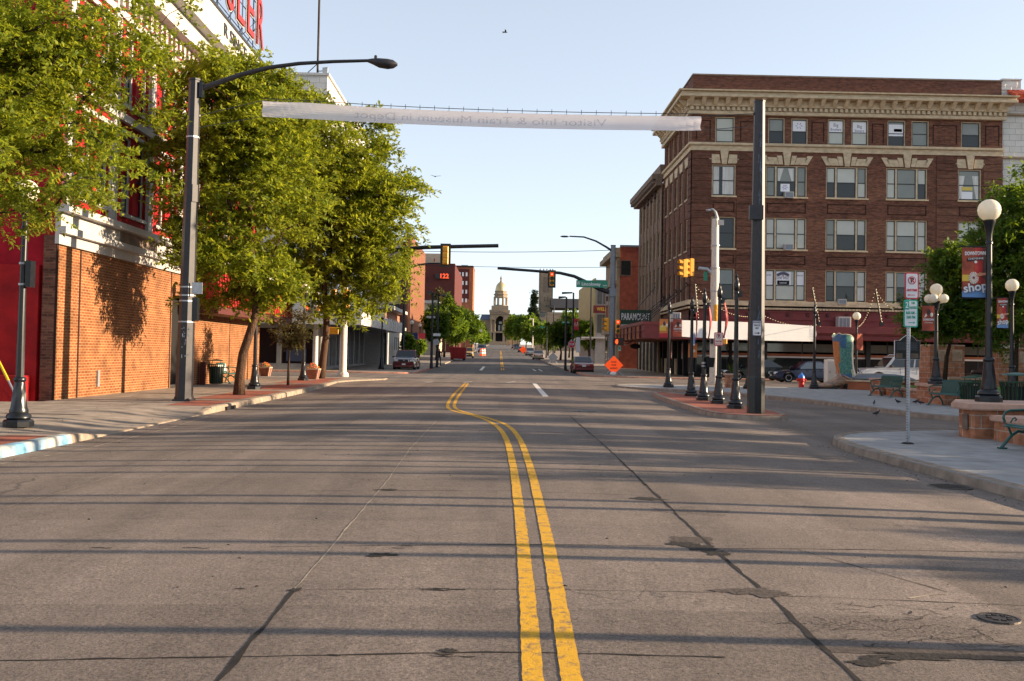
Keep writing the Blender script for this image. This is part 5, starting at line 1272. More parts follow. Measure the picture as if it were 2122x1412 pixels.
# banner posts on the traffic island and plaza
IS = []
for i, (px, py, lab) in enumerate(((1432,821,'spear topped banner post farthest along the brick island'), (1458,830,'spear topped banner post second from the far end of the island'), (1489,837,'spear topped post carrying the pink no parking plate on the island'), (1524,847,'spear topped banner post nearest the thick steel pole on the island'))):
    p = walk(px, py); q = lamp_post(p, lab, 'spear', H=3.85+.05*i); IS.append((q, p))
PZ = []
for px, py, lab in ((1385,803,'spear topped post holding two orange banners at the left end of the white sheet'), (1551,806,'spear topped post half hidden behind the thick steel pole, carrying an orange banner'), (1687,806,'spear topped post at the right end of the long white sheet, left of the boot')):
    p = walk(px, py); p.z = sz(50); q = lamp_post(p, lab, 'spear', H=4.25); PZ.append((q, p))
# ---------------------------------------------------------------- street banners
def banner(name, face, w, h, loc, m, label, rot=0, art=None, group=None, curl=.05, cat='banner'):
    t = thing(name, loc, label, cat, group, rot)
    nx, nz = 8, 10; vs = []
    mb = MB()
    for d in (0, .012):
        for j in range(nz+1):
            for i in range(nx+1):
                u, v = i/nx-.5, j/nz; vs.append((u*w, d+curl*math.sin(v*5+u*3)*(.3+abs(v-.5)), -v*h))
    n = (nx+1)*(nz+1); f = []
    for j in range(nz):
        for i in range(nx): a = j*(nx+1)+i; f += [(a, a+1, a+nx+2, a+nx+1), (n+a, n+a+nx+1, n+a+nx+2, n+a+1)]
    mb.add(vs, f); mb.build('cloth', m, t)
    for z_ in (.02, -h-.02): MB().tube([(-w/2-.04,.0,z_),(w/2+.16,.0,z_)], .014, 6).build('banner_arm', 'steel_black', t)
    return t
def patchy(t, name, pts, m, d=-.02): 
    mb = MB(); mb.prism(pts, lambda a, b, dd: (a, dd, b), d-.008, d); return mb.build(name, m, t)
def shop_banner(loc, w, h, label):
    t = banner('street_banner', 'S', w, h, loc, 'banner_rust', label, curl=.0)
    patchy(t, 'colour_field', [(0,-.0),(w*.3,-.0),(w*.3,-h*.72),(0,-h*.72)], 'banner_red', -.004)
    patchy(t, 'yellow_field', [(-w*.5,-h*.55),(-w*.24,-h*.55),(-w*.24,-h*.68),(-w*.5,-h*.68)], 'banner_yellow', -.004)
    patchy(t, 'dark_field', [(w*.32,-h*.02),(w*.5,-h*.02),(w*.5,-h*.7),(w*.32,-h*.6)], 'banner_dark', -.006)
    patchy(t, 'blue_field', [(-w*.5,-h*.88),(-w*.1,-h*.84),(w*.2,-h*.79),(w*.5,-h*.77),(w*.5,-h),(-w*.5,-h)], 'banner_blue', -.006)
    patchy(t, 'name_ribbon', [(-w*.32,-h*.215),(w*.36,-h*.165),(w*.36,-h*.245),(-w*.32,-h*.285)], 'banner_dark', -.012)
    mt = fmtx((0,-.022,-h*.12), 'S') @ Matrix.Rotation(R(2), 4, 'Z')
    text('lettering', 'DOWNTOWN', 'sign_white', t, mt, h*.10, .002, width=w*.82, bold=.004)
    text('lettering', 'CHEYENNE', 'sign_white', t, fmtx((w*.02,-.024,-h*.225), 'S') @ Matrix.Rotation(R(4), 4, 'Z'), h*.055, .002, width=w*.6)
    mt = fmtx((0,-.03,-h*.80), 'S') @ Matrix.Rotation(R(9), 4, 'Z'); text('lettering', 'shop', 'ink', t, fmtx((.015,-.026,-h*.805), 'S') @ Matrix.Rotation(R(9), 4, 'Z'), h*.24, .002, width=w*.95, bold=.012)
    text('lettering', 'shop', 'sign_white', t, mt, h*.24, .002, width=w*.95, bold=.006)
    mb = MB(); c = (-w*.06, -h*.61)
    for k in range(16):
        a = k*math.pi/8; mb.prism([(c[0]+w*.05*math.cos(a-.3), c[1]+w*.05*math.sin(a-.3)), (c[0]+w*.2*math.cos(a-.12), c[1]+w*.24*math.sin(a-.12)), (c[0]+w*.2*math.cos(a+.12), c[1]+w*.24*math.sin(a+.12)), (c[0]+w*.05*math.cos(a+.3), c[1]+w*.05*math.sin(a+.3))], lambda p_, q_, d: (p_, d, q_), -.022, -.012)
    mb.build('sunflower_spur', 'pale_print', t)
    patchy(t, 'hand', [(w*.0,-h*.575),(w*.16,-h*.50),(w*.28,-h*.51),(w*.5,-h*.50),(w*.5,-h*.545),(w*.28,-h*.56),(w*.12,-h*.58)], 'skin_print', -.028)
    MB().lathe([(.03,0),(.03,.01)], (w*.02,-.024,-h*.29), 10, axis='Y').build('grommet', 'sign_white', t)
    return t
Yb = 20.5
a = at(1994, 513, Yb); b = at(2046, 617, Yb); w_ = b.x-a.x; shop_banner(((a.x+b.x)/2, Yb, a.z), w_, a.z-b.z, 'large Downtown Cheyenne shop banner hanging left of the big globe lamp')
a = at(2066, 618, 34.9); b = at(2089, 680, 34.9); shop_banner(((a.x+b.x)/2, 34.9, a.z), b.x-a.x, a.z-b.z, 'smaller faded shop banner hanging on the lawn lamp at the right edge')
def rust_banner(px0, py0, px1, py1, Y, label, bodycol='banner_rust', words=True, rot=0):
    a = at(px0, py0, Y); b = at(px1, py1, Y); w = abs(b.x-a.x); h = a.z-b.z
    t = banner('street_banner', 'S', w, h, ((a.x+b.x)/2, Y, a.z), bodycol, label, curl=.0)
    mb = MB(); mb.sphere((w*.02,-.02,-h*.25), w*.16, 8, (1,.15,1.5)); mb.build('figure', 'banner_dark', t)
    mb = MB(); mb.hexa([(-w*.35,-.03,-h*.45),(-w*.2,-.03,-h*.3),(-w*.2,-.018,-h*.3),(-w*.35,-.018,-h*.45),(-w*.3,-.03,-h*.48),(-w*.12,-.03,-h*.4),(-w*.12,-.018,-h*.4),(-w*.3,-.018,-h*.48)]); mb.sphere((w*.26,-.02,-h*.36), w*.12, 8, (1,.15,1.6)); mb.build('wings', 'pale_print', t)
    if words:
        text('lettering', 'DOWNTOWN', 'sign_white', t, fmtx((0,-.035,-h*.56), 'S'), h*.12, .002, width=w*.86, bold=.004); text('lettering', 'CHEYENNE', 'pale_print', t, fmtx((0,-.035,-h*.68), 'S'), h*.08, .002, width=w*.7)
    return t
rust_banner(1911,634,1936,686,32.9,'rust brown Downtown Cheyenne banner left of the five globe lamp')
ob = rust_banner(1367,661,1386,699,49.3,'orange sunset banner left of the plaza post at the white sheet','banner_orange', False)
patchy(ob, 'yellow_glow', [(-.24,-.35),(.1,-.3),(.1,-.62),(-.24,-.6)], 'banner_yellow', -.006); patchy(ob, 'lower_field', [(-.24,-.75),(.24,-.72),(.24,-.95),(-.24,-.95)], 'flag_red', -.006)
rust_banner(1395,661,1414,699,49.3,'rust coloured Cheyenne banner right of the plaza post at the white sheet')
rust_banner(1544,666,1556,705,50.4,'narrow red and white banner showing just left of the thick steel pole','orange_sign' if False else 'flag_red',False)
a = at(1782, 692, 55.9); banner('street_banner','S',.35,.95,(a.x,55.9,a.z),'banner_rust','thin rust banner curling on the globe lamp beside the boot statue', curl=.08)
# twisted banners seen edge on
for i, (q, p) in enumerate(IS[:3]):
    t = thing('twisted_banner', (p.x+.12, p.y-.05, p.z), ['thin red banner twisted edge on, farthest of three on the island posts','red banner twisted edge on, middle one of the three island banners','dark red patterned banner curling edge on beside the pink no parking plate'][i], 'banner', 'banners twisted edge on above the island')
    mb = MB(); n = 12; s = .8+.35*i
    for sgn in (0,):
        vs = []
        for j in range(n+1):
            v = j/n; wv = .02*s+.045*s*math.sin(v*math.pi)*(.5+.5*math.sin(v*4)); x = .02+.07*math.sin(v*3.1)*s; z = 3.45-1.25*v
            vs += [(x-wv/2, -.5*(.5-.5*math.cos(v*3))*.3, z), (x+wv/2, .05, z), (x+wv/2+.01, .16, z), (x-wv/2+.01, .15, z)]
        mb.add(vs, [(4*j+k, 4*j+(k+1) % 4, 4*j+4+(k+1) % 4, 4*j+4+k) for j in range(n) for k in range(4)])
    mb.build('cloth', ['flag_red','banner_red','banner_red'][i], t); MB().tube([(-.12,.05,3.47),(.14,.2,3.47)], .014, 5).build('banner_arm', 'steel_black', t); MB().tube([(-.22,.05,2.18),(.1,.2,2.2)], .014, 5).build('banner_arm', 'steel_black', t)
def plate(name, loc, w, h, m, label, cat='sign', border=None, rot=0, group=None, thick=.01, r=.03):
    t = thing(name, loc, label, cat, group, rot)
    pts = []
    for (cx, cy, a0) in ((w/2-r, h/2-r, 0), (-w/2+r, h/2-r, 90), (-w/2+r, -h/2+r, 180), (w/2-r, -h/2+r, 270)):
        for q in (0, 45, 90): pts.append((cx+r*math.cos(R(a0+q)), cy+r*math.sin(R(a0+q))))
    MB().prism(pts, lambda a, b, d: (a, d, b), -thick, 0).build('plate', border or m, t)
    if border:
        k = .018+.02*w; sx, sz_ = (w/2-k)/(w/2), (h/2-k)/(h/2); MB().prism([(a*sx, b*sz_) for a, b in pts], lambda a, b, d: (a, d, b), -thick-.004, -thick).build('face', m, t)
    return t
def st(t, body, z, width, m, size=.1, bold=.0, x=0, d=-.018, ext=.002): return text('lettering', body, m, t, fmtx((x, d, z), 'S'), size, ext, width=width, bold=bold)
def arrow(t, x0, x1, z, m, s=.03, d=-.018, both=False):
    mb = MB(); sg = 1 if x1 > x0 else -1
    mb.prism([(x0, z-s*.3), (x1-sg*s*2, z-s*.3), (x1-sg*s*2, z+s*.3), (x0, z+s*.3)], lambda a, b, dd: (a, dd, b), d, d+.005)
    mb.prism([(x1-sg*s*2, z-s), (x1, z), (x1-sg*s*2, z+s)], lambda a, b, dd: (a, dd, b), d, d+.005)
    if both: mb.prism([(x0+sg*s*.5, z-s), (x0-sg*s*1.5, z), (x0+sg*s*.5, z+s)], lambda a, b, dd: (a, dd, b), d, d+.005)
    mb.build('arrow', m, t)
def nopark(t, z, r, m):
    mb = MB(); n = 24; 
    mb.prism([(r*math.cos(2*math.pi*k/n), z+r*math.sin(2*math.pi*k/n)) for k in range(n)], lambda a, b, d: (a, d, b), -.017, -.012); mb.build('ring', m, t)
    mb = MB(); q = r*.78; mb.prism([(q*math.cos(2*math.pi*k/n), z+q*math.sin(2*math.pi*k/n)) for k in range(n)], lambda a, b, d: (a, d, b), -.021, -.017); mb.build('ring_field', 'sign_white', t)
    text('letter', 'P', 'sign_black', t, fmtx((0, -.024, z), 'S'), r*1.55, .002, bold=.006)
    mb = MB(); e = r*.1; s = r*.72*.72; mb.prism([(-s-e, z+s-e), (-s+e, z+s+e), (s+e, z-s+e), (s-e, z-s-e)], lambda a, b, d: (a, d, b), -.030, -.0245); mb.build('slash', m, t)
# near parking sign on a perforated post
b0 = walk(1881, 920); Yn = b0.y; tp = at(1889, 568, Yn)
ps_ = thing('sign_post', b0, 'tall perforated galvanised post at the near kerb corner, holding two parking signs', 'sign post')
mb = MB(); H = tp.z-b0.z; lean = .0
mb.add([(-.03,-.022,0),(.03,-.022,0),(.03,.022,0),(-.03,.022,0),(-.03,-.022,H),(.03,-.022,H),(.03,.022,H),(-.03,.022,H)], [(0,3,2,1),(4,5,6,7),(0,1,5,4),(1,2,6,5),(2,3,7,6),(3,0,4,7)])
mb.build('channel', 'galv', ps_, bevel=.004); mb = MB(); k = .05
while k < H-.05:
    mb.lathe([(.009, 0), (.009, .002)], (-.012, -.0225, k), 6, axis='Y'); mb.lathe([(.009, 0), (.009, .002)], (-.031, 0, k), 6, axis='X'); k += .05
mb.build('punched_holes', 'sign_black', ps_); MB().lathe([(.12,0),(.1,.02),(.05,.03)], (0,0,.0), 9).build('weeds', 'patch', ps_)
w_ = at(1904,600,Yn-.04).x-at(1875,600,Yn-.04).x; c = at(1889.5, 592.5, Yn-.04); h_ = at(1889,565,Yn).z-at(1889,620,Yn).z
s1 = plate('no_parking_sign', (c.x, Yn-.03, c.z), w_, h_, 'sign_white', 'white no parking ANYTIME sign, upper plate on the near perforated post', border='sign_red')
nopark(s1, h_*.20, w_*.29, 'sign_red'); st(s1, 'ANYTIME', -h_*.17, w_*.76, 'sign_red', w_*.22, .003); arrow(s1, w_*.22, -w_*.32, -h_*.35, 'sign_red', w_*.07)
c = at(1887.5, 650, Yn-.04); h2 = at(1889,622,Yn).z-at(1889,679,Yn).z
s2 = plate('parking_sign', (c.x, Yn-.03, c.z), w_*1.02, h2, 'sign_white', 'white and green two hour parking sign, lower plate on the near perforated post', border='sign_teal')
MB().box(-w_*.45,-.018,h2*.14,-w_*.14,-.0145,h2*.45).build('number_field', 'sign_teal', s2)
st(s2,'2',h2*.29,w_*.2,'sign_white',h2*.3,.002,x=-w_*.3,d=-.022); st(s2,'HR',h2*.38,w_*.26,'sign_teal',h2*.12,.002,x=w_*.16); st(s2,'PARKING',h2*.21,w_*.54,'sign_teal',h2*.13,.002,x=w_*.16)
st(s2,'8:00 AM -',h2*.02,w_*.72,'sign_teal',h2*.14,.003); st(s2,'5:00 PM',-h2*.14,w_*.62,'sign_teal',h2*.14,.003); arrow(s2,-w_*.18,w_*.32,-h2*.33,'sign_teal',w_*.07)

# ---------------------------------------------------------------- thick steel poles with the overhead banner
def poly_pole(t, name, r0, r1, H, m, n=8, z0=0, **kw): return MB().lathe([(r0, z0), (r1, H)], (0,0,0), n, R(22.5)).build(name, m, t, **kw)
bp_ = walk(381, 832); pL = thing('steel_light_pole', bp_, 'thick dark octagonal steel pole on the left pavement with a long curved lamp arm', 'light pole')
HL = at(404, 168, bp_.y).z-bp_.z; dxl = at(404,168,bp_.y).x-at(381,832,bp_.y).x
def lean_pole(t, name, r0, r1, H, dx, m, n=8):
    rings = []
    for k in range(9):
        f = k/8; r = r0+(r1-r0)*f; rings.append([(dx*f+r*math.cos(R(22.5)+2*math.pi*i/n), r*math.sin(R(22.5)+2*math.pi*i/n), H*f) for i in range(n)])
    return MB().loft(rings).build(name, m, t)
lean_pole(pL, 'shaft', .25, .165, HL, dxl, 'steel_post'); MB().lathe([(.36,0),(.36,.06),(.26,.10)], (0,0,0), 4, R(45)).lathe([(.27,.06),(.27,.14)], (0,0,0), 8, R(22.5)).build('base_plate', 'steel_post', pL)
MB().lathe([(.19,HL),(.19,HL+.05)], (dxl,0,0), 8, R(22.5)).build('cap', 'steel_black', pL)
f_ = (at(400,402,bp_.y).z-bp_.z)/HL; MB().lathe([(.215,f_*HL-.25),(.215,f_*HL+.25)], (dxl*f_+.02,0,0), 8, R(22.5)).build('sleeve', 'steel_post', pL)
zz = at(390,640,bp_.y).z-bp_.z; MB().box(.2,-.12,zz-.35,.34,.12,zz+.32).build('junction_box', 'steel_black', pL); MB().box(.2,-.2,zz+.42,.5,-.17,zz+.75).build('small_plate', 'galv', pL)
mb = MB()
for z in (zz-.4, zz+.2, zz+.6, zz+.36, HL*.82): mb.lathe([(.235-.07*z/HL+.012,z),(.235-.07*z/HL+.012,z+.04)], (dxl*z/HL,0,0), 8, R(22.5))
split(mb, 'steel_band', 'galv', pL)
for o in pL.children:
    if o.name.startswith('steel_band'): o.location = pL.location
mb = MB()
for k in range(26):
    x, z = random.uniform(-.05,.16), random.uniform(1.2,2.1); mb.box(dxl*z/HL+x-.01, -.243+z*.008, z, dxl*z/HL+x+random.uniform(.0,.03), -.23, z+random.uniform(.01,.08))
mb.build('scuff', 'galv', pL)
Yp = bp_.y; arm = [(at(px, py, Yp)-bp_) for px, py in ((412,186),(440,176),(500,155),(560,140),(620,132),(690,128),(764,126))]
arm = [Vector((v.x, .0, v.z)) for v in arm]; MB().tube(arm, [.085,.08,.07,.062,.055,.05,.045], 10).build('lamp_arm', 'steel_post', pL, smooth=True)
MB().box(dxl+.16,-.12,arm[0].z-.25,dxl+.26,.12,arm[0].z+.2).build('arm_bracket', 'steel_black', pL)
e = arm[-1]; rings = []
for (dx, w, zt_, zb_) in ((-.08,.05,.03,-.03),(.10,.12,.06,-.10),(.30,.17,.075,-.2),(.55,.19,.06,-.235),(.72,.15,.03,-.21),(.84,.06,-.06,-.13)):
    rings.append([(e.x+dx, w*math.cos(q), e.z+(zt_+zb_)/2+(zt_-zb_)/2*math.sin(q)) for q in [2*math.pi*i/12 for i in range(12)]])
MB().loft(rings).build('lamp_head', 'steel_post', pL, smooth=True); MB().lathe([(.045,0),(.045,.07),(.03,.09)], (e.x+.2,0,e.z+.07), 8).build('photocell', 'steel_black', pL)
bq = walk(1566, 857); pR = thing('steel_pole', bq, 'thick dark octagonal steel pole with peeling paint at the near end of the island', 'pole')
HR = at(1574, 212, bq.y).z-bq.z; dxr = at(1574,212,bq.y).x-at(1566,857,bq.y).x
lean_pole(pR, 'shaft', .235, .15, HR, dxr, 'steel_post'); MB().lathe([(.165,HR),(.165,HR+.03)], (dxr,0,0), 8, R(22.5)).build('cap', 'steel_black', pR)
MB().lathe([(.245,0),(.24,1.0),(.235,1.03)], (.0,0,0), 8, R(22.5)).build('base_sleeve', 'steel_black', pR)
zz = at(1570,443,bq.y).z-bq.z; MB().box(dxr*.6-.30,-.26,zz-.2,dxr*.6+.08,-.12,zz+.2).box(dxr*.6-.02,-.27,zz-.2,dxr*.6+.0,-.261,zz+.2).build('junction_box', 'steel_post', pR)
mb = MB()
random.seed(3)
for k in range(34):
    z = random.choice([random.uniform(.6,2.9), random.uniform(5.2,7.9)]); r_ = .235-(.085)*z/HR; x0 = dxr*z/HR+random.uniform(-.05,.04)
    mb.prism([(x0-random.uniform(.005,.02), z), (x0+random.uniform(.005,.025), z+.01), (x0+random.uniform(.005,.02), z+random.uniform(.05,.3)), (x0-.01, z+random.uniform(.05,.25))], lambda a_, b_, d: (a_, -r_*.924+d, b_), -.004, .01)
mb.build('peeled_paint', 'steel_worn', pR)
zz = at(1565,681,bq.y).z-bq.z; w2 = (at(1574,681,bq.y).x-at(1554,681,bq.y).x)
s3 = plate('authorized_vehicles_sign', (bq.x-.06, bq.y-.26, at(1565,681,bq.y).z), w2, w2*1.62, 'sign_white', 'white AUTHORIZED VEHICLES ONLY sign with an arrow on the thick steel pole', border='ink')
for i_, (wd, z_) in enumerate((('AUTHORIZED', .36), ('VEHICLES', .18), ('ONLY', .0))): st(s3, wd, w2*1.62*z_, w2*(.8,.68,.36)[i_], 'ink', w2*.24, .002)
arrow(s3, -w2*.26, w2*.32, -w2*.5, 'sign_black', w2*.12)
# overhead banner
ob_ = thing('overhead_banner', at(1000, 240, 28), 'long thin white overhead banner with mirrored see-through lettering hung between the two steel poles', 'banner')
PA, PB = at(543, 209, 28.6), at(1453, 241, 27.6); QA, QB = at(543, 241, 28.6), at(1453, 271, 27.6); nb = 60; vs = []
def bpt(f, v, d=0):
    t_ = PA.lerp(PB, f); q_ = QA.lerp(QB, f); x = t_.lerp(q_, v); x.z -= .30*4*f*(1-f)*.35; wr = .07*math.exp(-f*12)+.08*math.exp(-(1-f)*24)
    x.y += wr*math.sin(v*7+f*28)+.06*math.sin(v*3.1)+d; x.z += .03*math.sin(f*11)*(1-v)*math.exp(-abs(f-.1)*8); return x
for i in range(nb+1):
    for j in range(9): vs.append(bpt(i/nb, j/8))
f = [(i*9+j, (i+1)*9+j, (i+1)*9+j+1, i*9+j+1) for i in range(nb) for j in range(8)]
mb = MB(); mb.add(vs, f); hb2(mb, 'cloth', 'banner_white', ob_)
mb = MB().tube([bpt(i/20, 0)+Vector((0,0,.07)) for i in range(21)], .012, 4)
for i in range(1, 30): q_ = bpt(i/30, 0); mb.tube([q_, q_+Vector((0,0,.14))], .010, 4)
hb2(mb, 'support_cable', 'steel_black', ob_)
for nm, (f0, pc) in {'a': (0, (bp_.x+dxl*.93+.15, bp_.y, at(405,240,Yp).z)), 'b': (1, (bq.x+dxr-.14, bq.y, at(1565,236,bq.y).z))}.items():
    mb = MB().tube([bpt(f0, 0), Vector(pc)], .012, 4).tube([bpt(f0, 1), Vector(pc)+Vector((0,0,-.35))], .010, 4); mb.sphere(pc, .05, 6); hb2(mb, 'tie_cable', 'steel_black', ob_)
for (body, f0, f1) in (('Visitor Info & Train Museum in Depot', .215, .79),):
    cu = bpy.data.curves.new('lettering', 'FONT'); cu.body = body; cu.size = .42; cu.extrude = .0; cu.align_y = 'CENTER'; to = bpy.data.objects.new('lettering', cu); col.objects.link(to); bpy.context.view_layer.update(); me = bpy.data.meshes.new_from_object(to); bpy.data.objects.remove(to)
    bm = bmesh.new(); bm.from_mesh(me); bmesh.ops.triangulate(bm, faces=bm.faces); bmesh.ops.subdivide_edges(bm, edges=[e for e in bm.edges if e.calc_length() > .3], cuts=2); bm.to_mesh(me); bm.free()
    xs_ = [v.co.x for v in me.vertices]; x0, x1 = min(xs_), max(xs_)
    for v in me.vertices:
        fr_ = f1-(v.co.x-x0)/(x1-x0)*(f1-f0); q_ = bpt(fr_, .52-v.co.y/.62, -.006); v.co = q_-ob_.location
    me.materials.clear(); me.materials.append(M['banner_text']); me.name = 'lettering'; o = bpy.data.objects.new('lettering', me); col.objects.link(o); o.parent = ob_
# white sheet between plaza posts
sh = thing('white_sheet_banner', at(1550, 700, 50), 'blank white sheet banner stretched low between the plaza posts, seen behind the island posts', 'banner')
A0, A1 = at(1413, 664, 49.2), at(1685, 676, 51); B0, B1 = at(1413, 698, 49.2), at(1685, 708, 51); vs = []
for i in range(31):
    for j in range(7):
        fx, v = i/30, j/6; q_ = A0.lerp(A1, fx).lerp(B0.lerp(B1, fx), v); q_.z += .16*math.sin(fx*math.pi)*(.5-v)*.6; q_.x += (.18*math.sin(v*math.pi) if fx > .97 else 0); q_.y += .012*math.sin(v*5+fx*14); vs.append(q_)
mb = MB(); mb.add(vs, [(i*7+j, (i+1)*7+j, (i+1)*7+j+1, i*7+j+1) for i in range(30) for j in range(6)]); hb2(mb, 'cloth', 'banner_white_low', sh)
mb = MB().tube([A0, PZ[0][1]+Vector((0,0,A0.z-PZ[0][1].z+.1))], .012, 4).tube([A1, PZ[2][1]+Vector((0,0,A1.z-PZ[2][1].z+.05))], .012, 4); hb2(mb, 'cord', 'steel_black', sh)
# plates on island posts
q, p = IS[2]; c = at(1489, 703, p.y-.1); s4 = plate('no_parking_sign', (c.x, p.y-.12, c.z), .30, .44, 'pale_print', 'pinkish no parking plate on the third island post, seen against the white sheet', border='sign_red'); nopark(s4, .1, .08, 'sign_red'); st(s4, 'ANYTIME', -.08, .22, 'sign_red', .07, .002); arrow(s4, -.08, .1, -.16, 'sign_red', .022, both=True)
q, p = IS[0]; c = at(1438, 703, p.y-.1); s5 = plate('narrow_sign', (c.x, p.y-.12, c.z), .07, .52, 'sign_white', 'blue and white sign seen nearly edge on, on the farthest island post'); MB().box(-.03,-.014,-.2,.03,-.0105,.2).build('blue_print', 'banner_blue', s5)
q, p = IS[1]; c = at(1470, 752, p.y-.1); bx_ = thing('wire_basket_box', (c.x, p.y-.1, c.z), 'small black box strapped to the second island post', 'box'); MB().hexa([(-.11,-.12,-.16),(.13,-.12,-.16),(.13,.12,-.16),(-.11,.12,-.16),(-.14,-.15,.18),(.17,-.15,.18),(.17,.15,.18),(-.14,.15,.18)]).build('box', 'steel_black', bx_); MB().tube([(-.2,0,-.05),(-.2,0,.02)], .085, 8).tube([(-.2,0,-.14),(-.2,0,-.1)], .085, 8).build('strap', 'galv', bx_)

# ---------------------------------------------------------------- traffic signals
def signal_head(loc, label, lit=0, rot=0, back=False, plate_=True, body='signal_yellow', group='three light traffic signals', s=1., visor_mat=None, edge=False):
    t = thing('traffic_signal', loc, label, 'traffic signal', group, rot)
    if plate_: MB().box(-.30,.10,-.68,.30,.125,.68).build('backplate', 'signal_black', t)
    MB().box(-.17,-.06,-.53,.17,.22,.53).build('housing', body, t, bevel=.03)
    for i, z in enumerate((.35, 0, -.35)):
        on = (i == lit and not back)
        m_ = ('red_light' if i == 0 else 'green_light') if on else ('lens_green' if i == 2 else 'lens_dark')
        if not back:
            MB().lathe([(.001,-.02),(.13,-.01),(.135,.0)], (0,-.062,z), 16, axis='Y').build('lens', m_, t)
            if on: MB().sphere((0,-.085,z), .055, 8, (1,.3,1)).build('glow', 'red_glow' if i == 0 else 'green_light', t)
            n = 14; rings = []
            vs = []
            for k in range(n+1):
                a = R(-30+240*k/n)
                for (rr, y) in ((.145,-.06),(.15,-.30 if 0 < k < n else -.12),(.16,-.30 if 0 < k < n else -.12),(.16,-.06)): vs.append((rr*math.cos(a), y, z+rr*math.sin(a)))
            mb = MB(); mb.add(vs, [(4*k+j, 4*k+(j+1) % 4, 4*k+4+(j+1) % 4, 4*k+4+j) for k in range(n) for j in range(4)]); mb.build('visor', visor_mat or body, t)
        else: MB().box(-.145,.221,z-.13,.145,.25,z+.13).build('door', body, t, bevel=.015)
    return t
mastL = Vector((at(712,700,56).x, 56, sz(56))); tL = thing('signal_mast', mastL, 'pale signal pole rising through the left tree with a long dark arm over the road', 'signal pole')
MB().lathe([(.34,0),(.34,.12),(.24,.14),(.215,.3),(.20,4.8),(.15,8.6),(.15,8.7)], (0,0,0), 16).build('shaft', 'concrete_pole', tL, smooth=True)
arm = [(at(px,py,56)-mastL) for px, py in ((714,560),(760,535),(820,518),(880,513),(960,511),(1033,509.5))]; arm = [Vector((max(v.x,.1), 0, v.z)) for v in arm]; MB().tube(arm, [.17,.15,.13,.12,.11,.11], 10).build('mast_arm', 'steel_black', tL, smooth=True)
MB().lathe([(.30,.0),(.33,.1),(.3,.2)], (.0,0,.05), 10).build('base_cover', 'concrete_pole', tL)
c = at(924, 531, 56); sg = signal_head((c.x, 55.7, c.z), 'traffic signal with sunlit amber housing in a black backplate under the left mast arm', back=True, rot=math.pi, s=1)
c = at(707, 600, 56); 
signal_head((c.x-.35, 55.6, at(700,620,56).z), 'amber signal head hidden in leaves on the pale pole left of the lamp post arm', back=True, plate_=False, rot=math.pi)
signal_head((c.x+.45, 55.6, at(724,620,56).z), 'amber signal head among leaves on the right of the pale round pole', back=True, plate_=False, rot=R(60))
pb = thing('pedestrian_signal', (mastL.x-.45, 55.8, at(702,686,56).z), 'bright orange pedestrian signal box seen from behind on the pale round pole', 'pedestrian signal', 'pedestrian signals'); MB().box(-.32,-.2,-.2,.22,.2,.2).build('housing', 'signal_yellow', pb, bevel=.03); MB().box(.221,-.18,-.19,.3,.18,.19).build('hood', 'steel_black', pb)
p2 = Vector((at(653,700,70).x, 70.2, sz(70))); t2 = thing('signal_mast', p2, 'pale signal pole behind the flower planter, left of the second kerb tree', 'signal pole'); MB().lathe([(.3,0),(.3,.1),(.2,.14),(.17,7.2)], (0,0,0), 14).build('shaft', 'concrete_pole', t2, smooth=True)
MB().tube([(0,0,6.9),(-.2,0,7.15),(-.6,0,7.2)], .06, 6).build('bracket', 'galv', t2)
signal_head((at(638,645,70).x, 69.7, at(638,650,70).z), 'red lit signal with green tinted lower lens on the pale pole by the planter', lit=0, plate_=False)
signal_head((at(664,645,70).x, 69.8, at(664,650,70).z), 'side turned amber signal right of the red lit one, left tree behind', lit=-1, plate_=False, rot=R(70))
# right mast
mr = Vector((at(1268,700,74.5).x, 74.5, sz(74))); tR = thing('signal_mast', mr, 'grey galvanised signal pole on the far right corner with long black arm and luminaire', 'signal pole')
Z = lambda px, py: Vector((at(px,py,74.5).x-mr.x, 0, at(px,py,74.5).z-mr.z))
MB().lathe([(.30,0),(.26,.3),(.23,3),(.19,Z(1271,510).z)], (0,0,0), 16).build('shaft', 'galv_dark', tR, smooth=True); MB().lathe([(.21,0),(.21,.06)], (0,0,Z(1271,510).z), 12).build('cap', 'steel_black', tR)
v = Z(1268,607); MB().box(-.26,-.24,v.z-.35,.26,.24,v.z+.35).build('arm_clamp', 'galv_dark', tR, bevel=.05)
MB().tube([Z(1262,606),Z(1240,598),Z(1215,585),Z(1190,573),Z(1160,566),Z(1110,562),Z(1031,556)], [.19,.17,.15,.13,.12,.11,.11], 10).build('mast_arm', 'steel_black', tR, smooth=True)
MB().tube([Z(1268,520),Z(1256,512),Z(1235,500),Z(1210,491.5),Z(1180,490)], [.1,.08,.07,.06,.05], 8).build('lamp_arm', 'steel_post', tR, smooth=True)
e = Z(1170,490.5); MB().sphere((e.x,0,e.z), .35, 10, (1,.4,.22)).build('lamp_head', 'steel_post', tR, smooth=True)
c = at(1143,579,74.5); signal_head((c.x, 74.1, c.z), 'red lit signal in black backplate hanging from the long right mast arm', lit=0, visor_mat='signal_black')
a = at(1194,581,74.3); b = at(1259,597,74.3); t = plate('street_name_sign', ((a.x+b.x)/2, 74.2, (a.z+b.z)/2), b.x-a.x, a.z-b.z, 'sign_green', 'green street name sign reading W Lincolnway on the right mast arm'); ww = b.x-a.x
st(t, 'W', .02, .24, 'sign_white', .42, .006, x=-ww*.43); st(t, 'Lincolnway', -.02, ww*.6, 'sign_white', .36, .006, x=-ww*.03); st(t, '1600W', -.12, ww*.13, 'sign_white', .12, .002, x=ww*.41)
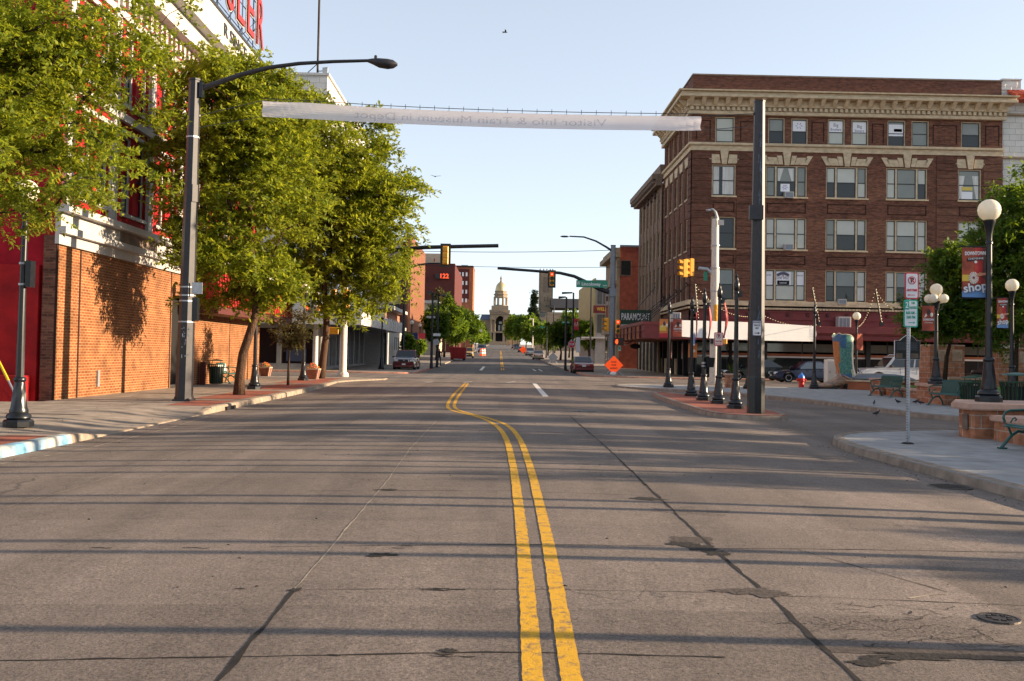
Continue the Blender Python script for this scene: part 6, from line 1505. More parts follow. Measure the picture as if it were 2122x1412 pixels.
signal_head((at(1259,673,74).x, 74.6, at(1259,673,74).z), 'amber signal turned left on the left side of the galvanised pole', lit=-1, plate_=False, rot=R(-65))
signal_head((at(1281,676,74).x, 74.2, at(1281,677,74).z), 'red lit amber signal on the right side of the galvanised pole', lit=0, plate_=False)
hd = thing('pedestrian_signal', (at(1283,708,74).x, 74.2, at(1283,708,74).z), 'black pedestrian signal showing a lit red orange raised hand', 'pedestrian signal', 'pedestrian signals'); MB().box(-.34,-.15,-.27,.34,.15,.27).build('housing', 'signal_black', hd, bevel=.02)
mb = MB().box(-.26,-.17,-.13,-.08,-.151,.03)
for k in range(4): mb.box(-.26+k*.047,-.17,.031,-.225+k*.047,-.151,.14+.03*(k in (1,2)))
mb.box(-.31,-.17,-.08,-.261,-.151,.02); mb.box(-.24,-.17,-.2,-.11,-.151,-.131); mb.build('hand_symbol', 'hand_light', hd)
gs = plate('small_green_sign', (at(1285,722,74).x, 74.3, at(1285,722,74).z), .22, .42, 'sign_white', 'small white and green sign below the lit raised hand signal', border='sign_teal'); MB().box(-.07,-.018,-.12,.07,-.0145,.12).build('print', 'sign_teal', gs)
# right concrete pole
cr = Vector((at(1480,700,57.6).x, 57.6, -.03)); tC = thing('signal_mast', cr, 'pale concrete coloured signal pole rising behind the island with a short curved arm', 'signal pole')
Z2 = lambda px, py: Vector((at(px,py,57.6).x-cr.x, 0, at(px,py,57.6).z-cr.z))
MB().lathe([(.30,0),(.27,.3),(.25,3.6),(.235,5.6),(.26,5.61),(.26,6.9),(.225,6.92),(.20,Z2(1490,454).z)], (0,0,0), 16).build('shaft', 'concrete_pole', tC, smooth=True)
mb = MB(); 
for z in (5.55, 6.95, 8.3): mb.lathe([(.275,z),(.275,z+.06)], (0,0,0), 14)
o_ = mb.build('band', 'galv', tC)
MB().tube([Z2(1487,455),Z2(1483,440),Z2(1477,434),Z2(1470,435)], [.1,.08,.07,.05], 8).sphere(Z2(1468,436), .18, 8, (1,.5,.4)).build('lamp_arm', 'galv', tC, smooth=True)
MB().box(.1,-.25,Z2(1490,468).z,.45,-.2,Z2(1490,457).z).build('sensor_box', 'white_paint', tC)
MB().tube([Z2(1482,580),Z2(1474,565),Z2(1465,558),Z2(1448,556)], [.12,.12,.11,.1], 10).build('signal_arm', 'galv', tC, smooth=True)
g_ = Z2(1463,568); MB().box(g_.x-.12,.05,g_.z-.4,g_.x+.1,.09,g_.z+.15).build('small_street_sign', 'sign_green', tC)
signal_head((at(1417,556,57).x, 57.2, at(1417,556,57).z), 'amber signal seen side on, left one of the pair on the curved arm', lit=-1, plate_=False, rot=R(-72))
signal_head((at(1433,553,57).x, 57.5, at(1433,553,57).z), 'amber signal seen side on, right one of the pair on the curved arm', lit=-1, plate_=False, rot=R(-72))
signal_head((at(1486,652,57).x-.05, 57.0, at(1486,650,57).z), 'bright yellow signal strapped low on the concrete coloured pole above the white sheet', back=True, plate_=False, rot=R(200))
yb = thing('pedestrian_signal', (at(1501,706,57).x, 57.3, at(1501,706,57).z), 'yellow pedestrian signal box low on the concrete coloured pole below the white sheet', 'pedestrian signal', 'pedestrian signals'); MB().box(-.2,-.2,-.22,.2,.2,.22).build('housing', 'signal_yellow', yb, bevel=.04); MB().box(-.75,-.12,-.2,-.6,.12,.2).build('hood', 'signal_black', yb)
# overhead wires
def wire(name, p, q, sag, label, r=.022):
    pts = []
    for i in range(25): t_ = i/24; x = Vector(p).lerp(Vector(q), t_); x.z -= sag*4*t_*(1-t_); pts.append(x)
    o = MB().tube(pts, r, 5).build(name, 'steel_black'); tag(o, label, 'wire')
wire('overhead_wire', at(840,520,74), at(1262,519,74), .12, 'thin overhead wire crossing the street just under the left signal arm')
wire('overhead_wire', at(840,549,90), at(1340,553,90), .15, 'thin overhead wire crossing the street level with the right mast arm tip')
wire('overhead_wire', at(760,646,160), at(1260,652,160), .25, 'very thin far wire crossing the street above the capitol roof')

# ---------------------------------------------------------------- far street furniture
def pole(px, pt, Y, r, m, label, nm='light_pole', head=None, cat='light pole', grp='slender light poles along the far street'):
    b = at(px, 700, Y); H = at(px, pt, Y).z-sz(Y); t = thing(nm, (b.x, Y, sz(Y)), label, cat, grp); MB().lathe([(r*1.3,0),(r*1.2,.3),(r,.5),(r*.7,H)], (0,0,0), 8).build('pole', m, t, smooth=True)
    if head: MB().hexa([(head*.1,-.2,H-.06),(head,-.3,H-.14),(head,.3,H-.14),(head*.1,.2,H-.06),(head*.1,-.15,H+.06),(head,-.25,H+.04),(head,.25,H+.04),(head*.1,.15,H+.06)]).build('lamp_head', m, t)
    return t
pole(836,545,86,.15,'steel_black','dark pole in front of the finned building with a curved arm reaching right', grp=None)
a0 = [at(px,py,86) for px, py in ((837,562),(850,555),(868,549),(890,546),(912,546))]; ta = bpy.data.objects.new('x', None)
o = MB().tube(a0, [.1,.09,.08,.07,.06], 8).build('curved_arm', 'steel_black', None); dp = [q for q in col.objects if q.name.startswith('light_pole')][-1]; o.parent = dp; o.location = -Vector(dp.location)
pole(895,606,84,.12,'steel_post','tall thin pole left of the pair before the red dumpster',head=-.5); pole(907,611,89,.12,'steel_post','tall thin pole right of the pair before the red dumpster',head=.7)
pole(1187,607,92,.11,'steel_post','tall thin light pole beside the STOP sign',head=-1.1); pole(1172.5,616,86,.11,'steel_post','tall thin light pole just left of the STOP sign',head=-.7)
pole(1147,634,150,.13,'steel_post','far light pole in front of the church wall, right one',head=-1.3); pole(1133,648,160,.13,'steel_post','far light pole in front of the church wall, left one',head=-1.2); pole(1104,661,210,.16,'concrete_pole','small pale far pole over the right trees by the capitol',head=-.8)
pole(1223.5,596,118,.12,'steel_black','plain black pole standing before the gold ribbed building')
def rpole(px0, px1, y0, y1, Y, m, label, nm, cat='sign', body=None, bm_='sign_white', border=None, post=True, r=.03, shape=None, size=.3):
    a = at(px0, y0, Y); b = at(px1, y1, Y); t = plate(nm, ((a.x+b.x)/2, Y, (a.z+b.z)/2), b.x-a.x, a.z-b.z, m, label, cat, border=border, r=min(r, (b.x-a.x)*.2))
    if body: st(t, body, 0, (b.x-a.x)*.8, bm_, size, .004, d=-.03)
    return t
rpole(897,913,691,697,88,'sign_white','white blank sign plate between the two thin left poles','street_sign')
rpole(884,902,655,660,84,'galv','grey back of a street name sign crossing the left thin pole','street_sign')
o = thing('stop_sign', (at(904,709,88.5).x, 88.5, at(904,709,88.5).z), 'round grey back of a stop sign on the right thin pole', 'sign'); MB().lathe([(.30,0),(.30,.02)], (0,0,0), 8, R(22.5), axis='Y').build('plate', 'galv', o)
c = at(1186,714,91); o = thing('stop_sign', (c.x, 91.8, c.z), 'red octagonal STOP sign on the thin pole behind the red car', 'sign'); MB().lathe([(.37,0),(.37,.02)], (0,0,0), 8, R(22.5), axis='Y').build('plate', 'sign_white', o); MB().lathe([(.34,0),(.34,.01)], (0,-.012,0), 8, R(22.5), axis='Y').build('face', 'sign_red', o); st(o, 'STOP', 0, .5, 'sign_white', .26, .008, d=-.03)
rpole(1164,1180,666,671,86,'sign_green','small green street name sign on the left of the two right thin poles','street_sign',body='W 16th St',size=.14)
rpole(1119,1129,676,680,165,'sign_green','tiny green street name sign in front of the right trees','street_sign'); rpole(1084,1097,685,689,230,'sign_green','far green street name sign right of the capitol','street_sign')
rpole(991,999,683,688,230,'sign_white','tiny white sign over the left far trees near the capitol','street_sign')
tb = rust_banner(1189,1199 if False else 661,1199,684,95,'small red street banner beside the tall thin pole near the STOP sign','flag_red'); 
a = at(867,691,125); t = banner('street_banner','S',.9,2.1,(at(874,691,125).x,125,at(874,691,125).z),'flag_red','small red banner on the far left globe lamp',curl=.0)
a = at(1198,699,97); banner('street_banner','S',.42,1.5,(a.x,97,a.z),'paper','narrow blue and white banner right of the STOP sign',curl=.0)
fl = thing('flag', at(854,690,107.5), 'striped flag hanging from a lamp left of the far trees', 'flag')
mb = MB(); vs = []
for k in range(5):
    MB().hexa([(.1+k*.2,-.01,-1.6-.5*k*.2),(.28+k*.2,-.01,-1.7-.1*k),(.28+k*.2,.01,-1.7-.1*k),(.1+k*.2,.01,-1.6-.1*k),(.0+k*.15,-.01,-.3),(.14+k*.15,-.01,-.3),(.14+k*.15,.01,-.3),(.0+k*.15,.01,-.3)]).build('stripe', ['flag_red','flag_white'][k%2], fl)
fl.scale = (.6,)*3; MB().hexa([(.5,-.02,-1.1),(1.15,-.02,-1.3),(1.15,.02,-1.3),(.5,.02,-1.1),(.1,-.02,-.1),(.9,-.02,.15),(.9,.02,.15),(.1,.02,-.1)]).build('canton', 'flag_blue', fl)
def diamond(px, py, Y, r, m, label, words=None, legs=True, cat='road work sign', zb=None):
    c = at(px, py, Y); t = thing('diamond_sign', (c.x, Y, zb if zb is not None else sz(Y)-.03), label, cat); zc_ = c.z-t.location.z
    MB().prism([(0,zc_-r),(r,zc_),(0,zc_+r),(-r,zc_)], lambda a, b, d: (a, d, b), -.01, .01).build('panel', m, t, bevel=.004)
    if words:
        for i, wd in enumerate(words): text('lettering', wd, 'sign_black', t, fmtx((0,-.014,zc_+.25*r*1.3-i*.33*r), 'S'), r*.27, .003, width=r*(.55,.55,.8)[i], bold=.004)
    if legs:
        mb = MB()
        for sx in (-1,1): mb.tube([(sx*r*.35,.03,zc_-r*.5),(sx*r*.95,-.35,.02)], .018, 5).tube([(sx*r*.35,.05,zc_-r*.5),(sx*r*.9,.45,.02)], .018, 5)
        mb.box(-r*.5,.012,zc_-r*.55,r*.5,.04,zc_-r*.48); mb.build('stand', 'galv', t)
    return t
dd = diamond(1272,757,71,.70,'orange_sign','orange ROAD WORK AHEAD diamond sign on the far right corner',('ROAD','WORK','AHEAD'))
MB().sphere((-.05,-.1,.16), .26, 10, (1,.7,.65)).build('sand_bag', 'flag_white', dd)
diamond(1146,741,118,.62,'galv','pale blue grey back of a diamond sign near the parked gold car'); diamond(1084,725,190,.75,'orange_sign','small far orange diamond sign by the parked cars')
# barricades and cones in the far street
def cone(px, Y, label, s=1., nm='traffic_barrel'):
    c = at(px, 735, Y); t = thing(nm, (c.x, Y, sz(Y)-.05), label, 'traffic barrel'); mb = MB()
    MB().lathe([(.28*s,0),(.26*s,.3*s),(.24*s,.6*s),(.2*s,1.0*s)], (0,0,0), 10).build('body', 'orange_sign', t); MB().lathe([(.275*s,.3*s),(.255*s,.55*s)], (0,0,0), 10).lathe([(.245*s,.7*s),(.225*s,.85*s)], (0,0,0), 10).build('reflective_band', 'sign_white', t)
cone(998,172,'orange and white traffic barrel, left of two in the far road',1.3); cone(1002.5,176,'orange and white traffic barrel, right of two in the far road',1.3)
bt = thing('barricade', (at(985,735,185).x,185,sz(185)), 'white A shaped barricade by the far left kerb', 'barricade'); MB().tube([(-.6,0,0),(0,0,1.6),(.6,0,0)], .09, 5).box(-.5,-.05,.7,.5,.05,.95).build('frame', 'sign_white', bt)

# ---------------------------------------------------------------- hydrant
h0 = thing('fire_hydrant', (at(1657,800,52).x, 51.7, -.02), 'red fire hydrant with a blue bonnet near the parked dark blue sedan', 'hydrant')
MB().lathe([(.20,0),(.20,.06),(.14,.07),(.135,.5),(.16,.51),(.16,.56)], (0,0,0), 14).build('barrel', 'hydrant_red', h0, smooth=True)
MB().lathe([(.17,.56),(.165,.6),(.14,.68),(.08,.75),(.04,.76),(.04,.83)], (0,0,0), 14).build('bonnet', 'hydrant_blue', h0, smooth=True)
for sx in (-1,1): MB().lathe([(.08,0),(.08,.1),(.05,.12)] if sx > 0 else [(.08,0),(.08,-.1),(.05,-.12)], (sx*.13,0,.45), 10, axis='X').build('nozzle', 'hydrant_red', h0)
MB().lathe([(.09,0),(.09,-.08),(.05,-.1)], (0,-.13,.42), 10, axis='Y').build('nozzle', 'hydrant_red', h0)
for o in h0.children: pass
h0.scale = (1.05,)*3
# utility cabinet
c = at(1726,770,57.5); cb = thing('utility_cabinet', (c.x, 57.5, -.03), 'plain pale grey utility cabinet behind the boot statue', 'cabinet'); MB().box(-.45,-.3,0,.45,.3,1.62).build('case', 'ledge_white', cb, bevel=.02); MB().box(-.4,-.312,.1,.4,-.301,1.5).build('door', 'white_paint', cb); MB().box(-.3,-.33,.8,-.26,-.313,.95).build('handle', 'galv_dark', cb)
# sandstone planter pillar
c = at(1515,788,49); sp = thing('stone_pillar', (c.x,49,-.02), 'short sandstone pillar with a flat cap and small plant behind the island posts', 'pillar'); MB().box(-.27,-.27,0,.27,.27,.72).build('shaft', 'sandstone', sp); MB().box(-.33,-.33,.721,.33,.33,.80).build('cap', 'sandstone_cap', sp)
mb = MB()
for k in range(14): a = k*.45; mb.tube([(0,0,.8),(.08*math.cos(a),.08*math.sin(a),1.0),(.2*math.cos(a),.2*math.sin(a),1.15+.1*(k%3))], [.012,.01,.004], 4)
mb.build('plant', 'leaf_dark', sp)

# ---------------------------------------------------------------- plaza walls
def wallpiece(nm, x0, y0, x1, y1, z0, z1, label, cap=.10, over=.06, m='sandstone', extra=None):
    t = thing(nm, ((x0+x1)/2, (y0+y1)/2, z0), label, 'wall' if 'wall' in nm else 'pillar')
    mb = MB(); mb.box(x0,y0,z0,x1,y1,z1-cap); hb2(mb, 'masonry', m, t)
    mb = MB(); mb.box(x0-over,y0-over,z1-cap+.001,x1+over,y1+over,z1); mb.build('cap', 'sandstone_cap', t, world=True, bevel=.025, seg=2); return t
nw = thing('plaza_wall', (11.5, 20.2, 0), 'near sandstone wall with thick pale cap carrying the big globe lamp', 'wall')
wp = [(9.62,19.4),(13.6,19.25),(13.6,21.2),(10.2,21.2),(9.58,20.0)]
mb = MB(); mb.prism(wp, lambda a, b, d: (a, b, d), 0, .63); hb2(mb, 'masonry', 'sandstone', nw)
mb = MB(); mb.prism([(9.45,19.27),(13.7,19.1),(13.7,21.35),(10.12,21.35),(9.42,20.02)], lambda a, b, d: (a, b, d), .631, .76); mb.build('cap', 'sandstone_cap', nw, world=True, bevel=.025, seg=2)
mb = MB(); mb.hexa([(9.56,19.62,.22),(9.585,19.62,.22),(9.575,19.8,.22),(9.55,19.8,.22),(9.56,19.62,.53),(9.585,19.62,.53),(9.575,19.8,.53),(9.55,19.8,.53)]); hb2(mb, 'step_light', 'stone_grey', nw)
wallpiece('seat_wall', 9.85, 12.5, 10.4, 19.1, .0, .55, 'low sandstone seat wall behind the nearest bench', cap=.12, over=.07)
wb1 = wallpiece('plaza_pier', 16.75, 42.3, 17.6, 43.4, .0, .80, 'small sandstone pier left of the farther bench', cap=.11)
wallpiece('seat_wall', 17.0, 37.2, 17.5, 42.2, .0, .46, 'low sandstone seat wall between the farther bench and the middle pier', cap=.11)
wallpiece('plaza_pier', 15.6, 33.6, 17.3, 35.9, .0, .78, 'broad sandstone pier carrying the five globe lamp on its rear', cap=.12) ; 
lamp3.location = (at(1940,700,34.2).x, 34.2, .78)
wallpiece('seat_wall', 16.2, 28.2, 16.9, 33.4, .0, .50, 'low sandstone seat wall behind the middle bench and bins', cap=.11)
# gateway pillars with carved plaques
for (px0, px1, pt, Y, lab) in ((1927,1999,714,46.5,'tall sandstone gateway pillar with two carved arch plaques left of the parked black car'), (2066,2135,720,46.5,'tall sandstone gateway pillar with a carved plaque at the right edge')):
    a = at(px0,pt,Y); b = at(px1,pt,Y); t = wallpiece('gate_pillar', a.x, Y, b.x, Y+1.2, -.02, a.z, lab, cap=.08, over=.03)
    for k, px in enumerate((px0+24, px0+57)):
        c = at(px, 736 if px0 < 2000 else 740, Y-.03); mb = MB(); mb.box(c.x-.24, Y-.03, c.z-.3, c.x+.24, Y-.001, c.z+.26); o = hb2(mb, 'plaque', 'sandstone_cap', t)
        mb = MB()
        for s_ in (1., .55): mb.tube([(c.x+.17*s_*math.cos(R(q)) , Y-.05, c.z-.02+(.2*s_*math.sin(R(q)) if q <= 180 else 0)) for q in range(0,181,20)]+[(c.x-.17*s_,Y-.05,c.z-.25)], .018, 5); mb.tube([(c.x+.17*s_,Y-.05,c.z-.02),(c.x+.17*s_,Y-.05,c.z-.25)], .018, 5)
        hb2(mb, 'carved_arch', 'stone_cream', o)
wallpiece('plaza_wall', at(1968,780,45).x, 45, at(2052,780,45).x, 45.5, .0, at(2000,782,45).z, 'low pink capped wall on the lawn in front of the black parked car', cap=.14)
# round brick fountain basin
c = at(1824,790,50); fb = thing('round_planter', (c.x,50.5,-.02), 'round brick basin with a stone rim and stacked slate hood beside the boot statue', 'planter')
MB().lathe([(2.0,0),(2.0,.5)], (0,0,0), 28).build('brick_drum', 'brick_rust', fb); MB().lathe([(2.08,.501),(2.08,.58),(1.9,.59)], (0,0,0), 28).build('rim', 'stone_cream', fb)
MB().lathe([(1.85,.59),(1.9,.66),(1.5,.82),(.9,.9),(.3,.92)], (0,0,0), 14).build('slate_hood', 'galv_dark', fb)
# historical marker
c = at(1878,720,40.5); hm = thing('historical_marker', (c.x+.05,40.5,.0), 'black shield topped historical marker sign with white border and two small pictures', 'marker')
wv = at(1905,720,40.5).x-at(1852,720,40.5).x; z0, z1, z2 = at(1878,745,40.5).z, at(1878,706,40.5).z, at(1886,695,40.5).z
sh_ = [(-wv/2,z0),(wv/2,z0),(wv/2,z1),(wv*.36,z1),(wv*.28,z1+(z2-z1)*.5),(wv*.18,z2-.03),(0,z2+.02),(-wv*.08,z2-.03),(-wv*.18,z1+(z2-z1)*.5),(-wv*.3,z1),(-wv/2,z1)]
MB().prism(sh_, lambda a, b, d: (a, d, b), 0, .06).build('border', 'sign_white', hm); MB().prism([(a*.975, z0+(b-z0)*.97+.014) for a, b in sh_], lambda a, b, d: (a, d, b), -.01, 0).build('panel', 'sign_black', hm)
mb = MB().box(-wv*.45,-.018,z0+.05,-wv*.2,-.0105,z0+.25); mb.box(wv*.14,-.018,z0+.05,wv*.42,-.0105,z0+.25); split(mb, 'picture', 'stone_grey', hm)
for o in hm.children:
    if o.name.startswith('picture'): o.location = hm.location
mb = MB()
for k in range(7): mb.box(-wv*.42,-.016,z1-.1-k*.05,wv*(.42-.06*(k%2)),-.0105,z1-.088-k*.05)
mb.build('text_lines', 'galv_dark', hm); mb = MB()
MB().tube([(-.05,.03,0),(-.05,.03,z0)], .05, 8).build('post', 'steel_black', hm)

# ---------------------------------------------------------------- benches, bins
def bench(loc, rot, label, L=1.5):
    t = thing('park_bench', loc, label, 'bench', 'green metal ribbed park benches', rot); H = .43
    # long axis is local x, sitter faces local -y
    seat = [(-.24,.41),(-.22,.44),(-.15,.445),(0,.42),(.12,.415),(.17,.43)]; back = [(.17,.43),(.21,.52),(.25,.68),(.28,.84),(.32,.875)]
    for nm, prof in (('seat', seat), ('backrest', back)):
        mb = MB(); n = int(L/.034)
        for k in range(n): x = -L/2+L*(k+.5)/n; mb.tube([(x, y, z) for y, z in prof], .0105, 5)
        mb.tube([(-L/2,prof[0][0],prof[0][1]),(L/2,prof[0][0],prof[0][1])], .02, 6).tube([(-L/2,prof[-1][0],prof[-1][1]),(L/2,prof[-1][0],prof[-1][1])], .02, 6); mb.build(nm, 'green_enamel', t)
    for sx in (-1, 1):
        x = sx*(L/2-.02)
        MB().tube([(x,-.30,.02),(x,-.24,.10),(x,-.12,.24),(x,.0,.32),(x,.14,.30),(x,.24,.16),(x,.28,.03)], [.028,.03,.028,.03,.028,.03,.028], 7).box(x-.05,-.36,0,x+.05,-.22,.025).box(x-.05,.22,0,x+.05,.36,.025).tube([(x,-.12,.24),(x,-.18,.40)], .022, 6).tube([(x,.1,.32),(x,.17,.42)], .022, 6).build('leg', 'green_enamel', t)
        MB().tube([(x,.26,.70),(x,.1,.70),(x,-.14,.69),(x,-.24,.65),(x,-.27,.56),(x,-.24,.47)], .022, 7).tube([(x,-.14,.47),(x,-.10,.54),(x,-.06,.56),(x,-.03,.53),(x,-.06,.5)], .014, 6).build('armrest', 'green_enamel', t)
    return t
bench((9.35, 16.55, sz(16)+.002), R(-90), 'dark green ribbed bench cut off by the right frame edge, nearest the camera')
p = walk(1840, 812); bench((16.35, 40.6, sz(40)), R(-78), 'farther dark green bench left of the historical marker post')
bench((15.4, 33.0-.2, sz(33)), R(-80), 'dark green bench in front of the broad pier, left of the slatted bin', 1.6)
p = walk(462, 781); bench((-11.95, 42.7, sz(43)+.006), R(90), 'small green bench behind the leaning kerb tree by the brick wall', 1.3)
def bin_(loc, label, s=1., lid=0):
    t = thing('litter_bin', loc, label, 'litter bin', 'green slatted litter bins'); r, H = .30*s, .86*s
    for k in range(22):
        pass
    mb = MB()
    for k in range(22):
        a = 2*math.pi*k/22; c_, s_ = math.cos(a), math.sin(a); mb.tube([(r*.86*c_, r*.86*s_, .04), (r*c_, r*s_, H*.8), (r*1.12*c_, r*1.12*s_, H)], .017*s, 4)
    mb.build('slats', 'green_can', t); MB().lathe([(r*.8,.03),(r*.88,H*.88),(r*.86,H*.88)], (0,0,0), 16).build('liner', 'black', t)
    MB().lathe([(r*1.14,H-.02),(r*1.14,H+.01),(r*.9,H+.012)], (0,0,0), 20).build('rim', 'green_can', t)
    MB().lathe([(r*.95,H+.14*s),(r*.9,H+.17*s),(r*.4,H+.2*s),(.02,H+.21*s)], (0,0,0), 18).tube([(r*.6,0,H),(r*.6,0,H+.15*s)], .012, 4).tube([(-r*.6,0,H),(-r*.6,0,H+.15*s)], .012, 4).build('lid', 'green_enamel' if lid else 'green_can', t)
    return t
bin_((-11.95, 41.0, sz(41)+.004), 'green slatted litter bin against the tan brick wall'); 
p = walk(437, 782); tag(MB().box(-.1,-.1,0,.1,.1,.95).build('standpipe_box', 'brick_maroon', loc=(-12.3, 40.3, sz(40)+.004)), 'narrow dark brown box left of the green litter bin', 'box')
bin_((at(2010,815,32).x, 32, sz(32)), 'green slatted bin behind the near sandstone wall, right of the middle bench'); bin_((at(2026,812,35).x, 35.2, sz(35)), 'green slatted bin standing behind another bin near the lawn')
bin_((at(2110,820,24.5).x, 24.6, .12), 'wide green slatted bin with a shallow bluish lid at the right edge', 1.15, 1)

# ---------------------------------------------------------------- boot statue
c = at(1738,803,49.8); bo = thing('boot_statue', (c.x+.22, 50., .0), 'giant painted cowboy boot statue in teal, orange and tan on a flat base', 'statue')
MB().box(-1.25,-.6,-.03,1.15,.6,.06).box(-1.0,-.62,-.031,-.6,.62,-.0).build('base_slab', 'sandstone_cap', bo, bevel=.02)
def ring(cx, cz, rx, ry, tilt=0, n=20, sq=.85):
    o = []
    for k in range(n):
        a = 2*math.pi*k/n; ca, sa = math.cos(a), math.sin(a); x = rx*abs(ca)**sq*(1 if ca > 0 else -1); y = ry*abs(sa)**sq*(1 if sa > 0 else -1)
        o.append((cx+x*math.cos(tilt), y, cz+x*math.sin(tilt)))
    return o
rs = [ring(.28,.58,.50,.34,-.1), ring(.24,.78,.48,.34), ring(.18,1.0,.46,.35), ring(.12,1.3,.47,.37), ring(.08,1.7,.49,.40), ring(.07,2.1,.51,.42), ring(.06,2.3,.52,.43)]
top = ring(.05,2.45,.53,.43); top = [(x, y, 2.42+.20*max(0, math.sin((math.atan2(y, (x-.05)*.9))*2))*0+.20*abs(y/.43)**1.5-.08*(abs(x-.05)/.53)**3+(.12 if x < -.2 else 0)) for x, y, z in top]
mb = MB().loft(rs+[top]); sf = mb.build('shaft', ['boot_teal','boot_orange','boot_cream','boot_blue'], bo, smooth=True)
for p_ in sf.data.polygons:
    x, y, z = p_.center
    p_.material_index = 1 if (x < -.20 and z < 2.25) else 2 if (x > .42) else 3 if (z > 2.2 and x < .0) or z < .72 else 0
rim = [Vector(v)+Vector((0,0,.02)) for v in top]; MB().tube(rim+[rim[0]], .02, 6).build('rim', 'boot_cream', bo, smooth=True)
fr_ = []
for (x, zt_, zb_, ry) in ((.80,.52,.28,.10),(.74,.62,.20,.28),(.45,.74,.22,.36),(.1,.78,.20,.37),(-.15,.72,.16,.35),(-.4,.56,.10,.33),(-.7,.42,.07,.36),(-.95,.34,.07,.33),(-1.15,.27,.09,.22),(-1.27,.2,.12,.07)):
    fr_.append([(x, ry*math.cos(q), (zt_+zb_)/2+(zt_-zb_)/2*math.sin(q)) for q in [2*math.pi*i/14 for i in range(14)]])
MB().loft(fr_).build('foot', 'boot_tan', bo, smooth=True)
MB().hexa([(.12,-.3,.06),(.70,-.3,.06),(.70,.3,.06),(.12,.3,.06),(.06,-.34,.32),(.78,-.34,.32),(.78,.34,.32),(.06,.34,.32)]).build('heel', 'black', bo, bevel=.03)
MB().hexa([(-1.15,-.2,.06),(-.35,-.33,.06),(-.35,.33,.06),(-1.15,.2,.06),(-1.2,-.2,.1),(-.1,-.33,.17),(-.1,.33,.17),(-1.2,.2,.1)]).build('sole', 'black', bo)
MB().tube([(-.1,-.4,.72),(.3,-.42,.55),(.75,-.35,.52),(.95,0,.5),(.75,.35,.52)], .045, 6).tube([(.95,0,.5),(1.28,0,.36)], .03, 6).lathe([(.12,-.02),(.12,.02)], (1.3,0,.35), 10, axis='Y').build('spur', 'boot_tan', bo)
mb = MB()
for k in range(9): mb.sphere((-.42+.07*k,-.345-.02*(k%2),.82-.035*k-.02*(k%3)), .05, 6, (1,.5,1.2))
mb.build('instep_ornament', 'sandstone_cap', bo); bo.scale = (1, 1, 1.1); MB().box(-.14,-.47,2.0,.06,-.40,2.36).build('pull_strap', 'boot_blue', bo)
# pigeons, flying birds
def pigeon(loc, rot, label):
    t = thing('pigeon', loc, label, 'bird', 'pigeons walking on the plaza', rot)
    rg = []
    for (x, z, r) in ((-.17,.10,.012),(-.10,.11,.035),(0,.12,.055),(.08,.14,.05),(.12,.18,.03),(.14,.215,.026),(.16,.22,.018),(.185,.215,.005)): rg.append([(x, r*.8*math.cos(q), z+r*math.sin(q)) for q in [2*math.pi*i/8 for i in range(8)]])
    t.scale = (.82,)*3; mb = MB().loft(rg); mb.tube([(.0,.02,.08),(.01,.02,0)], .005, 4).tube([(.0,-.02,.08),(.01,-.02,0)], .005, 4); mb.build('body', 'bird', t, smooth=True)
for px, py, rr, lab in ((1811,841,60,'dark pigeon standing alone nearest the farther bench'),(1861,838,200,'dark pigeon pecking just left of the near sign post'),(1898,838,10,'dark pigeon just right of the near sign post'),(1908,840,170,'dark pigeon beside another one right of the near sign post')): p = walk(px, py); pigeon((p.x, p.y, sz(30)+.003), R(rr), lab)
p = gnd(1816, 863); pigeon((p.x, p.y, p.z+.003), R(20), 'dark pigeon on the roadway below the plaza kerb')
for px, py, Y, a, lab in ((1046,67,30,.2,'small bird flying high over the middle of the street'),(902,366,34,1.9,'small bird flying above the left signal arm')):
    t = thing('flying_bird', at(px,py,Y), lab, 'bird', 'birds in flight', a)
    MB().loft([[(x, r*math.cos(q), r*math.sin(q)) for q in [2*math.pi*i/6 for i in range(6)]] for x, r in ((-.09,.004),(-.04,.018),(.03,.02),(.07,.012),(.09,.002))]).build('body', 'bird', t)
    for sg_ in (-1,1): MB().prism([(0,0),(.05,0),(.03,.10),(-.04,.2),(-.02,.1)], lambda u, v, d: (u, sg_*v, .25*v*(1-2*v)+d), 0, .006).build('wing', 'bird', t)
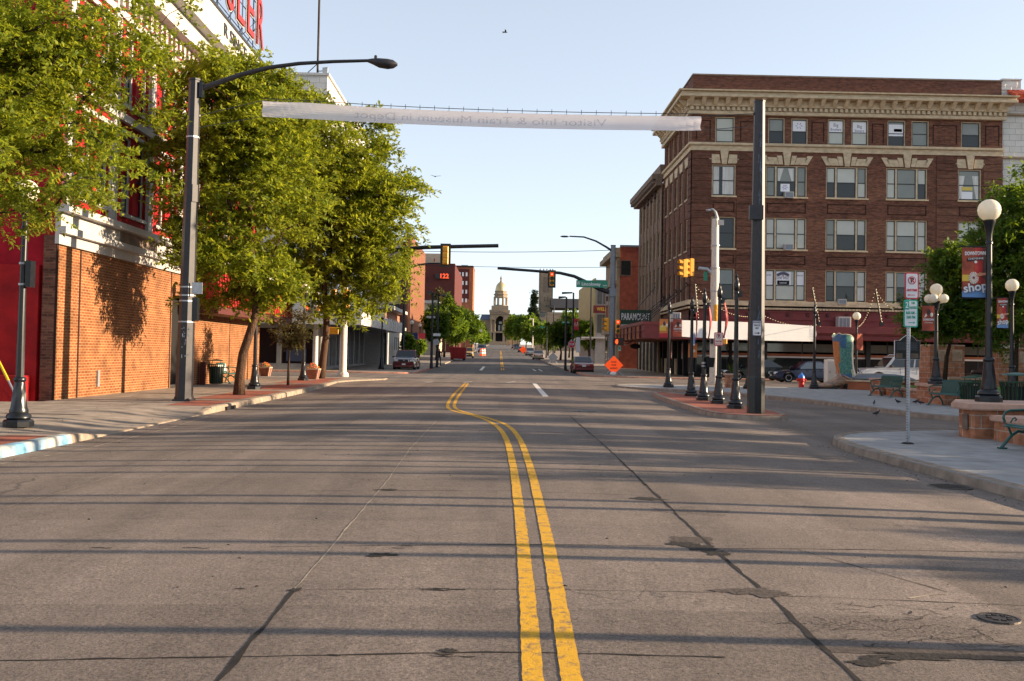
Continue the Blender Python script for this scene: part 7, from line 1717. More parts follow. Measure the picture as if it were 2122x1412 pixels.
# planter boxes
def planter(px, py, Y, s, label, seed):
    c = at(px, py, Y); t = thing('flower_planter', (c.x, Y, sz(Y)), label, 'planter', 'tapered planter boxes with flowers')
    MB().hexa([(-.28*s,-.28*s,0),(.28*s,-.28*s,0),(.28*s,.28*s,0),(-.28*s,.28*s,0),(-.4*s,-.4*s,.62*s),(.4*s,-.4*s,.62*s),(.4*s,.4*s,.62*s),(-.4*s,.4*s,.62*s)]).build('tub', 'wood_plank', t)
    mb = MB()
    for sx in (-1,1):
        for sy in (-1,1): mb.hexa([(sx*.24*s,sy*.24*s,0),(sx*.33*s,sy*.24*s,0),(sx*.33*s,sy*.33*s,0),(sx*.24*s,sy*.33*s,0),(sx*.37*s,sy*.37*s,.66*s),(sx*.46*s,sy*.37*s,.66*s),(sx*.46*s,sy*.46*s,.66*s),(sx*.37*s,sy*.46*s,.66*s)])
    mb.box(-.47*s,-.47*s,.64*s,.47*s,-.36*s,.72*s); mb.box(-.47*s,.36*s,.64*s,.47*s,.47*s,.72*s); mb.box(-.47*s,-.36*s,.641*s,-.36*s,.36*s,.719*s); mb.box(.36*s,-.36*s,.641*s,.47*s,.36*s,.719*s); mb.build('frame', 'sandstone_cap', t)
    rr = random.Random(seed)
    for m_, n in (('leaf_flower',150),('flower_orange',60),('flower_red',34),('flower_pink',22)):
        mb = MB()
        for _ in range(n):
            a, r_ = rr.uniform(0,6.28), rr.uniform(0,.42)**.8; z = .68*s+.38*s*(1-(r_/.5)**2)*rr.uniform(.3,1)+(.03 if m_ != 'leaf_flower' else 0); mb.sphere((r_*math.cos(a)*s, r_*math.sin(a)*s, z), rr.uniform(.025,.05)*s, 4, (1,1,.6))
        mb.build('foliage' if m_ == 'leaf_flower' else 'blossoms', m_, t)
planter(648,770,50.5,.78,'wooden planter with orange and red flowers between the globe lamp and the tree',4); planter(549,775,54.5,.72,'wooden planter with pink flowers at the end of the tan brick wall',8)
# yellow guy wire guard at the left edge
a = at(27,808,23.5); b = at(-14,726,25.0); gt_ = thing('guy_wire_guard', a, 'yellow plastic guy wire guard slanting at the left edge before the red wall', 'guy wire'); 
MB().tube([a+(b-a)*.22-a, (b-a)*1.6], .035, 6).build('guard', 'yellow_plastic', gt_); MB().tube([(0,0,0), (b-a)*.24], .025, 5).tube([Vector((.0,0,0)), Vector((.05,0,-.25))], .02, 5).build('anchor_rod', 'galv', gt_); MB().tube([(b-a)*1.6, (b-a)*5], .010, 4).build('guy_wire', 'galv_dark', gt_)
gt_.location.z = max(gt_.location.z, .1)
# ---------------------------------------------------------------- vehicles: x forward, origin on the road under the middle
def car(loc, rot, label, paint, L=4.5, Wd=1.75, H=1.45, kind='sedan', glass='car_glass', group='cars on the streets', name='parked_car', cat='car', wheel_r=.31, front_lit=False):
    t = thing(name, loc, label, cat, group, rot); hw = Wd/2; r = wheel_r; xf, xr = L*.30, -L*.30
    gc = .22 if kind in ('sedan',) else .34; belt = {'sedan': .88, 'suv': 1.12, 'pickup': 1.08, 'van': 1.1}[kind]; hood = {'sedan': .80, 'suv': 1.12, 'pickup': 1.10, 'van': 1.05}[kind]
    def arch(xc, rr): return [(xc+rr*math.cos(a), max(gc, r+rr*math.sin(a))) for a in [math.pi*k/8 for k in range(9)]]
    # side outline of the lower body, from rear bottom, forward along the sill, over the bonnet, back along the belt
    low = [(-L/2+.08, gc+.12)] + arch(xr, r*1.22)[::-1] + arch(xf, r*1.22)[::-1] + [(L/2-.1, gc+.05)]
    if kind == 'sedan': up_ = [(L/2-.02, gc+.3),(L/2-.08,.60),(L/2-.35,.70),(L*.2,belt-.03),(0,belt),(-L*.3,belt+.03),(-L/2+.35,belt+.06),(-L/2+.04,belt-.05),(-L/2,.55)]
    elif kind == 'pickup': up_ = [(L/2, gc+.3),(L/2-.03,.95),(L/2-.3,hood-.02),(L*.2,belt+.05),(-L*.10,belt+.05),(-L*.101,belt+.02),(-L/2+.03,belt+.02),(-L/2,.5)]
    else: up_ = [(L/2, gc+.3),(L/2-.03,.85),(L/2-.25,hood-.08),(L*.22,belt),(-L/2+.1,belt+.02),(-L/2,.6)]
    prof = low+up_; n = len(prof); rings = []
    zmid = lambda z: 1-.10*max(0, (z-.55))-.06*max(0,(.45-z))
    for (y, s) in ((-hw, .0), (-hw*.93, 1), (hw*.93, 1), (hw, .0)):
        pass
    vs = []
    def yy(x, z, side):
        e = max(0, abs(x)-(L/2-.45))/.45; return side*hw*(1-.16*e*e-.07*max(0, z-.6)/.5-.03*max(0, .4-z)/.2)
    for side in (-1, 1):
        for x, z in prof: vs.append((x, yy(x, z, side), z))
    mb = MB(); mb.add(vs, [tuple(range(n)), tuple(range(2*n-1, n-1, -1))]+[(i, n+i, n+(i+1) % n, (i+1) % n) for i in range(n)])
    body = mb.build('body', paint, t, bevel=.035, seg=2, smooth=True)
    # greenhouse
    if kind == 'sedan': gb = [(L*.20,belt-.03),(L*.03,H-.03),(-L*.17,H),(-L*.36,belt+.05)]; 
    elif kind == 'pickup': gb = [(L*.19,belt+.04),(L*.09,H-.03),(-L*.08,H),(-L*.10,belt+.04)]
    else: gb = [(L*.22,belt-.02),(L*.10,H-.05),(-L*.42,H),(-L*.48,belt)]
    tw = .80
    def gp_(x, z, side, k=1.): f = (z-belt)/(H-belt); return (x, side*hw*(.93+(tw-.93)*f)*k, z)
    vs = [gp_(x, z, -1) for x, z in gb]+[gp_(x, z, 1) for x, z in gb]
    mb = MB(); mb.add(vs, [(0,1,2,3),(7,6,5,4),(0,4,5,1),(1,5,6,2),(2,6,7,3),(3,7,4,0)]); mb.build('roof', paint, t, bevel=.04, seg=2, smooth=True)
    def lerp(a, b, f): return (a[0]+(b[0]-a[0])*f, a[1]+(b[1]-a[1])*f)
    A, Bq, C, D = gb; ins = .10
    for side in (-1, 1):
        segs = [(.06,.50),(.53,.92)] if kind in ('sedan','suv','van') else [(.1,.9)]
        for f0, f1 in segs:
            q = []
            for (f, v) in ((f0,.07),(f1,.07),(f1,.86),(f0,.86)):
                bt_ = lerp(A, D, f); tp_ = lerp(Bq, C, f); x, z = lerp(bt_, tp_, v); q.append(gp_(x, z, side, 1.012))
            q2 = [(x, y-side*.05, z) for x, y, z in q]; mb = MB(); mb.add(q+q2, [(0,1,2,3),(7,6,5,4),(0,4,5,1),(1,5,6,2),(2,6,7,3),(3,7,4,0)]); mb.build('side_window', glass, t)
    for nm, (p, q), o_ in (('windscreen', (A, Bq), .012), ('rear_window', (D, C), -.012)):
        vs = []
        for f in (.08, .9):
            x, z = lerp(p, q, f)
            for side in (-1, 1): X_ = gp_(x, z, side, .90); vs.append((X_[0]+o_+ (0.008 if o_ > 0 else -.008), X_[1], X_[2]+.012))
        vs2 = [(x-o_*3, y, z-.03) for x, y, z in vs]; mb = MB(); mb.add(vs+vs2, [(0,1,3,2),(4,6,7,5),(0,4,5,1),(1,5,7,3),(3,7,6,2),(2,6,4,0)]); mb.build(nm, 'car_glass' if glass != 'car_glass' and nm else glass, t)
    for xc in (xf, xr):
        for side in (-1, 1):
            wl = MB().lathe([(r*.62,-.10),(r*.93,-.11),(r,-.06),(r,.06),(r*.93,.11),(r*.62,.10)], (xc, side*(hw-.13), r), 20, axis='Y').build('wheel', 'tyre', t, smooth=True)
            y0 = side*(hw-.13); mb = MB().lathe([(r*.64,-.02),(r*.64,.02)], (xc, y0+side*.05, r), 18, axis='Y')
            mb.build('wheel_disc', 'black', t); mb = MB()
            for k in range(5): a = 2*math.pi*k/5+.3; a1, a2 = a-.2, a+.2; mb.prism([(xc+r*.1*math.cos(a1), r+r*.1*math.sin(a1)), (xc+r*.6*math.cos(a1), r+r*.6*math.sin(a1)), (xc+r*.6*math.cos(a2), r+r*.6*math.sin(a2)), (xc+r*.1*math.cos(a2), r+r*.1*math.sin(a2))], lambda u, v, d: (u, d, v), y0+side*.072, y0+side*.10)
            mb.tube([(xc+r*.6*math.cos(2*math.pi*k/16), y0+side*.09, r+r*.6*math.sin(2*math.pi*k/16)) for k in range(17)], .022, 5); mb.build('rim', 'rim', t)
            MB().lathe([(r*1.2,0),(r*1.2,.3)] if side < 0 else [(r*1.2,0),(r*1.2,-.3)], (xc, side*(hw-.02), r+.0), 14, axis='Y').build('wheel_well', 'black', t) if False else None
    MB().box(-L*.42, -hw*.9, gc-.06, L*.42, hw*.9, gc+.12).build('underbody', 'black', t)
    fz = {'sedan': .62, 'suv': .86, 'pickup': .90, 'van': .8}[kind]
    for side in (-1, 1):
        MB().box(L/2-.22, side*hw*.50, fz-.10, L/2-.0, side*hw*.84, fz+.07).build('headlight', 'headlamp', t, bevel=.03)
        MB().box(-L/2-.01, side*hw*.58, fz-.02, -L/2+.16, side*hw*.86, fz+.18).build('tail_light', 'taillamp', t, bevel=.02)
        MB().box(L*.14, side*hw*.97, belt+.02, L*.17, side*(hw+.16), belt+.16).build('mirror', paint if kind == 'sedan' else 'plastic_trim', t, bevel=.02)
    MB().box(L/2-.06, -hw*.42, fz-.12, L/2+.012, hw*.42, fz+.06).build('grille', 'plastic_trim', t)
    if kind in ('suv','pickup'): MB().tube([(L/2+.01,-hw*.44,fz-.13),(L/2+.01,-hw*.38,fz+.09),(L/2+.01,hw*.38,fz+.09),(L/2+.01,hw*.44,fz-.13)], .025, 6).sphere((L/2+.02,0,fz), .06, 8, (.3,1.4,.8)).build('grille_trim', 'chrome', t)
    MB().box(L/2-.12,-hw*.80,gc+.02,L/2+.03,hw*.80,gc+.16).build('front_bumper', 'plastic_trim' if kind != 'pickup' else paint, t, bevel=.02)
    MB().box(-L/2-.03,-hw*.80,gc+.1,-L/2+.1,hw*.80,gc+.24).build('rear_bumper', paint if kind == 'sedan' else 'chrome', t, bevel=.02)
    MB().box(-L/2-.045,-.16,fz+.0-.02,-L/2-.005,.16,fz+.12).build('rear_plate', 'sign_white', t); MB().box(L/2+.031,-.15,gc+.18,L/2+.045,.15,gc+.30).build('front_plate', 'sign_white', t)
    if kind == 'pickup': MB().hexa([(L*.215,-hw*.78,hood+.055),(L/2-.14,-hw*.72,hood-.10),(L/2-.14,hw*.72,hood-.10),(L*.215,hw*.78,hood+.055),(L*.215,-hw*.74,hood+.085),(L/2-.18,-hw*.68,hood-.01),(L/2-.18,hw*.68,hood-.01),(L*.215,hw*.74,hood+.085)]).build('hood', 'car_silver', t, bevel=.02)
    if kind != 'pickup': MB().box(-L/2-.03,-.36,fz+.13,-L/2-.01,.36,fz+.165).build('trunk_strip', 'chrome', t)
    for side in (-1,1):
        mb = MB()
        for f in (.02, -.16) if kind == 'sedan' else (.04, -.14): mb.box(L*f, side*(hw*.985), belt-.14, L*f+.14, side*(hw+.01), belt-.11)
        mb.build('door_handle', paint if kind == 'sedan' else 'chrome', t); MB().box(L*.035-.006, side*(hw*.965), gc+.12, L*.035+.006, side*(hw*.99), belt-.02).box(-L*.17-.006, side*(hw*.965), gc+.2, -L*.17+.006, side*(hw*.99), belt-.02).build('door_gap', 'black', t)
    if kind == 'suv':
        for side in (-1,1): MB().tube([(L*.06,side*hw*.72,H+.02),(L*.04,side*hw*.72,H+.07),(-L*.38,side*hw*.72,H+.07),(-L*.4,side*hw*.72,H+.02)], .02, 5).build('roof_rail', 'chrome', t)
    return t
def ph(px, py): return gnd(px, py)
# pickup facing us, red car facing away
car((-8.0+.1, 80.5, float(rz(-7.9,80))), R(-90), 'dark red pickup truck with silver hood facing the camera at the far left corner', 'car_red', 5.2, 1.9, 1.76, 'pickup', name='pickup_truck', cat='pickup truck', wheel_r=.37)
pk = [o for o in col.objects if o.name == 'pickup_truck'][0]; pk.location.x = at(843,750,80.5).x
p = at(1207,750,82.5); car((p.x, 83., float(rz(p.x,83))), R(90), 'dark red sedan seen from behind in the right lane beyond the crossing', 'car_red', 4.4, 1.78, 1.45)
# parked along the cross street in front of the hotel, facing left
YS = 63.3; bs = at(1655,780,YS); bc = car((bs.x+.45, YS, float(rz(20,YS))), R(180), 'dark navy blue sedan with a driver, passing behind the red hydrant', 'car_blue', 4.5, 1.72, 1.42, glass='car_glass_pale')
car((at(1600,770,66.5).x-1.1, 66.7, float(rz(20,66))), R(180), 'black sedan parked at the shopfront, mostly behind the thick steel pole', 'car_black', 4.7, 1.8, 1.45)
car((at(1862,770,60.0).x+.1, 60.5, float(rz(20,60))), R(180), 'white sport utility vehicle behind the historical marker', 'car_white', 5.0, 1.95, 1.85, 'suv', name='white_suv', cat='suv', wheel_r=.38)
car((at(2040,770,60).x+.7, 60.5, float(rz(20,60))), R(180), 'black car half hidden behind the gateway pillars at the right', 'car_black', 4.8, 1.85, 1.42, glass='car_glass_pale')
# driver
dv = thing('person', (at(1690,748,YS).x, YS, float(rz(20,YS))), 'driver in a light blue shirt seated inside the navy sedan', 'person')
def body(t, joints, edges, rad, m, name='body'):
    me = bpy.data.meshes.new(name); me.from_pydata(joints, edges, []); o = bpy.data.objects.new(name, me); col.objects.link(o); o.parent = t
    o.modifiers.new('skin', 'SKIN'); sv = me.skin_vertices[0].data
    for i, r_ in enumerate(rad): sv[i].radius = (r_, r_)
    sv[0].use_root = True; o.modifiers.new('sub', 'SUBSURF').levels = 1; o.modifiers['sub'].render_levels = 1
    bpy.context.view_layer.update(); dg = bpy.context.evaluated_depsgraph_get(); m2 = bpy.data.meshes.new_from_object(o.evaluated_get(dg)); o.modifiers.clear(); o.data = m2; m2.name = name
    m2.materials.clear()
    for q in m: m2.materials.append(M[q])
    return o
b_ = body(dv, [(.1,.3,.42),(.08,.3,.62),(.08,.3,.86),(.06,.3,.94),(.04,.3,1.06),(.02,.3,1.18),(.08,.12,.84),(-.10,.10,.70),(-.32,.12,.82),(.08,.48,.84),(-.1,.5,.7),(-.32,.46,.82),(-.3,.2,.42),(-.3,.4,.42)],
     [(0,1),(1,2),(2,3),(3,4),(4,5),(2,6),(6,7),(7,8),(2,9),(9,10),(10,11),(0,12),(0,13)], [.14,.15,.15,.06,.09,.10,.07,.05,.035,.07,.05,.035,.08,.08], ['shirt_blue','skin'])
for p_ in b_.data.polygons:
    if p_.center.z > .95 or p_.center.x < -.2 and p_.center.z > .6: p_.material_index = 1
b_.data.polygons.foreach_set('use_smooth', [True]*len(b_.data.polygons)); MB().sphere((.05,.3,1.2), .1, 8, (1,1,.8)).build('hair', 'stone_grey', dv)
dv.location.y = YS-.62
# far cars
def fcar(px, Y, label, paint, rot=90, kind='sedan', xo=0, **kw): p = at(px, 740, Y); return car((p.x+xo, Y, float(rz(p.x, Y))), R(rot), label, paint, kind=kind, **kw)
fcar(1115, 150, 'pale gold parked sedan in the distance on the right kerb', 'car_gold'); fcar(1098, 190, 'silver grey parked car beyond the gold one', 'car_silver', H=1.55)
fcar(1080, 235, 'small dark blue parked car beyond the far orange diamond', 'car_blue'); fcar(1070, 300, 'tiny dark vehicle near the capitol on the right kerb', 'car_black', kind='suv', H=1.8); fcar(1064, 340, 'tiny red car farthest along the right kerb', 'car_red')
fcar(970, 150, 'yellow and white van parked behind the red dumpster', 'car_yellow', rot=-90, kind='van', H=1.7); fcar(997, 215, 'pale pickup parked far along the left kerb', 'car_silver', rot=-90, kind='suv', H=1.85); fcar(1000, 236, 'dark blue suv farthest along the left kerb', 'car_blue', rot=-90, kind='suv', H=1.8)
# dumpster
p = at(950,740,133); dt = thing('dumpster', (p.x,133,float(rz(-5.5,133))), 'big dark red roll-off dumpster parked at the left kerb down the street', 'dumpster')
MB().hexa([(-1.0,-1.5,.25),(1.0,-1.5,.25),(1.0,1.5,.25),(-1.0,1.5,.25),(-1.15,-1.7,1.85),(1.12,-1.7,1.78),(1.12,1.7,1.78),(-1.15,1.7,1.85)]).build('bin', 'dumpster_red', dt, bevel=.03)
mb = MB()
for k in range(5): mb.box(-.9+k*.42,-1.72,.4,-.8+k*.42,-1.5,1.6)
mb.box(-1.2,-1.78,1.65,1.16,-1.66,1.8); mb.build('rib', 'dumpster_red', dt)
for x in (-.8,.8): MB().lathe([(.2,-.08),(.2,.08)], (x,-1.2,.2), 10, axis='Y').build('wheel', 'tyre', dt)
# people far off: a pedestrian in dark clothes, a worker in an orange vest
def pers(loc, label, mats, cut=(.85,1.42), rot=0):
    t = thing('person', loc, label, 'person', None, rot)
    b = body(t, [(0,0,.95),(0,0,1.15),(0,0,1.38),(0,0,1.52),(0,.02,1.62),(0,.03,1.72),(-.1,0,.9),(-.12,.02,.5),(-.12,-.04,.06),(-.12,.1,.04),(.1,0,.9),(.14,-.08,.5),(.13,.1,.08),(.13,.22,.05),(-.2,0,1.38),(-.26,.02,1.1),(-.24,.1,.86),(.2,0,1.38),(.27,-.03,1.1),(.26,.05,.86)],
         [(0,1),(1,2),(2,3),(3,4),(4,5),(0,6),(6,7),(7,8),(8,9),(0,10),(10,11),(11,12),(12,13),(2,14),(14,15),(15,16),(2,17),(17,18),(18,19)], [.13,.13,.15,.05,.09,.09,.09,.065,.045,.035,.09,.065,.045,.035,.06,.045,.035,.06,.045,.035], mats)
    for p_ in b.data.polygons:
        z = p_.center.z; p_.material_index = 2 if z > 1.47 or (abs(p_.center.x) > .2 and z < .95) else 1 if z > .93 else 0
    return t
p = at(910,745,97); pers((p.x,97,sz(97)), 'pedestrian in dark clothes standing on the pavement right of the thin left poles', ['black','interior','skin'])
p = at(1051,722,430); pers((p.x,430,sz(430)), 'tiny worker in an orange vest near the foot of the capitol', ['stone_grey','vest','skin'])
# ---------------------------------------------------------------- trees
def norm(v): return v/np.maximum(1e-9, np.linalg.norm(v, axis=-1, keepdims=True))
def leaf_mesh(name, m, P, D, U, L_, Wd, parent, off):
    n = len(P); S_ = norm(np.cross(D, U)); Lx = L_[:, None]; Wx = Wd[:, None]
    up_ = norm(np.cross(S_, D))
    V = np.stack([P, P+D*Lx*.5+S_*Wx*.5+up_*Lx*.06, P+D*Lx, P+D*Lx*.5-S_*Wx*.5+up_*Lx*.06], 1).reshape(-1, 3)-np.array(off)
    me = bpy.data.meshes.new(name); me.vertices.add(4*n); me.vertices.foreach_set('co', V.astype(np.float32).ravel())
    me.loops.add(4*n); me.loops.foreach_set('vertex_index', np.arange(4*n, dtype=np.int32)); me.polygons.add(n)
    me.polygons.foreach_set('loop_start', np.arange(0, 4*n, 4, dtype=np.int32)); me.polygons.foreach_set('loop_total', np.full(n, 4, dtype=np.int32))
    me.update(calc_edges=True); me.materials.append(M[m]); o = bpy.data.objects.new(name, me); col.objects.link(o); o.parent = parent; return o
def tree(name, base, label, ell, clumps, twigs, lpt, leaf, trunk, tr=.2, lm='leaf_locust', bm_='bark', clump_r=.55, seed=1, flat=.35, group=None, droop=.15, surf=.5, cat='tree', limb=1.0):
    """ell: world ellipsoids (x, y, z, rx, ry, rz, weight) that outline the crown; trunk: world points"""
    g = np.random.default_rng(seed); base = Vector(base); t = thing(name, base, label, cat, group)
    w = np.array([e[6] if len(e) > 6 else e[3]*e[4]*e[5] for e in ell]); w = w/w.sum(); k = g.choice(len(ell), clumps, p=w)
    E_ = np.array([e[:6] for e in ell])[k]; d = norm(g.normal(size=(clumps, 3))); r = g.uniform(0, 1, (clumps, 1))**surf
    C = E_[:, :3]+d*r*E_[:, 3:6]
    tp = [Vector(p) for p in trunk]
    # limbs: every clump hangs on its nearest neighbour nearer the trunk
    nodes = [tuple(p) for p in tp]; par = [max(0, i-1) for i in range(len(tp))]; N0 = len(tp)
    top = np.array(tp[-1]); start = np.array(tp[max(0, len(tp)-3)]); order = np.argsort(np.linalg.norm(C-start, axis=1)); arr = np.array(nodes, float); dist = [0.]*N0
    for i in range(1, N0): dist[i] = dist[i-1]+(tp[i]-tp[i-1]).length
    lo = max(1, N0-4)
    for i in order:
        q = C[i]; dd = np.linalg.norm(arr[lo:]-q, axis=1)+.35*np.array(dist[lo:]); j = int(np.argmin(dd))+lo
        a = arr[j]; L0 = np.linalg.norm(q-a); mid = (a+q)/2+g.normal(size=3)*L0*.09; mid[2] += L0*.06
        arr = np.vstack([arr, mid, q]); par += [j, len(arr)-2]; dist += [dist[j]+L0*.5, dist[j]+L0]
    n = len(arr); cnt_ = np.ones(n); 
    for i in range(n-1, N0-1, -1): cnt_[par[i]] += cnt_[i]
    mb = MB(); mb.tube(tp, [tr*(1.25 if i == 0 else 1-.45*i/(len(tp)-1)) for i in range(len(tp))], 10)
    tk = hb2(mb, 'trunk', bm_, t)
    for p_ in tk.data.polygons: p_.use_smooth = True
    mb = MB(); rm = tr*.55/math.sqrt(max(cnt_[N0:]))*limb
    for i in range(N0, n):
        a, b = arr[par[i]], arr[i]; ra = min(tr*.6, rm*math.sqrt(cnt_[par[i]] if par[i] >= N0 else cnt_[i])); rb = min(tr*.6, rm*math.sqrt(cnt_[i])); ra = max(ra, .006); rb = max(rb, .005)
        mb.tube([a, b], [min(ra, rb*1.5), rb], 5 if rb > .02 else 4, cap=False)
    hb2(mb, 'limbs', bm_, t)
    # sprays of leaves on twigs fanned out from each clump
    out = C-top; out[:, 2] *= .3; out = norm(out+g.normal(size=out.shape)*.35)
    ci = np.repeat(np.arange(clumps), twigs); T = len(ci); ax = out[ci]; tw = norm(ax*.55+norm(g.normal(size=(T, 3))*np.array([1, 1, flat]))*1.0); tw[:, 2] -= droop*g.uniform(0, 1, T); tw = norm(tw)
    TL = clump_r*g.uniform(.5, 1.3, T)*g.uniform(.6, 1.25, clumps)[ci]; O_ = C[ci]+g.normal(size=(T, 3))*clump_r*.12
    ti = np.repeat(np.arange(T), lpt); s = g.uniform(.08, 1, len(ti)); side = np.where(g.random(len(ti)) < .5, -1., 1.)
    P = O_[ti]+tw[ti]*(TL[ti]*s)[:, None]; P[:, 2] -= droop*.6*TL[ti]*s**2
    U = norm(np.array([0, 0, 1.])+g.normal(size=P.shape)*.55); S_ = norm(np.cross(tw[ti], U)); D = norm(tw[ti]*g.uniform(.2, .9, (len(ti), 1))+S_*side[:, None]+g.normal(size=P.shape)*.3)
    L_ = leaf*g.uniform(.45, 1.6, len(ti)); leaf_mesh('crown', lm, P, D, U, L_, L_*g.uniform(.34, .5, len(ti)), t, base)
    return t
def ez_(px, py, Y, rx, ry, rz_, w=None):
    c = at(px, py, Y); s = Y/2000; e = (c.x, c.y, c.z, rx*s, ry, rz_*s); return e+((w,) if w else (rx*ry*rz_,))
# 1: near left tree, trunk outside the frame
Y0 = 15.5
ell = [ez_(60,90,Y0,170,2.2,110), ez_(-120,150,Y0,260,2.6,190), ez_(190,40,Y0,130,1.7,60), ez_(210,150,16.5,90,1.6,70), ez_(90,250,Y0,150,2.0,95), ez_(200,290,15.0,75,1.3,75), ez_(40,350,15.0,100,1.6,80), ez_(160,385,14.6,90,1.2,40), ez_(10,430,15,60,1.2,40), ez_(-60,400,15,130,1.6,70), ez_(340,22,16.5,75,1.2,30), ez_(285,200,16,45,1.0,80), ez_(290,110,16.5,50,1.0,50), ez_(120,120,Y0,120,1.6,90), ez_(270,350,15,40,.8,36)]
bx = -10.1
tree('honey_locust_tree', (bx,15.2,.03), 'large feathery honey locust overhanging the top left, its trunk outside the frame', ell, 500, 7, 34, .072, [(bx,15.2,-.05),(bx+.05,15.2,1.5),(bx,15.3,2.8),(bx+.3,15.4,4.2),(bx+.5,15.5,5.4),(bx+.6,15.5,6.4)], .21, seed=5, clump_r=.55, flat=.30, surf=.42, limb=1.0, bm_='bark_dark')
# 2: leaning kerb tree
b = walk(495, 819); Y1_ = b.y
tr_ = [b+Vector((0,0,-.05))]+[at(px,py,Y1_) for px, py in ((497,780),(503,735),(518,690),(530,650),(528,590),(520,520),(515,440),(520,360))]
ell = [ez_(500,215,Y1_,95,2.2,95), ez_(470,310,Y1_,110,2.5,95), ez_(560,300,Y1_,110,2.4,95), ez_(590,230,Y1_+1,80,1.8,75), ez_(540,160,Y1_,60,1.4,45), ez_(650,215,Y1_+1,45,1.2,28), ez_(440,420,Y1_,85,2.0,80), ez_(560,430,Y1_,120,2.4,90), ez_(500,540,Y1_,110,2.0,45), ez_(420,520,Y1_-1,70,1.6,45), ez_(560,580,Y1_,80,1.8,45), ez_(460,160,Y1_,70,1.6,45), ez_(430,130,Y1_-2,45,1.2,40), ez_(530,618,Y1_,60,1.2,26), ez_(375,545,Y1_-1,45,1,22), ez_(480,600,Y1_,90,1.6,30), ez_(400,230,Y1_+1,60,2,90), ez_(370,340,Y1_+1,50,1.6,70), ez_(420,160,Y1_+1,50,1.4,50), ez_(400,470,Y1_-1,60,1.6,50)]
tree('honey_locust_tree', b, 'honey locust with a leaning furrowed trunk beside the storm drain on the left pavement', ell, 620, 7, 27, .14, tr_, .165, seed=9, clump_r=.8, flat=.32, surf=.45)
# 3: taller kerb tree further right
b = walk(664, 785); b.x = at(664,785,52).x; b.y = 52; Y2_ = 52.
tr_ = [Vector((b.x,52,-.05))]+[at(px,py,52) for px, py in ((670,740),(676,690),(677,640),(672,600),(680,540),(690,470),(700,400),(700,330))]
ell = [ez_(700,330,52,110,2.8,80), ez_(620,330,52,100,2.6,100), ez_(760,420,52,95,2.6,95), ez_(640,450,52,110,2.8,80), ez_(740,540,52,95,2.4,70), ez_(620,550,52,95,2.4,55), ez_(840,400,52,30,1.2,62), ez_(845,470,52,38,1.4,38), ez_(790,300,52,24,1.0,42), ez_(720,610,52,70,1.8,30), ez_(790,560,52,55,1.6,50), ez_(650,240,52,60,2,40), ez_(740,262,52,60,1.6,30), ez_(700,430,52,130,2.6,130), ez_(820,520,52,40,1.4,38), ez_(600,240,52,50,1.8,40), ez_(690,640,52,60,1.6,26), ez_(640,600,52,60,1.8,34), ez_(800,600,52,34,1.2,26)]
tree('honey_locust_tree', b, 'tall honey locust with a forked trunk behind the flower planter on the left pavement', ell, 680, 7, 28, .20, tr_, .20, seed=21, clump_r=1.15, flat=.34, surf=.5)
# young tree
b = walk(597, 799); Y3 = b.y
tree('young_tree', b, 'thin young tree with sparse leaves between the two lamp posts on the left pavement', [ez_(602,690,Y3,38,.7,36), ez_(585,660,Y3,25,.5,20), ez_(620,655,Y3,25,.5,22), ez_(612,712,Y3,22,.4,12)], 60, 5, 9, .13, [b, at(598,760,Y3), at(600,725,Y3), at(603,690,Y3), at(604,660,Y3)], .05, seed=4, clump_r=.35, lm='leaf_brown', bm_='bark_dark')
# plaza trees
def ptree(px, Y, trunkpts, ell, label, n=300, seed=3, lm='leaf_dark', leaf=.17, tr=.09, name='shade_tree', twg=6, l=15, cr=.7, z0=.02):
    bb = at(px, 700, Y); base = Vector((bb.x, Y, z0)); return tree(name, base, label, ell, n, twg, l, leaf, [base]+[at(a, c, Y) for a, c in trunkpts], tr, lm, 'bark_dark', seed=seed, clump_r=cr, flat=.5, surf=.5)
ptree(1957, 42, [(1962,740),(1968,715),(1975,690),(1985,660),(1990,620)], [ez_(1990,650,42,75,1.8,55), ez_(1930,655,42,45,1.4,50), ez_(2000,570,42,55,1.7,70), ez_(1965,560,42,30,1.2,60), ez_(1890,665,42,30,1,30), ez_(2060,640,42,60,1.6,65)], 'dark leafy tree behind the five globe lamp, left one of the plaza trees', 420, 3, z0=.5)
ptree(2104, 39, [(2106,730),(2108,700),(2105,660),(2100,600)], [ez_(2090,500,39,70,1.8,90), ez_(2120,420,39,60,1.6,70), ez_(2110,620,39,70,1.8,80), ez_(2160,520,39,80,1.8,130), ez_(2085,690,39,60,1.4,25)], 'dark leafy tree at the right edge reaching above the big globe lamp', 460, 6, z0=.5)
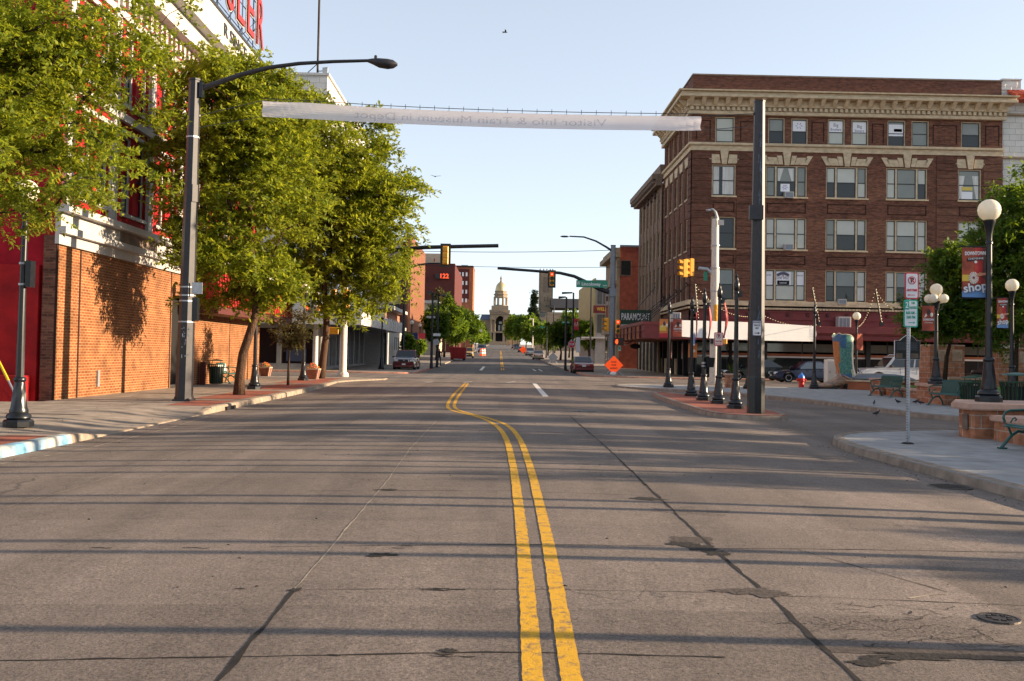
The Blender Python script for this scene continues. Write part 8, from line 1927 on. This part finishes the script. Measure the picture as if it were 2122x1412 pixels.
# far street trees, left and right rows
def far(px, Y, pt, rx, label, seed, lm='leaf_bright', pb=None, n=90, conif=False):
    b = at(px, 700, Y); base = Vector((b.x, Y, sz(Y))); s = Y/2000; zt_ = at(px, pt, Y).z; zb_ = sz(Y)+(zt_-sz(Y))*(.28 if pb is None else pb); c = (zt_+zb_)/2; rz2 = (zt_-zb_)/2; R_ = rx*s
    if conif:
        ell = [(b.x, Y, zb_+(zt_-zb_)*f, R_*(1-f)*1.0+.3, R_*(1-f)+.3, (zt_-zb_)*.12) for f in (0,.15,.3,.45,.6,.75,.9,1.0)]
        return tree('spruce_tree', base, label, ell, n*3, 6, 12, .55, [base, Vector((b.x,Y,zt_))][:1]+[Vector((b.x,Y,zb_)),Vector((b.x,Y,c)),Vector((b.x,Y,zt_))], .25, 'needle', 'bark_dark', seed=seed, clump_r=R_*.45, flat=.3, droop=.5)
    g = random.Random(seed); ell = [(b.x, Y, c, R_*.8, R_*.8, rz2*.8)]+[(b.x+R_*.55*math.cos(a), Y+R_*.5*math.sin(a), c+rz2*g.uniform(-.45,.45), R_*g.uniform(.4,.6), R_*.5, rz2*g.uniform(.35,.55)) for a in [g.uniform(0,6.28) for _ in range(5)]]
    return tree('street_tree', base, label, ell, n, 6, 12, max(.26, .0031*Y), [base, Vector((b.x+.1,Y,sz(Y)+(zb_-sz(Y))*.7)), Vector((b.x,Y,zb_)), Vector((b.x,Y,c))], .16, lm, 'bark_dark', seed=seed, clump_r=R_*.38, flat=.6, surf=.45, group='street trees in the distance')
far(848, 104, 688, 16, 'small bright shrubby tree just above the dark red pickup, left of the flag', 31, n=70); far(868, 116, 700, 13, 'small bright tree behind the flag and globe lamps', 32, n=60)
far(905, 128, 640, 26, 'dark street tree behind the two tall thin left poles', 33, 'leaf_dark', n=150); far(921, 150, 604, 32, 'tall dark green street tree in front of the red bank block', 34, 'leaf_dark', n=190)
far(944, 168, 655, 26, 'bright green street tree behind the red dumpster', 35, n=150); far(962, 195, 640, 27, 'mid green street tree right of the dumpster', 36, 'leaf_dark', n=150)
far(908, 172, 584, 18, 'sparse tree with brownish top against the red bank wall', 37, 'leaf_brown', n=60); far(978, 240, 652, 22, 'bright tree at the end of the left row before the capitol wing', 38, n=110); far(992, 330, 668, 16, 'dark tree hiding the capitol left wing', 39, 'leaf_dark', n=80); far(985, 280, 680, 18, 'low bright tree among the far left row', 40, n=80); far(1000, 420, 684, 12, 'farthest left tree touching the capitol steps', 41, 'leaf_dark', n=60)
far(1220, 124, 662, 27, 'bright street tree in front of the gold ribbed building', 50, n=150); far(1162, 142, 664, 28, 'dark street tree left of the STOP sign poles', 51, 'leaf_dark', n=170); far(1180, 166, 640, 24, 'bright tall street tree in front of the church roof', 52, n=130)
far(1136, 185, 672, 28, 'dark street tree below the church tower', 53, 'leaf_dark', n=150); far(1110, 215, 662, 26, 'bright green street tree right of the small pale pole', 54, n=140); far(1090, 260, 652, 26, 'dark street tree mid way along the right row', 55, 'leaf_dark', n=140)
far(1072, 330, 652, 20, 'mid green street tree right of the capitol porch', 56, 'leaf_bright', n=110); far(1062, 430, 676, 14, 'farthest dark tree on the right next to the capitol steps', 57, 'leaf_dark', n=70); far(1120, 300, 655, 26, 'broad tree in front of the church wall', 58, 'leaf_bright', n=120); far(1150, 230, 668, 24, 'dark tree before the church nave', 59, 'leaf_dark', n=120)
far(1106, 265, 607, 14, 'dark pointed spruce beside the church tower', 60, pb=.3, n=90, conif=True)
# trees standing behind the capitol on both sides
# unseen casters added right of the frame to shadow the road and plaza
def caster_lamp(x, y, label, H=4.25): return lamp_post((x, y, .03), label, H=H)  # unseen lamp, added for its shadow streak across the road
k = 0
for (x, y, H) in ((8.2, 5.35, 4.0), (8.6, 7.45, 4.4), (10.5, 7.85, 4.3), (8.6, 9.9, 4.3), (10.8, 10.4, 4.3), (9.4, 12.5, 4.3), (11.5, 13.2, 4.3), (10.6, 15.4, 4.2), (11.2, 16.9, 4.3), (12.6, 18.4, 4.3), (14.5, 22.0, 4.3), (15.5, 24.2, 4.3), (9.4, 13.9, 4.2), (10.2, 16.1, 4.4), (11.4, 17.7, 4.3), (12.2, 19.7, 4.5), (12.8, 20.9, 4.5), (13.8, 23.2, 4.6), (16, 26.2, 4.6), (17, 27.6, 4.6)):
    k += 1; caster_lamp(x, y, 'unseen globe lamp added right of the frame to streak the road with shadow', H)
proto = None
for (x, y, h, r, sd_) in ((21, 5.0, 4.2, .6, 70), (26, 7.1, 5.4, .8, 71), (22, 8.8, 4.2, .5, 72), (25, 12.4, 6.0, .9, 73), (23, 14.6, 5.8, .8, 74), (24, 17.4, 6.6, 1.1, 75), (22, 20.0, 6.4, .9, 76), (24, 23.5, 7.4, 1.2, 77), (25, 28, 8.6, 1.5, 78), (26, 32.5, 8.2, 1.4, 79), (27, 37, 8, 1.6, 80), (14.6, 18.6, 6.0, .38, 82), (16.6, 22.6, 6.2, .45, 84)):  # unseen trees, height and width set by the shade they throw
    base = Vector((x, y, .03))
    tree('caster_tree', base, 'unseen tree added right of the frame to throw crown shade on the road', [(x, y, h*.68, r*1.1, r, h*.30)], 60, 6, 10, .22, [base, base+Vector((0,0,h*.3)), base+Vector((0,0,h*.5)), base+Vector((0,0,h*.75))], .09, 'leaf_dark', 'bark_dark', seed=sd_, clump_r=r*.5, flat=.6, group='unseen shadow casting trees right of the road')
dp = thing('unseen_depot_block', (46, 8, 0), 'presumed depot block, unseen right of the frame, added to shade the plaza', 'building')  # unseen block, its height set so the plaza lies in shade
mb = MB(); mb.box(44, -6, 0, 56, 49, 8.1); hb2(mb, 'wall', 'sandstone', dp); mb = MB(); mb.box(43.4, -6.6, 8.1, 56.6, 49.6, 8.4); hb2(mb, 'roof', 'dark_roof', dp)
